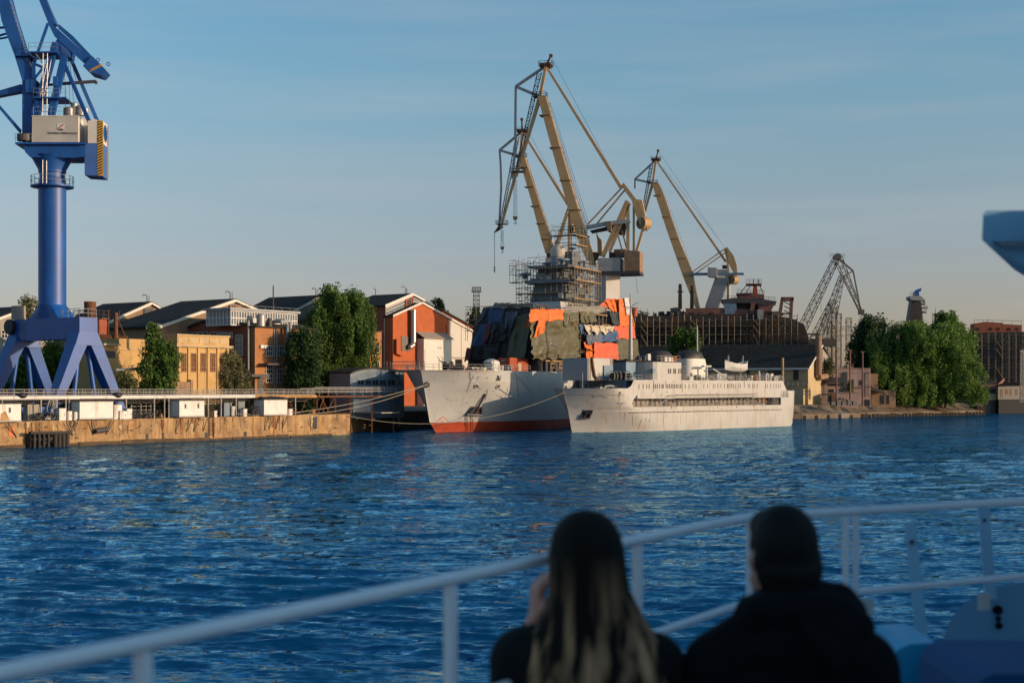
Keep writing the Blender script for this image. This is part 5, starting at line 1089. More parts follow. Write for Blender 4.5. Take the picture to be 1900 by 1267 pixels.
# ------------------------------------------------------------------ things on the bow deck
ct = thing('shipping_container', tuple(ws.w(19, 5, 10.92)), 'rusty red shipping container on the bow deck of warship', 'container')
def wcb(b, q0, q1, l0, l1, z0, z1): return wbox(b, q0, q1, l0, l1, z0, z1)
k = MB(); wcb(k, 16, 22, 3.8, 6.2, 10.95, 13.5); k.build('body', M['container_red'], ct)
k = MB()
for i in range(20): q = 16.15 + 5.7 * i / 19; wcb(k, q - .07, q + .07, 6.2, 6.24, 11.1, 13.35)
for i in range(9): l = 3.95 + 2.1 * i / 8; wcb(k, 15.96, 16, l - .06, l + .06, 11.1, 13.35)
k.build('corrugation', M['container_red'], ct)
k = MB(); wcb(k, 18.3, 19.5, 6.25, 6.4, 11, 12.5); k.build('leaning_board', M['yellow_pale'], ct)
text('ZIM', 'lettering', ws.w(15.94, 4.35, 12.75), ws.st, Vector((0, 0, 1)), .42, M['frame_white'], ct)
def drum(q, l, m, lab): r = thing('oil_drum', tuple(ws.w(q, l, 10.92)), lab, 'drum', 'drums on the bow deck'); MB().lathe(ws.w(q, l, 10.92), [(.3, 0), (.3, .45), (.33, .47), (.3, .5), (.3, 1.0), (.27, 1.02), (.02, 1.02)], 14).build('body', M[m], r, True)
drum(13.0, 5.9, 'house_white', 'cream drum on the bow deck, leftmost of four before the container'); drum(13.4, 6.3, 'house_white', 'cream drum right beside the leftmost drum before the container'); drum(14.4, 6.8, 'ship_grey', 'blue-grey drum nearer the container, the left one'); drum(14.9, 7.1, 'ship_grey', 'blue-grey drum nearest the red container')
k = MB(); c = ws.w(12.2, 5.0, 10.92)
secs = []
for z, s_ in ((0, 1.0), (.5, .98), (1.1, .9), (1.75, .85), (2.0, .72), (2.15, .4), (2.3, .08)):
    secs.append([c + (ws.ax * 1.5 * math.copysign(abs(math.cos(a)) ** .5, math.cos(a)) * (1 + .35 * mnoise.noise(Vector((a * 1.7, z * 2, 1)))) + ws.st * 1.3 * math.copysign(abs(math.sin(a)) ** .5, math.sin(a)) * (1 + .35 * mnoise.noise(Vector((a * 1.7, z * 2, 5))))) * s_ + Vector((0, 0, z)) for a in [6.2832 * i / 18 for i in range(18)]])
k.loft(secs); tag(k.build('covered_cargo', M['tarp_white'], None, False), 'heap of cargo under white sheeting on the bow deck', 'cargo')
k = MB(); c = ws.w(9.5, 4.0, 10.92); 
for i in range(14): k.box(c + ws.ax * rnd.uniform(-1.4, 1.6) + ws.st * rnd.uniform(-2, 2) + Vector((0, 0, rnd.uniform(.2, .7))), rnd.uniform(.6, 2.2), rnd.uniform(.3, .9), rnd.uniform(.2, .5), (rnd.uniform(-1, 1), 1))
tag(k.build('lumber_pile', M['tarp_cream']), 'untidy pile of pale boards on the bow deck left of the white cargo', 'lumber')
wi = thing('deck_winch', tuple(ws.w(5.2, 2.2, 10.92)), 'orange-brown winch with dark drum near the bow tip of the warship', 'winch')
k = MB(); wcb(k, 4.4, 6.4, 1.4, 3.6, 10.92, 11.9); wcb(k, 5.2, 6.2, 1.8, 3.2, 11.9, 13.0); k.build('housing', M['wood_wall'], wi)
k = MB(); k.lathe(ws.w(4.2, .4, 11.8), [(.9, -.7), (.9, -.6), (.5, -.58), (.5, .58), (.9, .6), (.9, .7)], 16, axis=ws.st); k.build('drum', M['steel_dark'], wi, True)
k = MB()
for l in (.0, .8): k.path([ws.w(2.4, l - 1.5, 10.9), ws.w(2.4, l - 1.5, 13.2), ws.w(2.4, l - 1.9, 13.5)], .06, 5)
for i in range(6): k.path(catenary(ws.w(2.4, -1.5, 13), ws.w(6 + i, 1 + i * .4, 11.2), .3 + .1 * i), .03, 4)
tag(k.build('cable_posts', M['rope_dark']), 'thin posts with loose cables near the bow tip of the warship', 'cables')
k = MB()
for q, l in ((26, 8.3), (29, 8.3)):
    for a in (0, 1.2): k.beam(ws.w(q + a, l - .2, 10.95), ws.w(q + a, l + .5, 12.9), .12, .12)
    k.beam(ws.w(q - .2, l + .3, 12.6), ws.w(q + 1.4, l + .3, 12.6), .2, .2); k.beam(ws.w(q - .2, l + .3, 11.8), ws.w(q + 1.4, l + .3, 11.8), .12, .12)
k.beam(ws.w(24, 8.6, 13.1), ws.w(33, 8.6, 13.1), .25, .3)
tag(k.build('trestle', M['plank']), 'yellow timber trestles below the lowest olive tarpaulin', 'trestle')
bp = thing('boarding_platform', tuple(P(745, 700, 262)), 'railed boarding platform on struts reaching the warship bow from the shore', 'platform')
a, c = P(718, 686, 262), P(778, 686, 256); k = MB(); k.prism([a, c, c + Vector((.8, 2.2, 0)), a + Vector((.8, 2.2, 0))], (0, 0, -.3)); k.build('deck', M['rail_grey'], bp)
k = MB(); k.rail([a, c], 1.5, .045, 1.0, (1, .6, .3)); k.rail([a + Vector((.8, 2.2, 0)), c + Vector((.8, 2.2, 0))], 1.5, .045, 1.5); k.build('guard_rail', M['rail_grey'], bp)
k = MB(); k.beam(P(727, 688, 262), P(741, 703, 259), .2, .2); k.beam(P(741, 688, 260), P(741, 704, 259), .2, .2); k.beam(P(741, 700, 259), Vector((P(741, 700, 259).x, 259, 1)), .5, .5); k.build('strut', M['steel_dark'], bp)

# ------------------------------------------------------------------ mooring ropes
def rope(a, b, sag, lab, m='rope', r=.055): k = MB(); k.path(catenary(a, b, sag), r, 6); return tag(k.build('mooring_rope', M[m], None, True), lab, 'rope', 'mooring ropes')
fl = ws.pt(ws.stem(8.5) + .45, 8.5, 1) - ws.ax * .1 + ws.st * .1
rope(fl, Q(tq(548, .2), 3.9, .2), .5, 'upper of the two pale ropes from the warship bow to the quay'); rope(fl, Q(tq(556, .4), 3.5, .4), 1.0, 'lower of the two pale ropes from the warship bow to the quay')
rope(Q(tq(440, 0), 3.9, 0), Q(tq(556, .3), 3.9, .3), .25, 'thin pale rope lying low along the quay edge', r=.045)
# ------------------------------------------------------------------ the white ship in front
s2 = Hull(((1061 - 950) * 252.6 / F, 252.6), (.672, .741), 13.6, 67.5, lerpf([-1.5, 0, 4, 7.8], [.8, 0, -1.1, -2.7]), lerpf([0, 4, 7.8], [19, 11, 6.8]), lerpf([0, 4, 7.8], [1.7, 1.85, 1.9]),
          lambda u, z: 1 if u < .93 else 1 - .45 * ((u - .93) / .07) ** 2 * (1.25 - .05 * z), lerpf([-1.5, 0, 2, 4, 8], [.92, .95, .985, 1, 1]))
sr_ = thing('white_ship', tuple(s2.w(30, 0, 0)), 'old rust-streaked white ship moored outside the warship', 'ship')
ST = s2.L
zs_low = [-1.5, 0, .8, 1.6, 2.4, 3.2, 4.0, 4.45]
# stern that undercuts: hull ends further forward at the waterline
def s2skin(zs, q0, q1f, n=46, sides=(1, -1)):
    b = MB()
    for sd in sides:
        secs = []
        for z in zs:
            a = s2.stem(z) if q0 is None else q0; e_ = q1f(z); secs.append([s2.pt(a + (e_ - a) * (k / n) ** 1.25, z, sd) for k in range(n + 1)])
        b.loft(secs, close=False)
    return b
qe = lerpf([-1.5, 0, 2.6, 4.5, 7.4], [62.5, 63.5, 67.2, 67.0, 66.2])
k = s2skin(zs_low, None, qe); k.loft([[s2.pt(qe(z), z, sd) for z in zs_low] for sd in (1, -1)], close=False); k.build('hull', M['ship_white'], sr_, True)
qf, qr0, qr1 = 22.0, s2.at(1176, 745)[0], s2.at(1449, 745)[0]
z_top = 7.82
# strake beside the open gallery: bow piece, stern piece and the wall above it
k = s2skin([4.45, 5.1, 5.9, 6.8, z_top], None, lambda z: qr0 - .6 + .6 * abs((z - 5.15) / .8) ** 2 if 4.35 < z < 5.95 else qr0 + 1.2, 40); k.build('bow_strake', M['ship_white'], sr_, True)
k = s2skin([4.45, 5.2, 5.95, 7.35], qr1, qe, 14); k.loft([[s2.pt(qe(z), z, sd) for z in (4.45, 5.2, 5.95, 7.35)] for sd in (1, -1)], close=False); k.build('stern_strake', M['ship_white'], sr_, True)
zt2 = 9.35
qs0, qs1 = s2.at(1181, 712)[0], s2.at(1453, 712)[0]
k = s2skin([5.95, 6.6, z_top], qr0 + 1.0, lambda z: qs1 + (2.2 if z < 7 else 1.0), 30); k.build('side_wall', M['ship_white'], sr_)
k = s2skin([z_top, 8.6, zt2], qs0 - .6, lambda z: qs1 + 1.0 - (z - z_top) * .75, 30)
def swept(sd):
    return [s2.pt(qs0 - .61, z_top, sd), s2.pt(qs0 - .61, zt2, sd), s2.pt(qs0 - 1.0, zt2 - .25, sd), s2.pt(qs0 - 1.25, zt2 - .7, sd), s2.pt(qs0 - 1.7, z_top + .35, sd), s2.pt(qs0 - 2.6, z_top + .02, sd)]
for sd in (1, -1): k.add(swept(sd), [(0, 1, 2, 3, 4, 5)])
k.build('upper_wall', M['ship_white'], sr_)
s2.deck(4.4, None, 64, .1).build('main_deck', M['deck_red'], sr_); s2.deck(6.7, None, 12.5, .1).build('fore_deck', M['deck_red'], sr_)
k = MB()
def sbox(b, q0, q1, l0, l1, z0, z1, ti=0.0, t0=0.0, t1=0.0):
    return b.hexa([s2.w(q0, l0, z0), s2.w(q1, l0, z0), s2.w(q1, l1, z0), s2.w(q0, l1, z0)], [s2.w(q0 + t0, l0 + ti, z1), s2.w(q1 - t1, l0 + ti, z1), s2.w(q1 - t1, l1 - ti, z1), s2.w(q0 + t0, l1 - ti, z1)])
sbox(k, qs0 - .3, qs1 + .6, -6.75, 6.75, zt2 - .12, zt2 - .02); sbox(k, qr0, qr1 + 1, -6.7, 6.7, 5.97, 6.05); k.build('boat_deck', M['rail_grey'], sr_)
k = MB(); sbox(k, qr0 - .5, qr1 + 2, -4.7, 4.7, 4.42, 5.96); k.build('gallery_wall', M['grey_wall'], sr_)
for i in range(34):
    q = qr0 + 2 + (qr1 - qr0 - 3) * i / 33; k = MB(); (sbox(k, q - .35, q + .35, 4.7, 4.74, 4.55, 5.85) if i % 3 else sbox(k, q - .25, q + .25, 4.7, 4.75, 5.0, 5.6)); k.build('gallery_door' if i % 3 else 'gallery_window', M['steel_dark'], sr_)
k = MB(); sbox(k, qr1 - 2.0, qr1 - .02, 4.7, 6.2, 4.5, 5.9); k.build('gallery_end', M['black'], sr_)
k = MB()
for i in range(22): q = qr0 + 1.2 + (qr1 - qr0 - 2) * i / 21; k.tube(s2.w(q, 6.6, 4.45), s2.w(q, 6.6, 5.98), .05, n=5)
for z in (4.8, 5.1): k.tube(s2.w(qr0 + .6, 6.6, z), s2.w(qr1 - .4, 6.6, z), .025, n=4)
for i in range(60): q = qr0 + 10 + (qr1 - qr0 - 11) * rnd.random(); zz = rnd.uniform(4.5, 5.4); k.path([s2.w(q, 5.6, zz), s2.w(q + rnd.uniform(-.8, .8), 5.4, zz + rnd.uniform(.1, .5)), s2.w(q + rnd.uniform(-1.2, 1.2), 5.7, zz)], .045, 4)
k.build('gallery_post', M['rail_grey'], sr_)
# white ramp rail in front of the side
qa, qb = s2.at(1236, 737)[0], s2.at(1403, 735)[0]
k = MB(); pts = [s2.w(qa, 7.25, 5.85), s2.w(qa + 2.5, 7.25, 6.0), s2.w(qb - 2, 7.25, 6.1), s2.w(qb, 7.25, 6.3)]
for z in (0, .62): 
    for a, b in zip(pts, pts[1:]): k.tube(a + Vector((0, 0, z)), b + Vector((0, 0, z)), .07, n=5)
for a, b in zip(pts, pts[1:]):
    n = max(1, int((b - a).length / .42))
    for i in range(n + 1): p = a.lerp(b, i / n); k.tube(p, p + Vector((0, 0, .62)), .022, n=4)
k.path([s2.w(qa - 2.2, 7.1, 4.6), s2.w(qa - 1.2, 7.25, 5.6), pts[0]], .07, 5); gwy = k.build('accommodation_ladder', M['rail_grey'], sr_)
k = MB()
for i in range(15): q = qa + (qb - qa) * i / 14; k.beam(s2.w(q, 6.8, 5.9), s2.w(q, 7.25, 5.98), .06, .06)
k.build('ladder_bracket', M['steel_dark'], gwy)
# fender strip with gaps
k = MB(); q = s2.at(1168, 763)[0]
while q < qr1 - .5:
    L = rnd.uniform(.9, 1.5); z = 3.45; a, b = s2.pt(q, z, 1, .03), s2.pt(q + L, z, 1, .03); k.beam(a, b, .06, .16 * (1 if q < 30 else .8)); q += L + rnd.uniform(.15, .3)
k.build('fender_strip', M['black'], sr_)
k = MB(); k.loft([[s2.pt(s2.stem(3.7) + 2 + (58 - 2) * i / 40, 3.72, 1, o) + Vector((0, 0, z)) for i in range(41)] for o, z in ((.0, .05), (.05, .04), (.05, -.04), (0, -.05))], close=False); k.build('rubbing_strake', M['ship_white'], sr_)
# windows in the upper wall, each its own pane
def pane(px, py, wd, hh, m='glass'):
    k = MB(); s2.patch(k, px, py, wd, hh, .012); return k.build('window', M[m], sr_)
for px in (1186, 1194, 1200, 1205): pane(px, 717, .22, .85, 'glass')
for px in (1213, 1216, 1220, 1224, 1228, 1231, 1236, 1239, 1242.5, 1245.5, 1249, 1252, 1255, 1258, 1262, 1265): pane(px, 716.5, .26, .8)
for px in (1271.5, 1278.5, 1285.5, 1292.5, 1306, 1313): pane(px, 716.5, .16, .8)
for px in (1324, 1327, 1332, 1337.5, 1344, 1350, 1353, 1357, 1360, 1365, 1369.5, 1374, 1388, 1391, 1397, 1400, 1405, 1421, 1424, 1430, 1436, 1440, 1445, 1448): pane(px, 716, .24 if px in (1350, 1353, 1357, 1360) else .16, .85)
for px, py in ((1238, 727), (1227, 734), (1247, 754), (1246, 757), (1254, 756), (1367.5, 755), (1398.5, 753), (1415, 753), (1338, 759)): pane(px, py, .25, .3, 'steel_dark')
# anchor, its recess, fairlead, emblem and name on the bow
p, t, v, n = s2.frame(1089, 770, .03); k = MB(); k.prism([s2.on(1080, 760.5, .03), s2.on(1101, 760.5, .03), s2.on(1094, 777, .03), s2.on(1077, 777, .03)], -n * .05); k.build('anchor_pocket', M['black'], sr_)
k = MB(); b0 = p + n * .15; k.beam(b0 + v * .8 - t * .2, b0 - v * .7 - t * .5, .25, .25); k.beam(b0 - v * .65 - t * 1.1, b0 - v * .55 + t * .7, .3, .28); k.beam(b0 - v * .65 - t * 1.0, b0 + v * .2 - t * .9, .25, .2); k.beam(b0 - v * .55 + t * .6, b0 + v * .3 + t * .55, .22, .2); k.build('anchor', M['steel_dark'], sr_)
k = MB(); p, t, v, n = s2.frame(1150, 729, .03); k.lathe(p, [(.12, 0), (.2, .03), (.2, .06), (.1, .06)], 12, axis=n); k.build('fairlead', M['black'], sr_)
k = MB(); q_ = [(1101, 732), (1104, 735), (1110, 734), (1118, 734.5), (1124, 736), (1128, 738), (1122, 737.6), (1110, 736.5), (1104, 737), (1101, 738.6)]; k.prism([s2.on(x, y, .035) for x, y in q_], Vector((.03, -.03, 0)))
k.build('fish_emblem', M['rail_grey'], sr_)
p, t, v, n = s2.frame(1140.5, 749.5, .02); text('ЕЛАНА', 'ship_name', p, t, v, .42, M['frame_white'], sr_, 1.0, .02)
# rust runs
for i in range(34):
    x_ = rnd.uniform(1110, 1455); y_ = rnd.choice((708, 725, 753, 765, 765, 768)); k = MB(); L_ = rnd.uniform(8, 28); s2.strip(k, [(x_, y_), (x_ + rnd.uniform(-1, 1), y_ + L_ * .5), (x_ + rnd.uniform(-2, 1), min(y_ + L_, 794))], rnd.choice((.035, .05, .07)), .011); k.build('rust_streak', M[rnd.choice(('rust_run', 'grey_wall', 'wood_wall', 'rust_run'))], sr_)
def run(pts, w, m='rust_run'): k = MB(); s2.strip(k, pts, min(w * .6, .2), .012); k.build('rust_streak', M[m], sr_)
run([(1150, 731), (1149, 740), (1143, 757), (1137, 768)], .22); run([(1192, 765), (1191, 780), (1186, 790), (1184, 797)], .3); run([(1200, 765), (1199, 778), (1196, 796)], .1); run([(1208, 765), (1206, 780), (1203, 796)], .07, 'steel_dark')
run([(1281, 735), (1280, 760), (1280, 792)], .12); run([(1286, 750), (1286, 795)], .1); run([(1305, 764), (1305, 796)], .06); run([(1267, 752), (1268, 762)], .5); run([(1331, 751), (1332, 758)], .7)
run([(1398, 710), (1398, 740)], .35); run([(1400, 752), (1399, 760)], .4); run([(1265, 706), (1266, 728)], .4); run([(1235, 707), (1236, 716)], .8); run([(1330, 728), (1334, 736)], .6); run([(1425, 740), (1425, 762), (1425, 768)], .12, 'steel_dark'); run([(1470, 753), (1470, 765)], .1)
run([(1170, 770), (1185, 772)], .05, 'grey_wall'); run([(1062, 801), (1110, 800.5), (1180, 798.5)], .35); run([(1186, 790), (1198, 790)], .08); run([(1285, 706), (1288, 714), (1300, 732)], .06, 'steel_dark'); run([(1345, 704), (1352, 706), (1371, 728)], .05, 'steel_dark'); run([(1381, 704), (1381, 719)], .45, 'steel_dark')
run([(1213, 706), (1212, 728)], .3, 'steel_dark'); run([(1120, 788), (1124, 788)], .04, 'grey_wall')
# ---- deckhouses
k = MB(); sbox(k, 9.6, qs0 + 4, -6.2, 4.7, 6.72, 9.2); k.build('fore_house', M['ship_blue'], sr_)
k = MB()
for l in (-4.6, -3.6, -2.4, -.8, .6, 2.2, 3.6): sbox(k, 9.55, 9.6, l - .2, l + .2, 8.0, 8.7)
k.build('house_window', M['glass'], sr_)
qb0 = 12.6
zc0, zc1 = 9.4, P(1090, 666, 264).z
def q_of(px, lat):      # length along the ship at which a line at this lateral offset crosses a photograph column
    r = (px - 950) / F; a = s2.w(0, lat, 0); return (r * a.y - a.x) / (s2.ax.x - r * s2.ax.y)
q1 = q_of(1090, 1.2)
k = MB(); sbox(k, q1, q1 + 7.2, -4.6, 1.2, 9.22, zc1); wh = k.build('crane_house', M['ship_grey'], sr_)
k = MB(); sbox(k, q1 + .1, q1 + 7.3, 1.2, 1.24, 9.3, zc1 - .1); k.build('side_plate', M['ship_white'], wh)
k = MB(); sbox(k, q1 + 4.4, q1 + 7.0, 1.24, 1.5, 9.3, zc1 - 1.3); k.build('locker', M['ship_blue'], wh)
k = MB(); c = [s2.w(q1 + 1.0, 1.4, zc1 + .2), s2.w(q1 + 1.2, 1.5, zc1 - 1.5), s2.w(q1 + 1.7, 1.5, zc1 - 3.2), s2.w(q1 + 2.6, 1.7, 9.3)]; k.path(c, .22, 7); k.build('exhaust_hose', M['rust'], wh)
k = MB(); k.ladder(s2.w(q1 + .5, 1.35, 9.3), s2.w(q1 + .5, 1.35, zc1), .5, s2.ax, .04); k.ladder(s2.w(q1 + 6.8, 1.35, 9.3), s2.w(q1 + 6.8, 1.35, zc1), .5, s2.ax, .04); k.build('wall_ladder', M['rust'], wh)
q2 = q_of(1152, 1.4); zd = P(1160, 669, 272).z
k = MB(); sbox(k, q2, q2 + 9, -6.2, 2.6, 9.22, zd - .4); bh = k.build('tween_house', M['ship_blue'], sr_)
k = MB(); sbox(k, q2 - .4, q2 + 9.2, -6.5, 3.0, zd - .39, zd - .1); k.build('roof', M['roof_dark'], bh)
# winches with round guards between the houses
for i, px in enumerate((1137, 1142.5, 1149, 1158, 1167)):
    c = s2.w(q_of(px, 3.4), 3.4, 9.25); w_ = thing('cable_winch', tuple(c), 'dark cable winch under a pale hoop, number from left unclear' , 'winch', 'cable winches between the deckhouses')
    k = MB(); k.lathe(c + Vector((0, 0, .75)), [(.6, -.3), (.6, -.25), (.35, -.2), (.35, .2), (.6, .25), (.6, .3)], 14, axis=s2.ax); k.build('drum', M['black'], w_, True)
    k = MB(); k.path([c + s2.st * .75 * math.cos(a) + Vector((0, 0, .75 + .95 * max(math.sin(a), -.8))) - s2.ax * .35 for a in [(-.25 + 1.5 * j / 12) * math.pi for j in range(13)]], .07, 6); k.build('hoop', M['rail_grey'], w_, True)
    w_['label'] = ['dark cable winch under a pale hoop, nearest the bow, first of five', 'dark cable winch under a pale hoop, second from the bow', 'dark cable winch under a pale hoop, the middle one of five', 'dark cable winch under a pale hoop, fourth from the bow', 'dark cable winch under a pale hoop, closest to the bridge'][i]
# bridge with rounded front
q3 = q_of(1196, 4.6); zb3, zt3 = zt2 - .1, P(1225, 673, 270).z
k = MB(); poly = []
for i in range(9): a = -math.pi / 2 + math.pi * i / 8; poly.append(s2.w(q3 + 2.2 - 2.2 * math.cos(a), 5.9 * math.sin(a) * 1.0, zb3))
q3e = q_of(1265, 6.0); poly = poly + [s2.w(q3e, 5.9, zb3), s2.w(q3e, -5.9, zb3)]
k.prism(poly, (0, 0, zt3 - zb3)); br_ = k.build('bridge', M['ship_white'], sr_)
k = MB(); k.prism([p + Vector((0, 0, zt3 - zb3 + .005)) for p in poly], (0, 0, .14)); k.build('roof', M['roof_dark'], br_)
brp = Pl(s2.w(0, 5.9, 0), s2.ax)
for px in (1239.5, 1243, 1249, 1252, 1258.5, 1262.5):
    u0, u1, z0, z1 = pxr(brp, px, 684, px + 2.2, 693); k = MB(); prect(k, brp, u0, u1, z0, z1, .02, .03); k.build('window', M['glass'], br_)
k = MB(); u0, u1, z0, z1 = pxr(brp, 1211, 684, 1216, 692, .0); p = s2.w(q3 + .9, 5.0, 0); 
prect(k, brp, brp.u(1211), brp.u(1215.5), z0, z1, .02, .5); k.build('window', M['ship_blue'], br_)
k = MB()
for i in range(8): prect(k, brp, brp.u(1265.5), brp.u(1276), P(1, 706 - i * 3.3, 286).z, P(1, 704.7 - i * 3.3, 286).z, -.2, .5)
k.build('louvre', M['steel_dark'], br_)
zr3 = zt3 + .15; k = MB(); k.rail([s2.w(q3 + 2.5, 5.6, zr3), s2.w(q3e, 5.6, zr3)], 1.0, .03, 1.2); k.rail([s2.w(q3 + 2.5, -5.6, zr3), s2.w(q3 + 1, 0, zr3), s2.w(q3 + 2.5, 5.6, zr3)], 1.0, .03, 1.2); k.build('roof_rail', M['rail_grey'], br_)
for i, px in enumerate((1227, 1234.5, 1241.5, 1247.5)):
    c = s2.w(q_of(px, 5.3), 5.3, zr3); k = MB(); k.box(c + Vector((0, 0, .4)), .85, .3, .75, s2.ax); o_ = k.build('canvas_box', M['steel_dark' if i == 0 else 'white_box'])
    tag(o_, ['black box on the bridge roof left of white boxes', 'white box on the bridge roof, next to black one', 'white box on the bridge roof, middle one of the white three', 'white box on bridge roof beside the orange life ring'][i], 'box', 'boxes on the bridge roof')
def ring(p, n, lab, r=.36): k = MB(); x, y = perp(n); k.path([p + (x * math.cos(a) + y * math.sin(a)) * r for a in [6.2832 * i / 16 for i in range(17)]], .1, 7); tag(k.build('life_ring', M['life_orange'], None, True), lab, 'life ring', 'life rings on the white ship')
ring(s2.w(q_of(1252, 5.5), 5.6, zr3 + .55), s2.st, 'orange life ring on the bridge roof rail')
ring(s2.w(q_of(1402, 5.9), 6.1, zt2 + .75), s2.st, 'orange life ring on the boat deck rail near stern'); ring(s2.w(q_of(1417, 5.9), 5.9, 5.3), s2.st, 'orange life ring in the open gallery near stern')
# funnel with black cap, second dome
qf0 = q_of(1268, 1.0); zf0, zf1 = zt2, P(1290, 667, 286).z
def pf_(q0, q1, z0, z1, s0, s1, w0, w1, n=24):
    secs = []
    for i in range(9):
        t = i / 8; a, b, w_ = q0 + (s0) * t, q1 + s1 * t, w0 + (w1 - w0) * t
        secs.append([s2.w((a + b) / 2 + (b - a) / 2 * math.copysign(abs(math.cos(x)) ** .7, math.cos(x)), w_ * math.copysign(abs(math.sin(x)) ** .7, math.sin(x)), z0 + (z1 - z0) * t) for x in [6.2832 * j / n for j in range(n)]])
    return MB().loft(secs)
k = pf_(qf0, qf0 + 8.2, zf0, zf1, .2, -1.4, 2.6, 2.4); fn = k.build('funnel', M['ship_grey' if False else 'house_white'], sr_, True)
k = MB(); secs = []
for t in [i / 8 for i in range(9)]:
    z = zf1 + .01 + 1.75 * math.sin(t * 1.5708); sc_ = max(abs(math.cos(t * 1.5708)) ** .6, .02)
    q0, q1 = qf0 + .2 + 1.4 * t, qf0 + 6.9 - 1.6 * t; 
    secs.append([s2.w((q0 + q1) / 2 + (q1 - q0) / 2 * sc_ * math.cos(x) * 1.03, 2.46 * sc_ * math.sin(x), z + (0 if t else 0)) for x in [6.2832 * j / 24 for j in range(24)]])
k.loft(secs); k.build('funnel_cap', M['funnel_black'], fn, True)
k = MB(); c = s2.w(q_of(1226, 0), 0, zt3 + .14); secs = []
for t in [i / 7 for i in range(8)]:
    sc_ = max(abs(math.cos(t * 1.5708)) ** .6, .02); secs.append([c + s2.ax * 3.0 * sc_ * math.cos(x) + s2.st * 2.2 * sc_ * math.sin(x) + Vector((0, 0, 2.2 * math.sin(t * 1.5708))) for x in [6.2832 * j / 20 for j in range(20)]])
k.loft(secs); k.build('dark_dome', M['funnel_black'], sr_, True)
k = MB(); c = s2.w(q_of(1190, 0), 0, zt3 - .2); k.lathe(c, [(1.5, -.6), (1.5, .6), (.1, .7)], 18, axis=s2.st); k.box(c + Vector((0, 0, -.5)), 2.4, 2, 1.2, s2.ax); k.build('bridge_drum', M['funnel_black'], sr_, True)
k = MB(); c = s2.w(q_of(1203, 1.5), 1.5, zt3 + .1); k.box(c + Vector((0, 0, .7)), .8, .5, 1.6, s2.ax); k.build('cabinet', M['house_white'], sr_)
mq = q_of(1170, -1); k = MB(); zt = P(1170, 545, s2.w(mq, -1, 0).y).z; k.tube(s2.w(mq, -1, zd - .1), s2.w(mq, -1, zt - 4), .42, .30, 12); k.tube(s2.w(mq, -1, zt - 4), s2.w(mq, -1, zt), .2, .1, 8)
zy = P(1170, 571, s2.w(mq, -1, 0).y).z; k.tube(s2.w(mq - .1, -2.9, zy + .3), s2.w(mq - .1, .9, zy - .2), .06); k.tube(s2.w(mq - .1, -2.6, zy - .5), s2.w(mq, .9, zy + 1.0), .05); k.build('foremast', M['ship_white'], sr_, True)
mq = q_of(1293.5, 0); zt = P(1293, 605, s2.w(mq, 0, 0).y).z; k = MB(); k.tube(s2.w(mq, 0, zt2), s2.w(mq, 0, zt), .24, .12, 10); k.build('whip_mast', M['ship_white'], sr_, True)
# posts, vents and rails on the boat deck
k = MB(); pts = [s2.w(q_of(px, 6.0), 6.0, zt2) for px in (1268, 1300, 1340, 1400, 1452)]; k.rail(pts, 1.0, .032, 1.1, (1, .66, .33)); k.rail([s2.w(q_of(px, 6.0), -5.9, zt2) for px in (1268, 1452)], 1.0, .032, 1.4); k.rail([s2.w(63.5, 5, 7.4), s2.w(65, 3, 7.4), s2.w(65, -5, 7.4)], 1.0, .032, 1.2); k.build('deck_rail', M['rail_grey'], sr_)
for i in range(46):
    k = MB(); px = rnd.uniform(1270, 1450); q = q_of(px, 5); l = rnd.uniform(1, 5.3); h = rnd.uniform(.3, 1.1)
    if i % 3 == 0: k.lathe(s2.w(q, l, zt2), [(.2, 0), (.2, h), (.32, h + .05), (.3, h + .25), (.05, h + .35)], 8)
    elif i % 3 == 1: k.box(s2.w(q, l, zt2 + h / 2), rnd.uniform(.3, 1.6), rnd.uniform(.3, .8), h, s2.ax)
    else: k.path([s2.w(q, l, zt2), s2.w(q + .2, l, zt2 + h), s2.w(q + rnd.uniform(.5, 2), l, zt2 + h * .9), s2.w(q + 2, l, zt2)], .06, 5)
    k.build(('ventilator', 'deck_box', 'deck_pipe')[i % 3], M[rnd.choice(('rail_grey', 'ship_white', 'steel_dark', 'house_white'))], sr_)
for px, lab in ((1424, 'left of two rounded pale lockers near the stern of the white ship'), (1433, 'right of two rounded pale lockers near the stern of white ship')):
    c = s2.w(q_of(px, 4.4), 4.4, zt2); k = MB(); prof = [c + s2.ax * .6 * math.cos(a) + Vector((0, 0, 1.0 + .55 * math.sin(a))) for a in [math.pi * i / 8 for i in range(9)]]; prof = [c + s2.ax * .6] + prof + [c - s2.ax * .6]; k.prism(prof, -s2.st * 1.2); tag(k.build('deck_locker', M['ship_white']), lab, 'locker', 'rounded deck lockers')
for px, lab in ((1408, 'pale ventilator column near the stern life ring'),):
    c = s2.w(q_of(px, 5.2), 5.2, zt2); k = MB(); k.lathe(c, [(.42, 0), (.36, .3), (.32, 1.5), (.22, 1.6), (.22, 1.95), (.05, 2.0)], 12); tag(k.build('ventilator', M['ship_white'], None, True), lab, 'ventilator')
k = MB(); c = s2.w(q_of(1311, 4), 4, zt2); k.box(c + Vector((0, 0, 1.3)), .3, .3, 2.6, s2.ax); k.box(c + Vector((0, 0, 2.75)), 2.6, .5, .35, s2.ax); k.build('white_davit', M['ship_white'], sr_)
k = MB(); k.beam(s2.w(q_of(1322, 4), 4, zt2 + 2.3), s2.w(q_of(1342, 4), 4.2, zt2 + .9), .3, .25); k.box(s2.w(q_of(1335, 3.6), 3.6, zt2 + .7), 3.4, 1.2, 1.3, s2.ax); k.build('cargo_boom', M['ship_grey'], sr_)
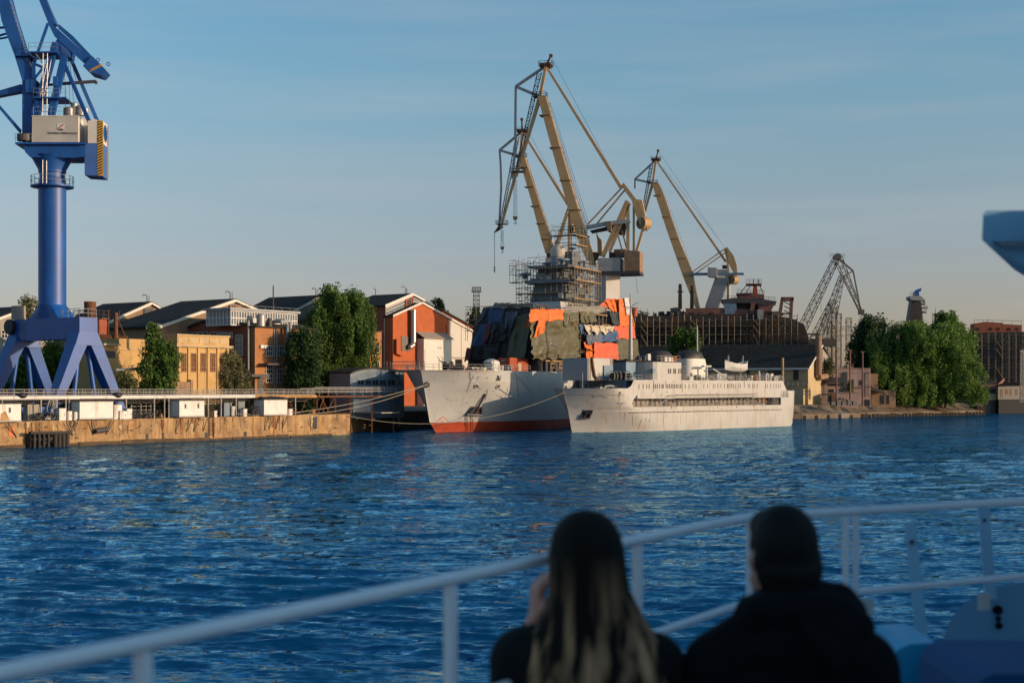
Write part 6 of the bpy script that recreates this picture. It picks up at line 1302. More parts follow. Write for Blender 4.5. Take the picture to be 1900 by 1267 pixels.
for pxa, pxb in ((1346, 1352), (1374, 1379)):
    k = MB(); a = s2.w(q_of(pxa, 2.5), 2.5, zt2); b = a + Vector((0, 0, 2.0)); c = s2.w(q_of(pxb, 4.2), 4.2, P(1, 662, 292).z); k.beam(a, b, .35, .5); k.beam(b - Vector((0, 0, .5)), c, .3, .45, .22, .3); k.tube(c, c - Vector((0, 0, 1.2)), .08); k.build('davit', M['ship_grey'], sr_)
lb = thing('lifeboat', tuple(s2.w(q_of(1366, 5), 5, zt2 + 1.2)), 'white open lifeboat hanging in davits on the white ship', 'lifeboat')
q0, q1 = q_of(1345, 5), q_of(1387, 5); zk, n = P(1366, 690, s2.w(q0, 5, 0).y + 3).z, 16; secs = []
zrm = P(1366, 676, s2.w(q0, 5, 0).y + 3).z
for i in range(n + 1):
    t = i / n; u = 2 * t - 1; w_ = 1.25 * max(.03, (1 - abs(u) ** 2.6)) ; q = q0 + (q1 - q0) * t; zz = zrm + .75 * abs(u) ** 2.2; kz = zk + .5 * abs(u) ** 3
    secs.append([s2.w(q, 5 + w_ * math.sin(a), 0) + Vector((0, 0, kz + (zz - kz) * (1 - math.cos(a)))) for a in [(-.5 + j / 10) * math.pi for j in range(11)]])
k = MB(); k.loft(secs, close=False); k.build('boat_hull', M['white_paint'], lb, True)
k = MB()
for a, b in zip(secs, secs[1:]):
    for e_ in (0, 10): k.beam(a[e_], b[e_], .1, .12)
k.build('gunwale', M['white_paint'], lb); k = MB(); secs2 = [[p + Vector((0, 0, -.35)) for p in (s_[1], s_[9])] for s_ in secs[2:-2]]; k.loft(secs2, close=False); k.build('boat_cover', M['rail_grey'], lb)
k = MB(); k.path([secs[4][10], secs[3][8], secs[2][6]], .03, 4); k.build('grab_line', M['rope_dark'], lb)
k = MB(); c = s2.w(q_of(1452, 5.2), 5.2, 7.4); k.tube(c, Vector((c.x, c.y, P(1452, 664, c.y).z)), .28, n=10); k.build('stern_post', M['plank'], sr_, True)
k = MB(); c = s2.w(2.0, .8, 7.8); k.tube(c - Vector((0, 0, .8)), c + Vector((0, 0, 2.9)), .07); k.box(s2.w(.5, -1.5, 8.0), .8, .6, .5, s2.ax); k.box(s2.w(5, 2.5, 7.3), 1.6, 1.2, 1.6, s2.ax); k.path([s2.w(5, 3.4, 8.1), s2.w(6.5, 3.6, 8.3), s2.w(8, 3.8, 8.0)], .18, 6); k.rail([s2.w(9, 5, 9.2), s2.w(14, 5.2, 9.2)], 1.0, .03, 1.2); k.build('bow_fitting', M['ship_grey'], sr_)
k = MB(); k.ladder(s2.w(11.6, 1.2, 6.8), s2.w(12.3, 1.2, 9.3), 1.1, s2.st, .06, .4); k.ladder(s2.w(11.6, 2.6, 6.8), s2.w(12.3, 2.6, 9.3), .6, s2.st, .05, .4); k.build('deck_stair', M['steel_dark'], sr_)
rope(s2.on(1050, 727, .05), Q(tq(640, .2), 3.3, .2), 3.2, 'long sagging rope from the white ship bow across the warship to the quay', r=.05)
# ------------------------------------------------------------------ yellow luffing cranes
def ycrane(Y, pxc, label, D, s=1.0, rot=-13, name='luffing_crane', my='yellow_crane'):
    """D: photograph places of the crane's joints; s: width factor"""
    pl = Pl(((pxc - 950) * Y / F, Y), (math.cos(R(rot)), math.sin(R(rot)))); n = pl.n; m = Y / F
    A = lambda k, o=0.0: pl.pt(*D[k], o)
    root = thing(name, (pl.p.x, pl.p.y, GZ), label, 'crane', 'yellow luffing cranes'); y_ = M[my]
    bm_ = lambda nm, mm, *seg: [(lambda k: [k.beam(a, b, w, h, w1, h1, n) for a, b, w, h, w1, h1 in seg] and k.build(nm, mm, root))(MB())][0]
    def plate(nm, poly, o, th, mm=None): k = MB(); k.prism([pl.pt(x, y, o) for x, y in poly], -n * th); return k.build(nm, mm or y_, root)
    # jib
    plate('jib', D['jib'], 1.5 * s, 2.4 * s)
    hd = D['head']
    for t in (.12, .32, .52, .7, .86):
        k = MB(); p = pl.pt(*hd).lerp(A('foot'), t); q = pl.d * (1.2 * s) ; k.box(p + n * .3, 2.7 * s, 3.2 * s, .16 * s, pl.d); k.build('jib_landing', M['ballast'], root)
    k = MB(); e = [pl.pt(x, y, 1.1 * s) for x, y in D['jibrail']]; k.rail(e, 1.1 * s, .04 * s, 1.6 * s, (1,)); k.ladder(e[0], e[-1], .5, n, .04, .6); k.build('jib_rail', M['rail_grey'], root)
    # fly jib (beak): rear end, head, tip
    for o in (.75, -.75):
        k = MB(); k.beam(A('rear', o * s), A('head', o * s), .7 * s, .7 * s, up=n); k.beam(A('head', o * s), A('tip', o * .3 * s), .9 * s, .75 * s, .5 * s, .55 * s, up=n); k.build('beak_chord', y_, root)
    k = MB(); k.beam(A('king'), A('rear'), .6 * s, .6 * s, up=n); k.beam(A('king'), A('head'), .65 * s, .6 * s, up=n)
    pts = [A('king')] + [pl.pt(*q) for q in D['tie']]
    for a, b in zip(pts, pts[1:]): k.beam(a, b, .5 * s, .5 * s, up=n)
    k.build('king_post', M['crane_grey'], root)
    k = MB(); a, b = A('rear', .2), A('tip', .2); pm = A('head')
    k.truss(pm + (a - pm) * .8 - pl.d * 1.3 * s, A('tip') + (pm - A('tip')) * .1 - pl.d * .5 * s, 1.0 * s, .5 * s, 14, .10 * s, .06 * s); k.build('beak_lattice', M['steel_dark'], root)
    k = MB(); k.beam(A('rear'), A('mast'), .5 * s, .6 * s, .3 * s, .4 * s, up=n); k.tube(A('mast', .6), A('mast', -.6), .5 * s, n=10); k.box(A('rear'), 2.6 * s, 2.2 * s, .9 * s, pl.d); k.build('head_sheave', M['rust'], root)
    for p in (A('rear'), A('head'), A('tip').lerp(A('head'), .06)):
        k = MB(); f = [p + pl.d * a * s * 1.6 - n * bq * s * 1.3 for a, bq in ((-1, -1), (1, -1), (1, 1), (-1, 1), (-1, -1))]; k.rail(f, 1.0 * s, .05 * s, 1.4 * s); k.prism(f[:4], (0, 0, -.12)); k.build('service_platform', M['steel_dark'], root)
    # tie rod and lever
    k = MB(); k.beam(A('rear', .4 * s), A('lever', .4 * s), .55 * s, .62 * s, .8 * s, .9 * s, n); k.build('tie_rod', y_, root)
    for o in (1.6, -.9): plate('lever_arm', D['arm'], o * s, .6 * s)
    if 'armweb' in D: plate('lever_web', D['armweb'], .6 * s, 1.6 * s)
    k = MB(); c0, c1 = pl.pt(*D['drum'][0], 1.5 * s), pl.pt(*D['drum'][1], -1.0 * s); r = D['drum_r'] * m; ax = (pl.d * .55 - n * .83); L = 2.2 * s
    pr = []; N = 9
    for i in range(N): pr += [(r, L * i / N), (r, L * (i + .72) / N), (r * .93, L * (i + .74) / N), (r * .93, L * (i + .98) / N)]
    k.lathe(c0, [(.05, 0)] + pr + [(r, L), (.05, L)], 20, axis=ax); dr = k.build('lever_ballast', y_, root, False)
    k = MB(); x, z = perp(ax)
    for i in range(-3, 4): h = r * .26 * i; w_ = math.sqrt(max(r * r - h * h, .01)) * .93; k.beam(c0 - ax * .03 + Vector((0, 0, h)) - x * w_, c0 - ax * .03 + Vector((0, 0, h)) + x * w_, .06, r * .11, up=Vector((0, 0, 1)))
    k.build('ballast_slot', M['black'], dr)
    for a, b in D['rods']: bm_('luffing_rod', y_, (pl.pt(*a, 1.2 * s), pl.pt(*b, 1.2 * s), .34 * s, .38 * s, None, None))
    for a, b, w_ in D['frame']:
        k = MB()
        for o in (1.3, -1.5) if w_ > .5 else (1.0, -1.0): k.beam(pl.pt(*a, o * s), pl.pt(*b, o * s), w_ * s, w_ * s, up=n)
        k.build('a_frame', y_, root)
    for poly, o, th, nm, mm in D['blocks']: plate(nm, poly, o * s, th * s, M[mm])
    for (x, yt, yb, w_, mm) in D['column']:
        a, b = pl.pt(x, yt, 0), pl.pt(x, yb, 0); b.z = min(b.z, GZ); k = MB(); k.box(((a.x + b.x) / 2, (a.y + b.y) / 2, (a.z + b.z) / 2), w_, w_, a.z - b.z, (math.cos(R(35)), math.sin(R(35)))); k.build('column', M[mm], root)
    if 'lean' in D: plate('column', D['lean'][0], 1.8, 3.6, M['ship_grey'])
    # ropes and hooks
    k = MB()
    for a, b in D['ropes']: k.tube(pl.pt(*a, .2), pl.pt(*b, .2), .04 * s, n=4, cap=False)
    k.build('wire_rope', M['steel_dark'], root)
    for (x, yt, yb, w_) in D['hooks']:
        k = MB()
        for dx in (-w_ * .6, -w_ * .2, w_ * .2, w_ * .6): k.tube(pl.pt(x + dx * .8, yt), pl.pt(x + dx, yb), .04 * s, n=4, cap=False)
        k.build('hoist_rope', M['steel_dark'], root)
        k = MB(); c = pl.pt(x, yb); w2 = w_ * m; k.hexa([c + pl.d * a * w2 * .55 - n * b * w2 * .4 - Vector((0, 0, w2 * 1.1)) for a, b in ((-1, -1), (1, -1), (1, 1), (-1, 1))], [c + pl.d * a * w2 * .8 - n * b * w2 * .45 for a, b in ((-1, -1), (1, -1), (1, 1), (-1, 1))])
        hk = k.build('hook_block', M['ballast'], root); k = MB(); o_ = c - Vector((0, 0, w2 * 1.1)); k.path([o_, o_ - Vector((0, 0, w2 * .5))] + [o_ - Vector((0, 0, w2 * 1.0)) + pl.d * math.cos(a) * w2 * .42 + Vector((0, 0, math.sin(a) * w2 * .42)) for a in (1.57, .8, 0, -.8, -1.57, -2.4, -3.1)], w2 * .14, 6); k.build('hook', M['steel_dark'], hk)
    return root
LOW = 800
ycrane(356, 1110, 'tallest yellow crane in the middle, above the warship', dict(
    jib=[(997, 179), (1013, 179), (1018, 200), (1044, 290), (1070, 380), (1089, 440), (1101, 475), (1104, 492), (1092, 492), (1076, 455), (1064, 418), (1050, 372), (1026, 285), (1003, 200)], head=(1002, 180), foot=(1096, 482), jibrail=[(1016, 190), (1046, 290), (1073, 382), (1090, 430)],
    rear=(1013, 123), mast=(1022, 104), king=(957, 161), tie=[(956, 252), (957, 262), (951, 332)], tip=(958, 328), lever=(1152, 348),
    arm=[(1153, 344), (1157, 339), (1176, 364), (1188, 378), (1199, 405), (1202, 428), (1193, 428), (1180, 400), (1172, 372), (1160, 356)], armweb=[(1181, 370), (1191, 371), (1198, 402), (1190, 402)], drum=((1189, 414), (1205, 412)), drum_r=11.5,
    rods=[((1157, 345), (1090, 417)), ((1160, 352), (1106, 417))], frame=[((1164, 373), (1118, 477), .9), ((1168, 377), (1131, 468), .7), ((1165, 378), (1165, 466), .7), ((1176, 380), (1176, 500), .5), ((1193, 425), (1181, 466), .6), ((1144, 428), (1156, 470), .3), ((1154, 428), (1163, 462), .3)],
    blocks=[([(1086, 419), (1124, 411), (1168, 407), (1170, 413), (1124, 419), (1088, 426)], 2.2, .7, 'rack_beam', 'crane_grey'), ([(1094, 428), (1124, 421), (1124, 417), (1160, 413), (1160, 424), (1124, 428), (1098, 433)], 0, 1.0, 'rack_beam', 'steel_dark'), ([(1124, 411), (1134, 410), (1134, 429), (1127, 429)], 2.6, 3.5, 'rack_drive', 'ballast'),
            ([(1150, 416), (1160, 416), (1157, 436), (1145, 434)], 1.0, 2.4, 'rack_drive', 'steel_dark'), ([(1109, 479), (1150.5, 478), (1150.5, 503), (1109, 503)], 3.2, 6.4, 'machine_house', 'crane_grey'), ([(1088, 503.3), (1187, 503.3), (1187, 508), (1130, 510), (1088, 506)], 3.6, 7.2, 'slew_platform', 'steel_dark'),
            ([(1158, 464), (1187, 466), (1187, 502.8), (1158, 502.8)], 3.4, 6.0, 'counterweight', 'ballast'), ([(1139, 463), (1160, 462), (1160, 477), (1139, 477)], .5, 3, 'winch_house', 'wood_wall'), ([(1130, 468), (1139, 468), (1139, 478), (1130, 478)], 1.6, 2, 'operator_cabin', 'black'),
            ([(1106, 432), (1110, 440), (1115, 445), (1116, 474), (1109, 474), (1108, 446)], -1.2, 2.0, 'jib_leg', 'yellow_crane'), ([(1098, 468), (1108, 468), (1108, 482), (1098, 482)], 1.0, 2.2, 'jib_pivot', 'rust')],
    column=[(1127, 509, LOW, 4.6, 'crane_grey')], ropes=[((1022, 104), (1150, 345)), ((1018, 190), (1092, 425)), ((1020, 188), (1096, 425)), ((1030, 150), (1140, 330)), ((1022, 104), (1000, 178)), ((1180, 510), (1183, 545))], hooks=[(956, 335, 402, 5.5)]), 1.05)
ycrane(385, 1025, 'yellow crane standing behind the tallest one, tip leaning over the warship', dict(
    jib=[(961, 292), (973, 291), (986, 330), (1003, 385), (1021, 440), (1030, 470), (1012, 470), (1003, 440), (985, 370), (968, 312)], head=(966, 291), foot=(1022, 470), jibrail=[(975, 296), (990, 340), (1008, 396), (1024, 445)],
    rear=(969, 244), mast=(968, 222), king=(927, 279), tie=[(929, 305), (930, 350), (926, 420)], tip=(929, 424), lever=(1054, 380),
    arm=[(1052, 376), (1056, 372), (1066, 392), (1062, 420), (1056, 418)], drum=((1060, 425), (1066, 424)), drum_r=7,
    rods=[((1056, 380), (1030, 455))], frame=[((1052, 395), (1028, 480), .8), ((1056, 395), (1056, 480), .6)], blocks=[([(1012, 478), (1060, 478), (1060, 498), (1012, 498)], 3, 6, 'machine_house', 'crane_grey'), ([(926, 417), (934, 421), (924, 428), (916, 432)], .4, .8, 'beak_nose', 'steel_dark'), ([(1014, 468), (1028, 468), (1030, 480), (1014, 480)], 1.2, 2.4, 'jib_pivot', 'rust')],
    column=[(1035, 498, LOW, 4.6, 'crane_grey')], ropes=[((968, 222), (1052, 375)), ((978, 296), (1024, 450)), ((917, 430), (917, 500)), ((918, 430), (918, 500)), ((930, 425), (930, 448))], hooks=[(932, 427, 458, 4.5), (917.5, 495, 502, 2)]), .95)
ycrane(482, 1335, 'yellow crane on the right behind the unfinished dark ship', dict(
    jib=[(1210, 342), (1222, 340), (1232, 362), (1258, 440), (1285, 505), (1292, 545), (1300, 580), (1294, 580), (1284, 556), (1266, 510), (1236, 424), (1216, 362)], head=(1211, 340), foot=(1290, 540), jibrail=[(1225, 345), (1250, 410), (1272, 470), (1286, 520)],
    rear=(1217, 297), mast=(1221, 280), king=(1178, 333), tie=[(1178, 350)], tip=(1190, 418), lever=(1347, 486),
    arm=[(1343, 464), (1349, 458), (1361, 474), (1367, 492), (1368, 506), (1361, 507), (1352, 490)], drum=((1357, 519), (1374, 520)), drum_r=8.5,
    rods=[((1346, 461), (1284, 505)), ((1350, 466), (1290, 508))], frame=[((1347, 462), (1352, 508), .6), ((1352, 508), (1352, 552), .5)],
    blocks=[([(1284, 506), (1380, 506), (1380, 510), (1284, 511)], 2, 1.4, 'rack_beam', 'ship_blue'), ([(1313, 496), (1330, 497), (1330, 515), (1313, 513)], 3, 5, 'machine_house', 'crane_grey'), ([(1330, 511), (1344, 511), (1344, 516), (1330, 516)], 2.2, 4, 'operator_cabin', 'house_white'), ([(1340, 492), (1351, 492), (1351, 498), (1340, 498)], 1.0, 2, 'rack_drive', 'rust')],
    column=[(1352, 520, LOW, .8, 'crane_grey')], lean=([(1332, 500), (1352, 500), (1351, 520), (1333, 570), (1326, 620), (1296, 620), (1309, 566)],), ropes=[((1221, 280), (1345, 460)), ((1226, 346), (1287, 520)), ((1230, 310), (1330, 440))], hooks=[]), 1.0)

# ------------------------------------------------------------------ dark lattice crane
YL = 450.0; lc = thing('lattice_crane', tuple(Vector((P(1520, 640, YL).x, YL, GZ))), 'dark grey lattice crane with a folded jib behind the ochre warehouse', 'crane')
k = MB(); k.truss(P(1474, 640, YL), P(1552, 479, YL + 3), 2.6, 1.7, 18, .12, .065); k.build('back_boom', M['lattice_grey'], lc)
k = MB(); k.truss(P(1526, 642, YL), P(1562, 512, YL + 3), 4.2, 1.2, 14, .13, .07); k.truss(P(1513, 628, YL), P(1545, 560, YL + 3), 2.4, 1.6, 8, .11, .06); k.build('jib', M['lattice_grey'], lc)
k = MB(); k.truss(P(1554, 478, YL + 3), P(1597, 578, YL + 3), 3.6, .8, 11, .13, .07, h0=2.2, h1=.8); k.beam(P(1556, 480, YL + 3), P(1583, 503, YL + 3), .5, .5); k.beam(P(1583, 503, YL + 3), P(1597, 576, YL + 3), .4, .4); k.beam(P(1583, 503, YL + 3), P(1566, 512, YL + 3), .35, .35); k.build('fly_jib', M['lattice_grey'], lc)
k = MB(); c = P(1554, 477, YL + 3); k.lathe(c, [(1.2, -.5), (1.2, .5)], 12, axis=(0, 1, 0)); k.rail([c + Vector((-2.4, 0, -.3)), c + Vector((2.4, 0, -.3))], 1.2, .06, 1); k.box(P(1598, 579, YL + 3), 1.8, 1.2, 1.6); k.build('sheave', M['steel_dark'], lc)
k = MB(); k.truss(Vector((P(1500, 640, YL).x, YL, GZ)), P(1500, 620, YL), 8, 6, 8, .2, .12); k.box(P(1500, 636, YL), 16, 6, 2.4); k.box(P(1468, 638, YL), 5, 4, 3); k.build('base_tower', M['steel_dark'], lc)
k = MB()
for a in ((1596, 582, 1596, 640), (1599, 582, 1599, 640), (1522, 545, 1524, 580)): k.tube(P(a[0], a[1], YL), P(a[2], a[3], YL), .06, n=4)
k.build('wire_rope', M['steel_dark'], lc)
k = MB()
for px, t in ((1548, 572), (1556, 582), (1540, 598), (1575, 590)): k.truss(Vector((P(px, 650, 456).x, 456, GZ)), P(px, t, 456), 1.6, 1.6, 20, .1, .06)
k.rail([P(1520, 615, 456), P(1575, 615, 456)], 1.5, .06, 2); k.rail([P(1530, 630, 456), P(1570, 630, 456)], 1.5, .06, 2); tag(k.build('scaffold_tower', M['scaffold']), 'thin scaffold towers in front of the lattice crane base', 'scaffold')
# lattice floodlight tower behind the white gable
ft = thing('floodlight_tower', (P(883, 570, 430).x, 430, GZ), 'slim lattice floodlight tower against the sky left of the warship', 'tower')
k = MB(); k.truss(Vector((P(884, 570, 430).x, 430, GZ)), P(884, 541, 430), 2.6, 1.7, 26, .1, .065); k.build('lattice', M['steel_dark'], ft)
k = MB(); c = P(884, 541, 430); k.box(c, 3.0, 2.4, .25); k.rail([c + Vector((-1.3, -1.1, 0)), c + Vector((1.3, -1.1, 0)), c + Vector((1.3, 1.1, 0)), c + Vector((-1.3, 1.1, 0)), c + Vector((-1.3, -1.1, 0))], 1.1, .06, 1.0); k.build('platform', M['steel_dark'], ft)
for dx in (-1.1, -.3, .5, 1.2): k = MB(); k.box(c + Vector((dx, -.9, 1.2)), .5, .35, .45); k.tube(c + Vector((dx, -.9, .2)), c + Vector((dx, -.9, 1.1)), .05); k.build('floodlight', M['rail_grey'], ft)
# ------------------------------------------------------------------ unfinished dark ship on the slipway
YI = 446.0; pi_ = Pl(((1330 - 950) * YI / F, YI), (1, -.17))
ib = thing('unfinished_ship', (*pi_.pt(1330, 690).xy, GZ), 'unfinished rust-brown ship on the slipway behind pole scaffolding', 'ship')
def ipl(nm, poly, off, th, m, par=None): k = MB(); k.prism([pi_.pt(x, y, off) for x, y in poly], -pi_.n * th); return k.build(nm, M[m], par or ib)
ipl('hull', [(1172, 586), (1240, 586), (1300, 583), (1380, 583), (1440, 586), (1468, 590), (1492, 602), (1500, 625), (1492, 760), (1172, 760)], 0, 24, 'hull_brown')
ipl('upper_deck', [(1272, 572), (1340, 571), (1442, 578), (1442, 586), (1272, 586)], -1.0, 20, 'hull_primer')
for x in (1284, 1302, 1320): ipl('mooring_port', [(x - 4, 580), (x + 4, 580), (x + 4, 585), (x - 4, 585)], -.9, .3, 'black')
ipl('wheelhouse', [(1345, 560), (1372, 561), (1400, 561), (1434, 563), (1430, 584), (1345, 584)], -2.5, 16, 'hull_brown')
ipl('bridge_wing', [(1336, 556), (1360, 553), (1402, 553), (1441, 559), (1434, 564), (1425, 567), (1400, 563), (1368, 562), (1342, 562)], -.6, 19, 'steel_dark')
ipl('bridge_shoulder', [(1340, 562), (1366, 562), (1367, 572), (1360, 586), (1344, 586), (1345, 575)], -.8, 1.2, 'ship_blue'); ipl('bridge_shoulder', [(1405, 563), (1437, 563), (1428, 584), (1412, 584)], -1.0, 1.4, 'hull_primer'); ipl('bridge_pillar', [(1394, 560), (1402, 561), (1398, 582), (1391, 580)], -.4, 1.2, 'hull_primer')
ipl('upper_house', [(1368, 545), (1395, 544), (1418, 546), (1418, 553.4), (1368, 553.4)], -4, 9, 'hull_primer'); ipl('platform', [(1366, 544), (1395, 543), (1395, 546), (1366, 547)], -3, 11, 'steel_dark')
ipl('mast_trunk', [(1398, 528), (1404, 528), (1407, 552), (1395, 552)], -6, 3, 'hull_red'); ipl('mast_platform', [(1384, 526), (1413, 526), (1413, 528.3), (1384, 528.3)], -4, 7, 'steel_dark')
k = MB(); k.rail([pi_.pt(1384, 526, -4), pi_.pt(1413, 526, -4)], 1.3, .06, 1.2); k.rail([pi_.pt(1368, 544, -3), pi_.pt(1418, 545, -3)], 1.2, .06, 1.4); k.rail([pi_.pt(1340, 555, -1), pi_.pt(1438, 558, -1)], 1.1, .06, 2)
for x0, y0, x1, y1 in ((1386, 528, 1374, 544), (1394, 528, 1384, 544), (1409, 528, 1416, 545), (1398, 518, 1398, 526), (1408, 518, 1408, 526)): k.beam(pi_.pt(x0, y0, -4), pi_.pt(x1, y1, -4), .25, .25)
k.build('mast_strut', M['steel_dark'], ib)
for x0, x1, yt in ((1259, 1264.5, 527), (1281, 1286.5, 529)):
    ipl('kingpost', [(x0, yt), (x1, yt), (x1 + .5, 573), (x0 - 1, 573)], -4, 2, 'hull_brown'); ipl('kingpost_bar', [(x0 - 3, 540), (x1 + 3, 540), (x1 + 3, 541.3), (x0 - 3, 541.3)], -3.8, 2.4, 'steel_dark')
ipl('winch_house', [(1243, 572), (1256, 570), (1262, 574), (1262, 586), (1250, 586), (1250, 580), (1245, 580)], -2, 5, 'steel_dark')
ipl('drum_housing', [(1405, 574), (1417, 574), (1416, 592), (1406, 592)], .6, 3, 'ship_grey')
k = MB()
for poly in ([(1449, 552), (1455, 552), (1448, 598), (1442, 592)], [(1466, 553), (1472, 553), (1470, 598), (1464, 598)], [(1449, 551), (1473, 551), (1473, 558), (1449, 558)], [(1450, 580), (1470, 581), (1470, 583), (1450, 582)]): k.prism([pi_.pt(x, y, -1.5) for x, y in poly], -pi_.n * 3.5)
for i in range(3): k.beam(pi_.pt(1455, 560 + i * 8, -2), pi_.pt(1467, 566 + i * 8, -2), .3, .3)
k.build('stern_gantry', M['hull_primer'], ib)
k = MB()
for i in range(90):
    x = rnd.uniform(1182, 1450); y = 586 - rnd.random() * 9; h = rnd.uniform(.5, 2.2); p = pi_.pt(x, 586, rnd.uniform(-6, -.5))
    if i % 2: k.tube(p, p + Vector((0, 0, h)), .08, n=4)
    else: k.box(p + Vector((0, 0, h / 3)), rnd.uniform(.5, 2.6), .8, h * .66)
k.beam(pi_.pt(1184, 577, -1), pi_.pt(1205, 582, -1), .6, .3); k.build('deck_clutter', M['steel_dark'], ib)
k = MB(); a = pi_.pt(1177, 587, 1.5); k.lathe(a, [(.9, 0), (.9, 2.6), (.95, 2.7), (.1, 2.8)], 14); tag(k.build('red_tank', M['hull_red'], None, True), 'small red tank on the scaffold beside the tall orange tarpaulin', 'tank')
sI = thing('scaffold', (*pi_.pt(1330, 690, 3).xy, GZ), 'wide pole scaffold standing along the unfinished dark ship', 'scaffold')
u0, u1 = pi_.u(1178, 3), pi_.u(1480, 3); zs_ = [GZ, 9.0, 12.3, 15.6, 19, 22.4, 25.8, 29.2]; zs_ = [GZ] + [pi_.pt(1330, y, 3).z for y in (683, 660, 640, 620, 604, 594)]
nb = 26; cx = (u1 - u0) / nb
def big_scaffold(root, pl, u0, u1, nb, zs, off, dep, r, seed, planks=True):
    g = random.Random(seed); b = MB(); cx = (u1 - u0) / nb
    for i in range(nb + 1):
        for o in (off, off - dep):
            b.tube(pl.at(u0 + cx * i, zs[0], o), pl.at(u0 + cx * i, zs[-1] + g.uniform(.2, 2), o), r * (1.25 if o == off else .8), n=4, cap=False)
    for z in zs[1:]:
        for i in range(nb):
            for zo in (0, 1.05):
                if g.random() < (.97 if zo == 0 else .6): b.tube(pl.at(u0 + cx * i, z + zo, off), pl.at(u0 + cx * (i + 1), z + zo, off), r, n=4, cap=False)
            if g.random() < .15: b.tube(pl.at(u0 + cx * i, z - 2, off), pl.at(u0 + cx * (i + 1), z + .6, off), r * .8, n=4, cap=False)
    b.build('pole_frame', M['scaffold'], root)
    for z in zs[1:] if planks else []:
        i = 0
        while i < nb:
            L = g.randint(3, 7); j = min(nb, i + L)
            if g.random() < .8: k = MB(); prect(k, pl, u0 + cx * i, u0 + cx * j - .05, z - .22, z - .02, off - .1, dep - .3); k.build('plank_deck', M['plank'], root)
            i = j
    k = MB()
    for i in (1, int(nb * .36), int(nb * .76)):
        for z0, z1 in zip(zs[1:], zs[2:]):
            if g.random() < .8: k.beam(pl.at(u0 + cx * i, z1, off + .3), pl.at(u0 + cx * (i + .95), z0, off + .3), .5, .16)
    k.build('stair', M['plank'], root)
big_scaffold(sI, pi_, u0, u1, nb, zs_, 3, 1.8, .075, 11)

# ------------------------------------------------------------------ ochre warehouse with a long dark roof
th = R(30); wd, wg = Vector((-math.cos(th), math.sin(th), 0)), Vector((math.sin(th), math.cos(th), 0))
Yw = 384.0; C = ((1499.5 - 950) * Yw / F, Yw); wf, we = Pl(C, wd), Pl(C, wg)
wh_ = thing('ochre_warehouse', (C[0], C[1], GZ), 'ochre warehouse with a long dark mossy roof behind the white ship stern', 'warehouse')
ze = wf.pt(1499.5, 680).z; uA = we.u(1523.5); zA = we.pt(1523.5, 641).z; Lw = 86
k = MB(); pr = [we.at(0, GZ - 1), we.at(0, ze), we.at(uA, zA), we.at(uA, GZ - 1)]; k.prism(pr, wd * Lw); k.build('wall', M['yellow_pale'], wh_)
k = MB(); pr = [we.at(uA + .01, GZ - 1), we.at(uA + .01, zA - .3), we.at(uA * 2, ze), we.at(uA * 2, GZ - 1)]; k.prism(pr, wd * Lw); k.build('rear_wall', M['steel_dark'], wh_)
k = MB(); a, b = we.at(uA, zA + .1), we.at(-.9, ze - .75 + .1); roofslab(k, a - wd * .5, b - wd * .5, wd * (Lw + 1), .4); roofslab(k, a - wd * .5, we.at(uA * 2 + .8, ze - .6) - wd * .5, wd * (Lw + 1), .4); k.build('roof', M['roof_moss'], wh_)
k = MB(); b1 = we.at(-.95, ze - .55) ; k.beam(b1 - wd * .4, b1 + wd * (Lw), .25, .55); k.beam(we.at(-.9, ze - .7, .55), we.at(uA, zA + .05, .55), .12, .5); k.build('fascia', M['white_paint'], wh_)
win(wf, 1472, 684, 1482, 705, wh_, 1, 3, fr='steel_dark'); win(wf, 1385, 686, 1391, 704, wh_, 1, 2, fr='steel_dark'); win(wf, 1425, 685, 1450, 696, wh_, 3, 1, fr='steel_dark')
win(wf, 1478, 724, 1482, 742, wh_, 1, 2, fr='blue_shed'); k = MB(); prect(k, wf, wf.u(1488), wf.u(1456), wf.pt(1470, 706).z, wf.pt(1470, 707).z + .2, .4, .4); k.build('ledge', M['yellow_pale'], wh_); k = MB(); prect(k, wf, wf.u(1499), wf.u(1440), wf.pt(1470, 715).z, wf.pt(1470, 715).z + .4, .3, .3); k.build('ledge', M['yellow_pale'], wh_)
k = MB(); prect(k, wf, wf.u(1494), wf.u(1474), GZ, wf.pt(1480, 722).z, 1.5, 1.5); k.build('porch', M['yellow_pale'], wh_)
k = MB(); p = we.pt(1519, 700, 1.0); k.path([Vector((p.x + 3, p.y + 4, p.z + .4)), Vector((p.x + .5, p.y + 1, p.z)), p + Vector((0, 0, .7)), Vector((p.x, p.y, P(1, 623, p.y).z))], .85, 14); p2_ = we.pt(1515, 700, .6); k.tube(p2_, Vector((p2_.x, p2_.y, P(1, 655, p2_.y).z)), .25); tag(k.build('chimney_pipe', M['wood_wall'], None, True), 'fat brown chimney pipe against the warehouse gable', 'chimney')
k = MB(); wpl = Pl(we.at(uA, 0) + wd * -1.2, wg)
k.prism([wpl.pt(1526, 646), wpl.pt(1547, 676), wpl.pt(1547, 686), wpl.pt(1526, 686)], wd * .3); k.build('mesh_screen', M['grey_wall'], wh_)
k = MB(); k.rail([wf.at(-1, wf.pt(1499, 716).z, 3), wf.at(20, wf.pt(1499, 716).z, 3)], 1.1, .05, 1.4); k.tube(wf.at(-2, 7, 4), wf.at(30, 7.2, 4), .12); k.tube(wf.at(-2, 6.2, 4), wf.at(30, 6.3, 4), .1); k.build('pipe_rack', M['rail_grey'], wh_)
pd_ = Vector((1, -.04, 0)); pp = Pl(we.at(uA * 1.1, 0), pd_)
pk = thing('pink_building', (*pp.pt(1570, 750).xy, GZ), 'faded pink flat-roofed building beside the ochre warehouse', 'building')
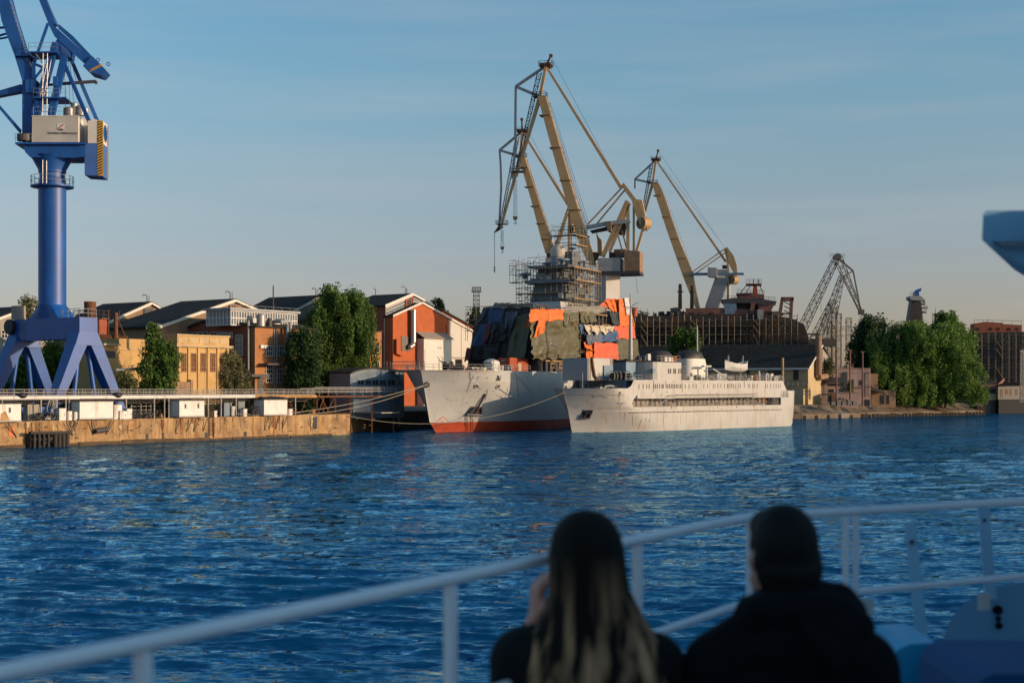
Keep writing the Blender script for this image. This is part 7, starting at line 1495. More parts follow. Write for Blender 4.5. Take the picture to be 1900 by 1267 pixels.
u0, u1 = pp.u(1524), pp.u(1615.5); zt = pp.pt(1570, 684.5).z
k = MB(); prect(k, pp, *sorted((u0, u1)), GZ - 1, zt, 0, 12); k.build('wall', M['pink_plaster'], pk)
k = MB(); prect(k, pp, *sorted((u0, u1)), pp.pt(1570, 692).z, pp.pt(1570, 691).z + .1, .15, .15); prect(k, pp, *sorted((pp.u(1522), u1)), zt, zt + .25, .2, 12.4); k.build('cornice', M['pink_plaster'], pk)
for x0, y0, x1, y1 in ((1537, 711, 1563, 716), (1538, 722, 1547, 728), (1558, 722, 1564, 727), (1580, 704, 1584, 715), (1595, 705, 1599, 715), (1604, 741, 1614, 753), (1538, 733, 1548, 746)): win(pp, x0, y0, x1, y1, pk, 2, 1, fr='steel_dark', edge=.1)
k = MB(); a, b = pp.pt(1534, 701, .1), pp.pt(1565, 701, .1); k.prism([a, b, b + pp.n * 2 - Vector((0, 0, 1.4)), a + pp.n * 2 - Vector((0, 0, 1.4))], (0, 0, .12)); k.build('corrugated_awning', M['steel_dark'], pk)
k = MB(); prect(k, pp, *sorted((pp.u(1565), pp.u(1572))), pp.pt(1, 752).z - 1, zt - .8, .25, .25); k.tube(pp.pt(1529, 690, .3), pp.pt(1529, 735, .3), .14); k.tube(pp.pt(1611, 690, .3), pp.pt(1611, 735, .3), .12); k.tube(pp.pt(1520, 732, 3), pp.pt(1550, 731, 3), .16); k.tube(pp.pt(1570, 719, .5), pp.pt(1616, 718, .5), .1); k.build('wall_pipe', M['steel_dark'], pk)
k = MB(); k.path([pp.pt(1542, 697, .3) + pp.d * math.cos(a) * .5 + Vector((0, 0, math.sin(a) * .5)) for a in range(7)], .15, 5); k.path([pp.pt(1532, 697, .3) + pp.d * math.cos(a) * .5 + Vector((0, 0, math.sin(a) * .5)) for a in range(7)], .15, 5); k.build('vent_ring', M['black'], pk)
pq = Pl(pp.p + pp.n * 9, pd_); pk2 = thing('pink_annex', (*pq.pt(1572, 752).xy, GZ), 'low pink shed with a sunlit side in front of pink building', 'shed')
u0, u1 = pq.u(1550), pq.u(1593); k = MB(); prect(k, pq, *sorted((u0, u1)), GZ - 1, pq.pt(1572, 729).z, 0, 6); k.build('wall', M['pink_plaster'], pk2)
k = MB(); prect(k, pq, *sorted((pq.u(1549), pq.u(1593.6))), pq.pt(1572, 729).z + .002, pq.pt(1572, 727.6).z, .2, 6.4); k.build('roof', M['grey_wall'], pk2)
win(pq, 1556, 738, 1560.5, 748, pk2, 1, 1, fr='steel_dark'); k = MB(); prect(k, pq, *sorted((pq.u(1565.5), pq.u(1571))), GZ, pq.pt(1568, 738).z, .12, .1); k.build('door', M['wood_wall'], pk2)
for px, yt, yb, lab in ((1552, 653, 724, 'leftmost tall rusty pole on right bank, nearest the fat brown chimney pipe'), (1577.5, 650, 722, 'middle rusty red pole standing before the pink building'), (1600.5, 653, 752, 'rightmost tall rusty pole in front of the pink building')):
    p = P(px, yt, 374); k = MB(); k.tube(Vector((p.x, 374, GZ - .2)), p, .26, .2, 10); k.box(p, .9, .5, .3); tag(k.build('rusty_pole', M['hull_primer'], None, True), lab, 'pole', 'rusty poles on the right bank')
pz = Pl(pp.p - pp.n * 3, pd_); rn = thing('ruined_shed', (*pz.pt(1640, 750).xy, GZ), 'crumbling sunlit shed half hidden by trees right of pink building', 'shed')
k = MB(); prect(k, pz, *sorted((pz.u(1617), pz.u(1662))), GZ - 1, pz.pt(1640, 724).z, 0, 9); prect(k, pz, *sorted((pz.u(1617), pz.u(1632))), GZ, pz.pt(1622, 693).z, -2, 6); k.build('wall', M['wood_wall'], rn)
for x0, x1 in ((1634, 1641), (1646, 1650)): k = MB(); prect(k, pz, *sorted((pz.u(x0), pz.u(x1))), GZ, pz.pt(1640, 733).z, .1, .1); k.build('door', M['black'], rn)
k = MB(); a, b = pz.pt(1615, 717, .2), pz.pt(1640, 727, .2); k.prism([a, b, b + pz.n * 3 - Vector((0, 0, 1)), a + pz.n * 3 - Vector((0, 0, 1))], (0, 0, .2)); k.build('awning', M['roof_dark'], rn)
k = MB()
for i in range(5): p = Vector((P(1545, 748, 372).x + i * 1.5, 372 + i * .4, GZ)); k.box(p + Vector((0, 0, .5 + .2 * (i % 2))), 1.2, 1, 1.0 + .4 * (i % 2), (1, .3))
tag(k.build('crate_stack', M['steel_dark']), 'row of dark crates on the bank left of the low pink shed', 'crates')
# ------------------------------------------------------------------ dark exhaust tower and the right hull
et = thing('exhaust_tower', tuple(Vector((P(1700, 600, 490).x, 490, GZ))), 'dark tapering ship tower with a curved blue spout above the trees', 'tower')
pe = Pl((P(1700, 600, 490).x, 490), (1, -.1))
def epl(nm, poly, off, th, m): k = MB(); k.prism([pe.pt(x, y, off) for x, y in poly], -pe.n * th); k.build(nm, M[m], et)
epl('tower_body', [(1692, 557), (1709, 557), (1711, 590), (1714, 640), (1680, 640), (1686, 595)], 0, 6, 'funnel_black'); epl('tower_face', [(1709.1, 557), (1711, 590), (1714, 640), (1717, 640), (1713, 590)], -.5, 5, 'ship_grey')
epl('head', [(1688, 549), (1709, 549), (1713, 553), (1712, 558), (1692, 557), (1688, 553)], .8, 7.5, 'ship_grey'); epl('spout', [(1697, 548.8), (1698, 541), (1702, 537), (1710, 534), (1709, 540), (1705, 542), (1706, 548.8)], -1, 3.5, 'crane_blue')
for x0, y0, w_ in ((1713, 556, 3), (1713, 562, 4), (1714, 569, 7), (1714, 577, 5)): epl('side_funnel', [(x0, y0), (x0 + w_, y0 - 2), (x0 + w_ + 1, y0 + 4), (x0, y0 + 3)], 0, 3, 'crane_grey')
k = MB(); k.rail([pe.pt(1689, 549, .5), pe.pt(1697, 549, .5)], 1.2, .06, .8); k.tube(pe.pt(1730, 600, 0), pe.pt(1730, 580, 0), .1); k.tube(pe.pt(1736, 600, 0), pe.pt(1736, 572, 0), .1); k.build('tower_rail', M['steel_dark'], et)
YR = 478.0; pr_ = Pl(((1850 - 950) * YR / F, YR), (1, -.14))
rs = thing('unfinished_hull', (*pr_.pt(1850, 700).xy, GZ), 'dark unfinished hull with a rusty deckhouse at the right edge', 'ship')
k = MB(); k.prism([pr_.pt(x, y) for x, y in ((1795, 618), (1960, 614), (1960, 770), (1795, 770))], -pr_.n * 18); k.build('hull', M['black'], rs)
k = MB(); k.prism([pr_.pt(x, y, -3) for x, y in ((1808, 600), (1829, 597), (1860, 599), (1860, 618.5), (1808, 618.5))], -pr_.n * 8); k.prism([pr_.pt(x, y, -3) for x, y in ((1860.2, 601), (1896, 603), (1896, 618), (1860.2, 618.5))], -pr_.n * 8); k.build('deckhouse', M['brick_red'], rs)
k = MB(); 
for x in (1812, 1836, 1850, 1870, 1885): k.prism([pr_.pt(x, 608, -2.9), pr_.pt(x + 5, 608, -2.9), pr_.pt(x + 5, 613, -2.9), pr_.pt(x, 613, -2.9)], -pr_.n * .2)
k.build('window', M['black'], rs); k = MB(); k.rail([pr_.pt(1808, 600, -3), pr_.pt(1895, 602, -3)], 1.2, .06, 3, (1,)); k.tube(pr_.pt(1833, 597, -3), pr_.pt(1833, 592, -3), .1); k.build('roof_rail', M['steel_dark'], rs)
sR = thing('scaffold', (*pr_.pt(1850, 700, 2.5).xy, GZ), 'pole scaffold along the dark hull at the right edge of the photo', 'scaffold')
big_scaffold(sR, pr_, pr_.u(1797, 2.5), pr_.u(1950, 2.5), 12, [GZ] + [pr_.pt(1850, y, 2.5).z for y in (700, 682, 663, 647, 633, 622)], 2.5, 1.6, .06, 12, False)
# sheds at the right edge
YS = 440.0; px_ = Pl(((1850 - 950) * YS / F, YS), (1, .12))
s1 = thing('brown_shed', (*px_.pt(1838, 765).xy, GZ), 'brown lean-to shed with rusty roof at right edge', 'shed')
k = MB(); k.prism([px_.pt(x, y) for x, y in ((1800, 722), (1850, 722), (1850, 775), (1800, 775))], -px_.n * 10); k.build('wall', M['steel_dark'], s1)
k = MB(); a, b = px_.pt(1796, 716, 1.5), px_.pt(1851, 714, 1.5); k.prism([a, b, b - px_.n * 9 + Vector((0, 0, 2.6)), a - px_.n * 9 + Vector((0, 0, 2.6))], (0, 0, .5)); k.build('roof', M['roof_moss'], s1)
k = MB(); k.prism([px_.pt(1850.1, 714, .5), px_.pt(1864, 701, -8), px_.pt(1864, 706, -8), px_.pt(1850.1, 722, .5)], -px_.n * .5); k.beam(a - Vector((0, 0, .3)), b - Vector((0, 0, .3)), .2, .8); k.build('gable_board', M['hull_primer'], s1)
for x in (1816, 1826): win(px_, x, 727, x + 8, 736, s1, 2, 1, fr='rail_grey', off=.02)
k = MB(); prect(k, px_, px_.u(1832), px_.u(1848), px_.pt(1, 744).z, px_.pt(1, 731).z, .6, .6); k.build('board', M['yellow_pale'], s1)
s_2 = thing('grey_wall_shed', (*px_.pt(1880, 765, 2).xy, GZ), 'patchy grey-white shed at the extreme right edge', 'shed')
k = MB(); k.prism([px_.pt(x, y, 2) for x, y in ((1852, 716), (1925, 714), (1925, 741), (1852, 741))], -px_.n * 10); k.build('wall', M['grey_wall'], s_2); k = MB(); k.prism([px_.pt(x, y, 1.8) for x, y in ((1853, 741), (1925, 741), (1925, 775), (1853, 775))], -px_.n * 10); k.build('base_wall', M['black'], s_2)
for x in (1856, 1866, 1874, 1885, 1893):
    k = MB(); prect(k, px_, px_.u(x, 2), px_.u(x + rnd.uniform(3, 6), 2), px_.pt(1, 740 - rnd.uniform(0, 8), 2).z, px_.pt(1, 722, 2).z, 2.06, .06); k.build('bare_patch', M['wood_wall'], s_2); k = MB(); k.prism([px_.pt(1851, 715.8, 2.6), px_.pt(1926, 713.8, 2.6), px_.pt(1926, 710, -8), px_.pt(1851, 712, -8)], (0, 0, .3)); k.build('roof', M['roof_moss'], s_2)
lp = P(1896, 760, 432); k = MB(); k.truss(Vector((lp.x, 432, GZ)), P(1896, 653, 432), .9, .7, 18, .08, .05); k.box(P(1896, 652, 432), 1.2, .6, .8); tag(k.build('lamp_mast', M['rail_grey']), 'slim pale lattice lamp mast at the right edge', 'mast')
k = MB()
for i in range(26): p = Vector((P(1825 + i * 4.5, 765, 444).x, 444 + rnd.uniform(-2, 1), GZ)); k.box(p + Vector((0, 0, .6)), rnd.uniform(.6, 2.4), 1, rnd.uniform(.6, 2.2), (1, rnd.uniform(-.3, .3)))
tag(k.build('scrap_row', M['steel_dark']), 'row of dark scrap and boxes along the far quay edge', 'scrap')
k = MB(); a, b = bank[3], bank[4]; dq = (b - a).normalized(); nq = Vector((dq.y, -dq.x, 0))
k.prism([a + nq * .3 + Vector((0, 0, -2)), b + nq * .3 + Vector((0, 0, -2)), b + nq * .3 + Vector((0, 0, 3.2)), a + nq * .3 + Vector((0, 0, 3.2))], -nq * 2.5); k2 = k.build('far_quay_wall', M['concrete_dark']); tag(k2, 'dark stone quay wall at the right edge behind the bank point', 'wall')
k = MB(); a = bank[2]; b = bank[3]; k.prism([a + Vector((.6, 0, -2)), b + Vector((.6, 0, -2)), b + Vector((.6, 0, 3.3)), a + Vector((.6, 0, 2.6))], (-2.4, .2, 0)); tag(k.build('end_wall', M['concrete_dark']), 'short dark end wall closing the earth bank on the right', 'wall')
# ------------------------------------------------------------------ trees
def leaf_obj(name, C, size, m, parent, up=0.0, seed=1):
    g = np.random.default_rng(seed); n = len(C); C = C - np.array(WL[parent.name])
    a = g.normal(size=(n, 3)); a[:, 2] += up * 2; a /= np.linalg.norm(a, axis=1)[:, None]
    b = g.normal(size=(n, 3)); b -= (b * a).sum(1)[:, None] * a; b /= np.linalg.norm(b, axis=1)[:, None]
    s = size * g.uniform(.6, 1.3, n)[:, None]; w = .55
    V = np.stack([C - a * s - b * s * w * .4, C - b * s * w * .2 + b * s * w, C + a * s, C - b * s * w], 1).reshape(-1, 3).astype(np.float32)
    me = bpy.data.meshes.new(name); me.vertices.add(n * 4); me.vertices.foreach_set('co', V.ravel())
    me.loops.add(n * 4); me.loops.foreach_set('vertex_index', np.arange(n * 4, dtype=np.int32))
    me.polygons.add(n); me.polygons.foreach_set('loop_start', np.arange(0, n * 4, 4, dtype=np.int32)); me.update(); me.validate()
    me.materials.append(m); o = bpy.data.objects.new(name, me); COL.objects.link(o); o.parent = parent; return o
PROF = {
 'poplar': lambda h: (.3 + .75 * np.minimum(h / .2, 1)) * np.where(h < .72, 1, 1 - ((h - .72) / .28) ** 2 * .72),
 'round': lambda h: np.sqrt(np.clip(1 - ((h - .52) / .52) ** 2, 0.02, 1)) * (.95 + .15 * np.sin(h * 9)),
 'bush': lambda h: np.sqrt(np.clip(1 - (np.maximum(h - .35, 0) / .65) ** 2, 0.02, 1)),
 'bank': lambda h: np.where(h < .6, 1 - .12 * (1 - h / .6), np.sqrt(np.clip(1 - ((h - .6) / .42) ** 2, 0.01, 1))),
 'conic': lambda h: .15 + .85 * np.clip(1 - h, 0, 1) ** .8 }
def tree(name, px, top, width, Y, label, m='leaf_bank', kind='bank', base_z=GZ, h0=.04, clumps=120, per=90, size=.30, up=.3, seed=1, cat='tree', grp=None, lx=None, depth=1.0, sig=.5):
    g = np.random.default_rng(seed); X = (px - 950) * Y / F; zt = EYE - (top - HZ) * Y / F; H = zt - base_z; W2 = width * Y / F / 2
    r = thing(name, (X, Y, base_z), label, cat, grp)
    nl = 3 + int(g.integers(2, 4)); lob = g.uniform(0, 6.28, nl); amp = g.uniform(.08, .22, nl)
    h = g.uniform(0, 1, clumps) ** .9; th = g.uniform(0, 6.28, clumps); rad = np.sqrt(g.uniform(.12, 1, clumps))
    wob = 1 + sum(a * np.sin((i + 1) * th + l + h * 5) for i, (a, l) in enumerate(zip(amp, lob)))
    rr = PROF[kind](h) * rad * wob * W2 * .93
    hh = base_z + H * (h0 + (1 - h0) * (h * .96))
    cc = np.stack([X + rr * np.cos(th), Y + rr * np.sin(th) * depth, hh], 1)
    sg = np.array([sig, sig, sig * (1 + up * 2.2)]) * (g.uniform(.5, 1.0, (clumps, 1)) + .5 * g.random((clumps, 1)) ** 4)
    pts = cc[:, None, :] + np.clip(g.normal(size=(clumps, per, 3)), -1.7, 1.7) * sg[:, None, :]
    pts = pts.reshape(-1, 3); pts = pts[pts[:, 2] > base_z + .1]
    b = MB(); base = Vector((X, Y, base_z - .3)); rt = max(.12, H * .016)
    cc[:, 2] = np.minimum(cc[:, 2], zt - .2)
    tips = cc[g.choice(clumps, min(clumps, 26), replace=False)]
    b.path([base, base + Vector((.1, 0, H * .35)), base + Vector((.05, .1, H * .7)), base + Vector((0, 0, H * .93))], [rt, rt * .8, rt * .45, rt * .1], 7)
    for p in tips:
        f = max(.1, min(.75, (p[2] - base_z) / H - .18)); q = base + Vector((.1, .05, H * f)); p = Vector(p)
        b.path([q, q.lerp(p, .5) + Vector((0, 0, .3)), p], [rt * .35, rt * .22, .03], 5)
    b.build('trunk', M['bark'], r)
    leaf_obj('crown', pts, size, M[m], r, up, seed + 50)
    return r
tree('poplar_tree', 616, 538, 92, 266, 'tallest dark green poplar, left one of the dense pair before the orange hall', 'leaf_poplar', 'poplar', clumps=420, per=150, size=.23, up=.8, seed=3, grp='poplars by the brick hall', sig=.42)
tree('poplar_tree', 658, 546, 78, 269, 'right poplar of the dense pair, touching the orange brick hall', 'leaf_poplar', 'poplar', clumps=380, per=150, size=.23, up=.8, seed=4, grp='poplars by the brick hall', sig=.42)
tree('leafy_tree', 563, 612, 74, 243, 'short dark leafy tree in front of the brown brick building, left of the tall poplars', 'leaf_dark', 'round', clumps=240, per=100, size=.24, seed=5)
tree('young_tree', 284, 606, 78, 214, 'loose green tree with a pointed top in front of yellow building', 'leaf_poplar', 'conic', clumps=130, per=52, size=.24, up=.5, seed=6, sig=.36)
tree('young_tree', 310, 640, 44, 214, 'lower bushy green tree touching the yellow wall', 'leaf_poplar', 'round', clumps=90, per=70, size=.24, up=.4, seed=16, sig=.36)
tree('willow_bush', 422, 655, 84, 232, 'grey-green rounded willow bush in front of the brown brick building', 'leaf_willow', 'bush', clumps=260, per=100, size=.2, up=.5, seed=7, sig=.36)
tree('wild_bush', 236, 690, 60, 212, 'low pale green bush right of the blue crane', 'leaf_pale', 'bush', clumps=80, per=60, size=.2, seed=8, sig=.36)
tree('wild_bush', 95, 640, 90, 228, 'green bushes seen between the legs of the blue crane', 'leaf_bright', 'bush', clumps=170, per=80, size=.28, seed=9, grp='bushes behind the crane legs')
tree('wild_bush', 28, 650, 60, 226, 'green bushes at the frame edge, left of the blue crane legs', 'leaf_poplar', 'bush', clumps=120, per=80, size=.28, seed=10, grp='bushes behind the crane legs')
tree('wild_bush', 162, 655, 60, 226, 'dark bushes behind the right legs of blue crane', 'leaf_dark', 'bush', clumps=110, per=80, size=.28, seed=11, grp='bushes behind the crane legs')
tree('birch_tree', 52, 543, 46, 262, 'thin leafy treetop left of the blue crane column', 'leaf_willow', 'round', clumps=110, per=26, size=.28, seed=12, sig=.5)
tree('far_tree', 812, 556, 46, 395, 'treetop rising behind the roof of the orange hall', 'leaf_dark', 'poplar', clumps=120, per=60, size=.42, up=.6, seed=13)
tree('far_tree', 880, 572, 30, 400, 'dark treetop between the white gable and navy tarpaulins', 'leaf_dark', 'round', clumps=110, per=60, size=.42, up=.6, seed=14)
tree('yard_tree', 1268, 612, 58, 404, 'dark green tree in front of the scaffolded dark ship hull', 'leaf_poplar', 'round', clumps=120, per=80, size=.42, seed=15)
tree('yard_tree', 1287, 609, 28, 402, 'brighter slim green tree in front of the scaffolded dark ship', 'leaf_bright', 'round', clumps=80, per=80, size=.40, seed=19)
G4 = 'trees on the right bank'
tree('bank_tree', 1614, 590, 82, 428, 'dark tree at the left of the bank trees, behind pink building', 'leaf_dark', 'round', clumps=260, per=100, size=.42, up=.5, seed=20, grp=G4, sig=.7)
tree('bank_tree', 1690, 601, 136, 408, 'bright broad tree in the front left of the bank clump', 'leaf_bank', 'bank', base_z=2.6, clumps=520, per=140, size=.29, up=.45, seed=21, grp=G4, sig=.62)
tree('bank_tree', 1754, 606, 132, 412, 'bright broad tree at the right end of the bank clump', 'leaf_bank', 'bank', base_z=2.6, clumps=520, per=140, size=.29, up=.45, seed=22, grp=G4, sig=.62)
tree('bank_tree', 1758, 583, 100, 424, 'tall pointed tree rising at the back right of the bank clump', 'leaf_bank', 'poplar', clumps=260, per=100, size=.4, up=.6, seed=23, grp=G4, sig=.6)
tree('bank_tree', 1648, 640, 66, 410, 'shaded dark tree between the pink building and the bright bank trees', 'leaf_dark', 'bank', clumps=200, per=90, size=.4, up=.4, seed=24, grp=G4, sig=.6)
tree('wild_bush', 1539, 666, 24, 392, 'thin yellowish bush growing on the flat roof of the pink building', 'leaf_pale', 'conic', base_z=12, clumps=50, per=40, size=.25, seed=25, sig=.4)
tree('wild_bush', 1577, 708, 14, 382, 'small green bush on a low pink roof', 'leaf_poplar', 'conic', base_z=6.6, clumps=30, per=40, size=.2, seed=26, sig=.3)
# ------------------------------------------------------------------ the ferry we stand on
mat('boat_white', (1.05, 1.08, 1.12), .4, var=.05, vs=2)
mat('boat_deck', (.10, .16, .22), .7, var=.15, vs=3)
mat('locker_blue', (.003, .085, .25), .8, var=.1, vs=3)
mat('case_blue', (.02, .50, .85), .45, var=.06, vs=3)
mat('cloth_black', (.006, .007, .010), .95, var=.35, vs=9, spec=.15, bump=.3, bs=60)
mat('cloth_dark', (.012, .015, .015), .95, var=.35, vs=9, spec=.2, bump=.3, bs=60)
mat('cloth_jeans', (.02, .03, .05), .9, var=.2, vs=9)
mat('skin', (.66, .30, .21), .55, var=.08, vs=12)
mat('hair_black', (.003, .003, .003), .7, spec=.25, var=.4, vs=40)
def hairmat():
    m = bpy.data.materials.new('hair_ombre'); m.use_nodes = True; n, l = m.node_tree.nodes, m.node_tree.links; b = n['Principled BSDF']; b.inputs['Roughness'].default_value = .75; b.inputs['Specular IOR Level'].default_value = .15
    tc = n.new('ShaderNodeTexCoord'); mp = n.new('ShaderNodeMapping'); mp.inputs['Scale'].default_value = (26, 26, 2.2); z = n.new('ShaderNodeTexNoise'); z.inputs['Scale'].default_value = 1; z.inputs['Detail'].default_value = 5
    l.new(tc.outputs['Object'], mp.inputs['Vector']); l.new(mp.outputs['Vector'], z.inputs['Vector'])
    mr = n.new('ShaderNodeMapRange'); mr.inputs['From Min'].default_value = .42; mr.inputs['From Max'].default_value = .66; l.new(z.outputs['Fac'], mr.inputs['Value'])
    sp = n.new('ShaderNodeSeparateXYZ'); l.new(tc.outputs['Object'], sp.inputs[0]); mz = n.new('ShaderNodeMapRange'); mz.inputs['From Min'].default_value = 1.13; mz.inputs['From Max'].default_value = .92; mz.inputs['To Min'].default_value = 0; mz.inputs['To Max'].default_value = 1
    l.new(sp.outputs['Z'], mz.inputs['Value']); mu = n.new('ShaderNodeMath'); mu.operation = 'MULTIPLY'; l.new(mr.outputs['Result'], mu.inputs[0]); l.new(mz.outputs['Result'], mu.inputs[1])
    mx = n.new('ShaderNodeMixRGB'); mx.inputs['Color1'].default_value = (.008, .0065, .005, 1); mx.inputs['Color2'].default_value = (.60, .33, .17, 1); l.new(mu.outputs[0], mx.inputs['Fac']); l.new(mx.outputs['Color'], b.inputs['Base Color']); M['hair_ombre'] = m
hairmat()
DK = 6.35; RT, RM = EYE - .4, EYE - .664
fy = thing('ferry', (0, 3, 0), 'white railed upper deck of the ferry the photograph was taken from', 'ferry')
r1 = lambda t, z: Vector((-.72 + 1.437 * t, 2.0 + 2.4 * t, z))       # port rail line
cr1 = r1(1.0, 0); r2d = Vector((1.81 - cr1.x, 5.03 - cr1.y, 0)); r2 = lambda t, z: Vector((cr1.x + r2d.x * t, cr1.y + r2d.y * t, z))
out = [r1(-3.0, 0), r1(1.0, 0), r2(1.0, 0), r2(3.2, 0), Vector((7, 3.4, 0)), Vector((7, -9, 0)), Vector((-5.0, -9, 0))]
k = MB(); k.prism([p + Vector((0, 0, DK)) for p in out], (0, 0, -.12)); k.build('deck', M['boat_deck'], fy)
k = MB(); k.prism([p * .985 + Vector((0, 0, DK - .125)) for p in out], (0, 0, -7.5)); k.build('hull', M['boat_white'], fy)
for z, rr in ((RT, .0135), (RM, .0115), (RM - .27, .0115), (RM - .54, .0115)):
    k = MB(); k.path([r1(-3, z), r1(.35, z), r1(.94, z), r1(1, z) + r2d * .02, r2(.12, z), r2(1.0, z), r2(3.2, z)], rr, 14); k.build('top_rail' if z == RT else 'mid_rail', M['boat_white'], fy, True)
def tpx(px): r = (px - 950) / F; return (r * 2.0 + .72) / (1.437 - r * 2.4)
def tpx2(px): r = (px - 950) / F; return (r * cr1.y - cr1.x) / (r2d.x - r * r2d.y)
for px in (-700, 265, 836, 1183):
    p = r1(tpx(px), 0); k = MB(); k.beam(Vector((p.x, p.y, DK)), Vector((p.x, p.y, RT - .015)), .021, .022, up=Vector((.5, .85, 0))); k.build('post', M['boat_white'], fy)
for px in (1390, 1569, 1588): p = r2(tpx2(px), 0); k = MB(); k.beam(Vector((p.x, p.y, DK)), Vector((p.x, p.y, RT - .015)), .02, .026, up=Vector((.2, 1, 0))); k.build('post', M['boat_white'], fy)
k = MB(); k.beam(P(1718, 1260, 5.25), P(1689, 975, 5.35), .040, .03, up=Vector((.2, 1, 0))); k.build('stanchion', M['post_blue'], fy)
k = MB(); k.beam(P(1838, 1110, 5.5), P(1824, 938, 5.5), .042, .03, up=Vector((.2, 1, 0))); k.build('stanchion', M['post_blue'], fy)
for px in (1688, 1823):
    for py in (1005, 965)[px > 1700:][:1]: k = MB(); k.tube(P(px + 4, py, 5.3), P(px + 4, py, 5.33), .009); k.build('bolt', M['steel_dark'], fy)
for px, a in ((1610, 1125), (1826, 1116)):
    p = P(px, a, 4.78); k = MB(); k.box(p, .036, .012, .055); t_ = k.build('tag_plate', M['frame_white'], fy)
k = MB(); shade_block = [Vector((2.27, -8, 0)), Vector((2.27, 6.1, 0)), Vector((6.4, 6.1, 0)), Vector((6.4, -8, 0))]; k.prism([p + Vector((0, 0, DK + .002)) for p in shade_block], (0, 0, 2.25)); shade_cabin = k.build('cabin', M['boat_white'], fy)  # cabin body out of view, added to keep the sun off the deck
Yc = 5.5; e = [P(1824, 397, Yc), P(1830, 391, Yc), P(2300, 388, Yc), P(2300, 735, Yc), P(1822, 445, Yc)]
k = MB(); k.prism(e, (.62, 1.4, 0)); k.build('roof_wing', M['boat_blue_shaded'], shade_cabin)
k = MB(); e = [P(1840, 449, Yc - .02), P(2290, 447, Yc - .02), P(2290, 458, Yc - .02), P(1856, 459, Yc - .02)]; k.prism(e, (0, -.03, 0)); k.build('wing_trim', M['blue_shed'], shade_cabin)
lk = thing('deck_locker', tuple(P(1840, 1240, 4.0))[:2] + (DK,), 'dark blue deck locker in the lower right corner beside the rail', 'locker')
zt = P(1, 1187, 4.2).z; x0 = P(1706, 1187, 4.2).x
k = MB(); k.prism([Vector((x0, 3.7, DK + .01)), Vector((x0, 3.7, zt - .05)), Vector((x0 + .02, 3.7, zt - .015)), Vector((x0 + .05, 3.7, zt)), Vector((2.2, 3.7, zt)), Vector((2.2, 3.7, DK + .01))], (0, .5, 0)); k.build('body', M['locker_blue'], lk)
k = MB(); k.box((x0 + .55, 3.685, zt - .07), .95, .02, .02); k.build('lid_seam', M['cloth_black'], lk); k = MB(); k.box((x0 + .06, 3.68, zt - .16), .035, .03, .12); k.build('latch', M['cloth_black'], lk)
cs = thing('raft_case', (1.16, 4.35, DK), 'pale blue moulded case between the man and dark blue locker', 'case')
k = MB(); e = [P(x, y, 4.35) for x, y in ((1630, 1300), (1648, 1225), (1668, 1203), (1690, 1194), (1740, 1192), (1740, 1300))]; e[0].z = DK + .01; e[-1].z = DK + .01; k.prism(e, (0, .35, 0)); k.build('shell', M['case_blue'], cs)
wc = thing('moulded_cover', tuple(P(1850, 1100, 5.7))[:2] + (DK - .0,), 'pale blue moulded cover with a rounded shoulder and two dark holes behind right rail', 'cover')
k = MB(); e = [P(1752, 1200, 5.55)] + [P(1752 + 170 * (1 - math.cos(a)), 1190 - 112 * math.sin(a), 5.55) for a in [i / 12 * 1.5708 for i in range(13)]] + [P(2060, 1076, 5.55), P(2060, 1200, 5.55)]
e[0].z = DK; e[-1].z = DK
k.prism(e, (.21, .5, -.06)); k.build('shell', M['boat_blue_shaded'], wc)
for px, py, r in ((1851, 1131, .019), (1853, 1160, .014), (1852, 1147, .011)): k = MB(); p = P(px, py, 5.545); k.lathe(p, [(.001, -.004), (r, 0), (r, .006)], 16, axis=(0, -1, 0)); k.build('hole', M['cloth_black'], wc)

# ------------------------------------------------------------------ the two people on the bench, seen from behind
def blob(name, segs, m, parent, vox=.012, smooth=6, origin=None):
    b = MB()
    for a, ra, c, rc in segs:
        a, c = Vector(a), Vector(c)
        for p, r in ((a, ra), (c, rc)):
            rr = r if isinstance(r, tuple) else (r, r, r)
            vs, fs, N, K = [], [], 16, 10
            for i in range(K + 1):
                ph = math.pi * i / K
                for j in range(N): th = 6.2832 * j / N; vs.append(p + Vector((rr[0] * math.sin(ph) * math.cos(th), rr[1] * math.sin(ph) * math.sin(th), rr[2] * math.cos(ph))))
            for i in range(K):
                for j in range(N): fs.append((i * N + j, i * N + (j + 1) % N, (i + 1) * N + (j + 1) % N, (i + 1) * N + j))
            b.add(vs, fs)
        if (a - c).length > 1e-5:
            f = lambda r: r if not isinstance(r, tuple) else sum(r) / 3
            b.tube(a, c, f(ra), f(rc), 16)
    o = b.build(name, m, parent, origin=origin)
    md = o.modifiers.new('r', 'REMESH'); md.mode = 'VOXEL'; md.voxel_size = vox; s_ = o.modifiers.new('s', 'SMOOTH'); s_.iterations = smooth
    dg = bpy.context.evaluated_depsgraph_get(); me = bpy.data.meshes.new_from_object(o.evaluated_get(dg)); o.modifiers.clear(); o.data = me; me.name = name
    me.polygons.foreach_set('use_smooth', [True] * len(me.polygons)); return o
def rotz(p, a): c, s = math.cos(a), math.sin(a); return Vector((p[0] * c - p[1] * s, p[0] * s + p[1] * c, p[2]))
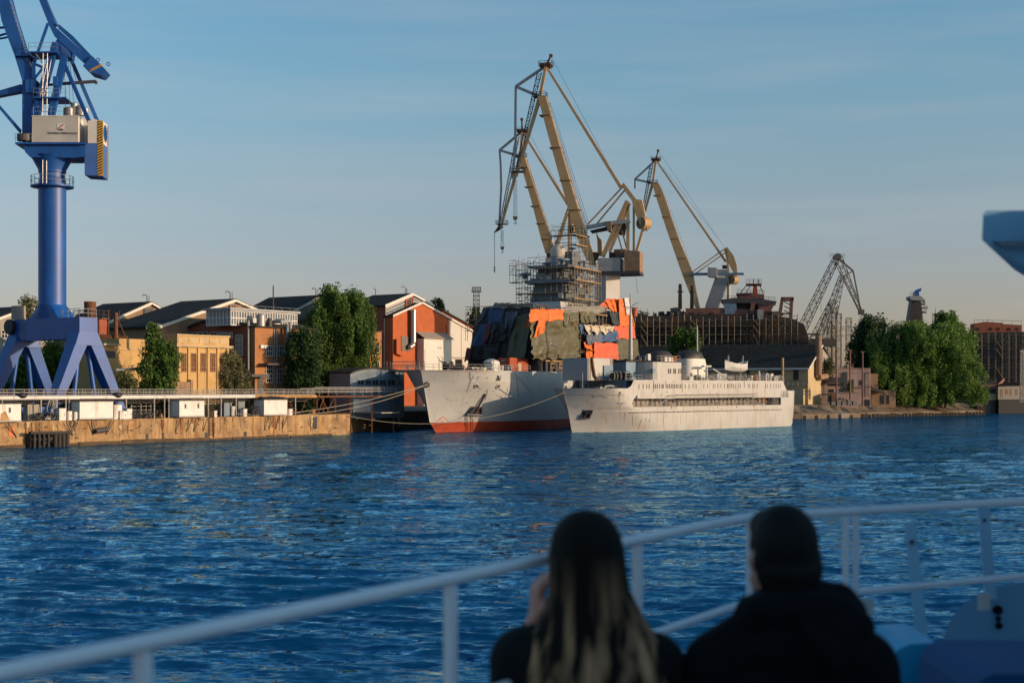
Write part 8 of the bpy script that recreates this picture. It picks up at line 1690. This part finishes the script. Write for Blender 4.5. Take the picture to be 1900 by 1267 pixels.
def head_segs(h, yaw, f=1.0):
    L = lambda x, y, z: Vector(h) + rotz((x * f, y * f, z * f), yaw); S_ = lambda *r: tuple(q * f for q in r)
    return [(L(0, -.012, .03), S_(.076, .094, .088), L(0, -.012, .03), S_(.076, .094, .088)), (L(0, .035, -.055), S_(.055, .055, .06), L(0, .055, -.085), S_(.032, .032, .026)),
            (L(0, .088, .012), S_(.011, .012, .012), L(0, .104, -.018), S_(.015, .014, .012)), (L(-.077, -.01, -.005), S_(.010, .020, .032), L(-.079, -.012, .0), S_(.009, .018, .028)), (L(.077, -.01, -.005), S_(.010, .020, .032), L(.079, -.012, 0), S_(.009, .018, .028)),
            (L(-.026, .086, -.058), S_(.012, .008, .006), L(.026, .086, -.058), S_(.012, .008, .006)), (L(0, -.02, -.05), S_(.052, .055, .06), (h[0], h[1] - .03, h[2] - .17), .056)]
def hand_segs(w, d, up, side, curl=.6, f=1.0):
    """palm at wrist w pointing along d; fingers bend towards up; thumb leaves on side"""
    w, d, up, side = Vector(w), Vector(d).normalized(), Vector(up).normalized(), Vector(side).normalized(); o = []
    for i, (x, l) in enumerate(((-.027, .062), (-.009, .072), (.010, .067), (.027, .052))):
        k0 = w + d * .088 * f + side * x * f; o.append((w + side * x * .7 * f, .0155 * f, k0, .0125 * f)); q = d
        for s_, r in ((l * .45, .0092), (l * .32, .0082), (l * .28, .007)):
            q = (q + up * curl * .75).normalized(); k1 = k0 + q * s_ * f; o.append((k0, (r + .001) * f, k1, r * f)); k0 = k1
    t0 = w + d * .025 * f + side * .03 * f; t1 = t0 + (d * .6 + side * .6 + up * .3).normalized() * .04 * f; t2 = t1 + (d * .8 + side * .1 + up * .5).normalized() * .032 * f
    return o + [(t0, .014 * f, t1, .0115 * f), (t1, .0115 * f, t2, .009 * f)]
# man
hx, hy = P(1447, 1000, 3.25).x, 3.25; B0 = Vector((hx + .02, hy, 0)); bz = lambda x, y, z: Vector((B0.x + x, B0.y + y, z))
H_ = (hx, hy + .0, 7.465); my = R(21)
mn = thing('person', (B0.x, B0.y, DK), 'person with short dark hair in a black hooded jacket, seated on the right', 'person', 'people on the ferry bench')
Ls, Rs = bz(-.155, -.02, 7.21), bz(.155, -.02, 7.21); Le, Re = bz(-.235, .06, 6.98), bz(.235, .06, 6.98); Lw, Rw = bz(-.08, .30, 6.95), bz(.10, .31, 6.95)
tors = [(bz(0, 0, 6.90), (.165, .12, .10), bz(0, -.02, 7.02), (.16, .115, .12)), (bz(0, -.03, 7.10), (.18, .115, .12), bz(0, -.03, 7.20), (.16, .10, .08))]
arms = [(bz(-.06, -.03, 7.29), .06, Ls, .075), (bz(.06, -.03, 7.29), .06, Rs, .075), (Ls, .072, Le, .052), (Rs, .072, Re, .052), (Le, .048, Lw, .033), (Re, .048, Rw, .033)]
legs = [(bz(-.09, .02, 6.87), .10, bz(-.12, .46, 6.88), .065), (bz(.09, .02, 6.87), .10, bz(.12, .46, 6.88), .065), (bz(-.12, .46, 6.86), .062, bz(-.12, .44, 6.45), .042), (bz(.12, .46, 6.86), .062, bz(.12, .44, 6.45), .042), (bz(-.12, .43, 6.40), .042, bz(-.13, .60, 6.385), .033), (bz(.12, .43, 6.40), .042, bz(.13, .60, 6.385), .033)]
blob('body', head_segs(H_, my, .95) + tors + arms + [(a, ra * .8, b, rb * .85) for a, ra, b, rb in legs] + hand_segs(Lw, (1, .25, -.1), (0, -.2, -.6), (0, .6, .5)) + hand_segs(Rw, (-1, .2, -.05), (0, -.2, -.6), (0, .6, .5)), M['skin'], mn, .0075, 4)
g = lambda s, e: [(a, tuple(q + e for q in ra) if isinstance(ra, tuple) else ra + e, b, tuple(q + e for q in rb) if isinstance(rb, tuple) else rb + e) for a, ra, b, rb in s]
hood = [(bz(.10 * math.cos(t) + .01, -.045 + .085 * math.sin(t), 7.345 - .018 * math.sin(t)), .042, bz(.10 * math.cos(t + .55) + .01, -.045 + .085 * math.sin(t + .55), 7.345 - .018 * math.sin(t + .55)), .042) for t in [i * .5236 for i in range(12)]]
jk = blob('jacket', g(tors, .022) + g(arms, .020)[:4] + [(a, ra + .016, a.lerp(b, .93), rb + .012) for a, ra, b, rb in arms[4:]] + hood + [(bz(-.02, -.05, 7.37), (.07, .055, .05), bz(.05, -.05, 7.37), (.075, .055, .05)), (bz(.02, -.12, 7.27), (.13, .05, .07), bz(.09, -.10, 7.32), (.085, .05, .055)), (bz(.10, -.05, 7.365), .05, bz(.125, -.02, 7.335), .052)], M['cloth_black'], mn, .010, 5)
blob('trousers', g(legs[:4], .012), M['cloth_jeans'], mn, .012, 4); blob('shoe', g(legs[4:5], .016), M['cloth_black'], mn, .01, 3); blob('shoe', g(legs[5:6], .016), M['cloth_black'], mn, .01, 3)
L = lambda x, y, z: Vector(H_) + rotz((x, y, z), my)
blob('hair', [(L(0, -.018, .030), (.080, .094, .094), L(0, -.018, .030), (.080, .094, .094)), (L(0, -.045, -.02), (.074, .064, .09), L(0, -.045, -.085), (.066, .052, .06)), (L(0, .012, .07), (.066, .055, .045), L(0, .012, .07), (.066, .055, .045)), (L(.072, -.03, -.01), .02, L(.07, -.03, -.05), .016), (L(-.070, -.035, .0), .02, L(-.066, -.045, -.05), .016)], M['hair_black'], mn, .008, 3)
for s_ in (-1, 1): k = MB(); k.lathe(L(s_ * .029, .068, .012), [(.001, -.009), (.006, -.007), (.009, 0), (.006, .007), (.001, .009)], 10); k.build('eye', M['cloth_black'], mn, True)
# woman
hx = P(1082, 1000, 3.25).x; B0 = Vector((hx + .01, 3.25, 0)); H_ = (hx, 3.262, 7.45); my = R(42)
wm = thing('person', (B0.x, B0.y, DK), 'person with very long fair-tipped hair and a hand raised to chin, the left one', 'person', 'people on the ferry bench')
Ls, Rs = bz(-.145, .0, 7.225), bz(.145, -.01, 7.215); Le, Re = bz(-.165, .14, 7.0), bz(.20, .05, 6.97); hand = P(1003, 1098, 3.33); Rw = bz(.04, .27, 6.94)
tors = [(bz(0, 0, 6.89), (.155, .12, .10), bz(0, -.01, 7.02), (.13, .10, .12)), (bz(0, -.01, 7.09), (.145, .10, .11), bz(0, -.01, 7.17), (.14, .09, .08))]
wr_ = hand + Vector((-.01, .02, -.075))
arms = [(bz(-.05, -.01, 7.26), .05, Ls, .062), (bz(.05, -.01, 7.26), .05, Rs, .062), (Ls, .060, Le, .045), (Rs, .060, Re, .045), (Le, .042, wr_, .028), (Re, .042, Rw, .028)]
legs = [(bz(-.085, .02, 6.87), .098, bz(-.09, .43, 6.88), .06), (bz(.085, .02, 6.87), .098, bz(.09, .43, 6.88), .06), (bz(-.09, .43, 6.86), .056, bz(-.10, .40, 6.44), .038), (bz(.09, .43, 6.86), .056, bz(.10, .40, 6.44), .038), (bz(-.10, .39, 6.40), .038, bz(-.11, .54, 6.383), .03), (bz(.10, .39, 6.40), .038, bz(.11, .54, 6.383), .03)]
blob('body', head_segs(H_, my, .93) + tors + arms + [(a, ra * .8, b, rb * .85) for a, ra, b, rb in legs] + hand_segs(wr_, (.05, -.02, 1), (.75, .1, .15), (.2, -.7, 0), 1.3, .95) + hand_segs(Rw, (-1, .2, -.05), (0, -.2, -.6), (0, .6, .5), .6, .92), M['skin'], wm, .0075, 4)
blob('jacket', g(tors, .022) + g(arms, .020)[:4] + [(a, ra + .016, a.lerp(b, .9), rb + .012) for a, ra, b, rb in arms[4:]] + [(bz(-.06, -.02, 7.31), .04, bz(.06, -.02, 7.31), .04)], M['cloth_dark'], wm, .010, 5)
blob('trousers', g(legs[:4], .012), M['cloth_jeans'], wm, .012, 4); blob('shoe', g(legs[4:5], .014), M['cloth_black'], wm, .01, 3); blob('shoe', g(legs[5:6], .014), M['cloth_black'], wm, .01, 3)
L = lambda x, y, z: Vector(H_) + rotz((x, y, z), my)
for s_ in (-1, 1): k = MB(); k.lathe(L(s_ * .03, .070, .012), [(.001, -.011), (.008, -.008), (.011, 0), (.008, .008), (.001, .011)], 10); k.build('eye', M['cloth_black'], wm, True)
prof = [(7.572, .008, .008, .170, -.01), (7.566, .034, .036, .170, -.01), (7.548, .060, .068, .170, -.012), (7.52, .077, .088, .170, -.015), (7.48, .086, .096, .171, -.018), (7.44, .088, .094, .173, -.022), (7.39, .092, .086, .176, -.03), (7.34, .112, .078, .181, -.04), (7.29, .140, .075, .185, -.05), (7.24, .162, .08, .188, -.055), (7.18, .178, .085, .188, -.06), (7.10, .182, .08, .188, -.065), (7.02, .17, .075, .187, -.065), (6.95, .12, .06, .185, -.065), (6.91, .07, .04, .18, -.065)]
secs = []
for z, a, b_, cx, oy in prof:
    s_ = []
    for i in range(96):
        t = 6.2832 * i / 96; w_ = 1 + min(1, (7.56 - z) * 4) * .045 * (mnoise.noise(Vector((math.cos(t) * 5, math.sin(t) * 5, z * 2.2))) + .8 * mnoise.noise(Vector((math.cos(t) * 14, math.sin(t) * 14, z * 3))))
        s_.append(Vector((cx + a * math.cos(t) * w_, 3.262 + oy + b_ * math.sin(t) * w_, z + (.03 * mnoise.noise(Vector((t * 3, 0, 9))) if z < 6.96 else 0))))
    secs.append(s_)
k = MB(); k.loft(secs); k.build('hair', M['hair_ombre'], wm, True)
# the bench they sit on
bn = thing('bench', (.42, 3.25, DK), 'plain slatted bench under the two seated people', 'bench')
for y in (3.08, 3.2, 3.32, 3.44): k = MB(); k.box((.45, y, 6.745), 1.5, .1, .035); k.build('seat_slat', M['boat_white'], bn)
for x in (-.2, 1.08): k = MB(); k.box((x, 3.26, (DK + 6.725) / 2 + .002), .06, .4, 6.725 - DK - .004); k.build('leg', M['boat_white'], bn)
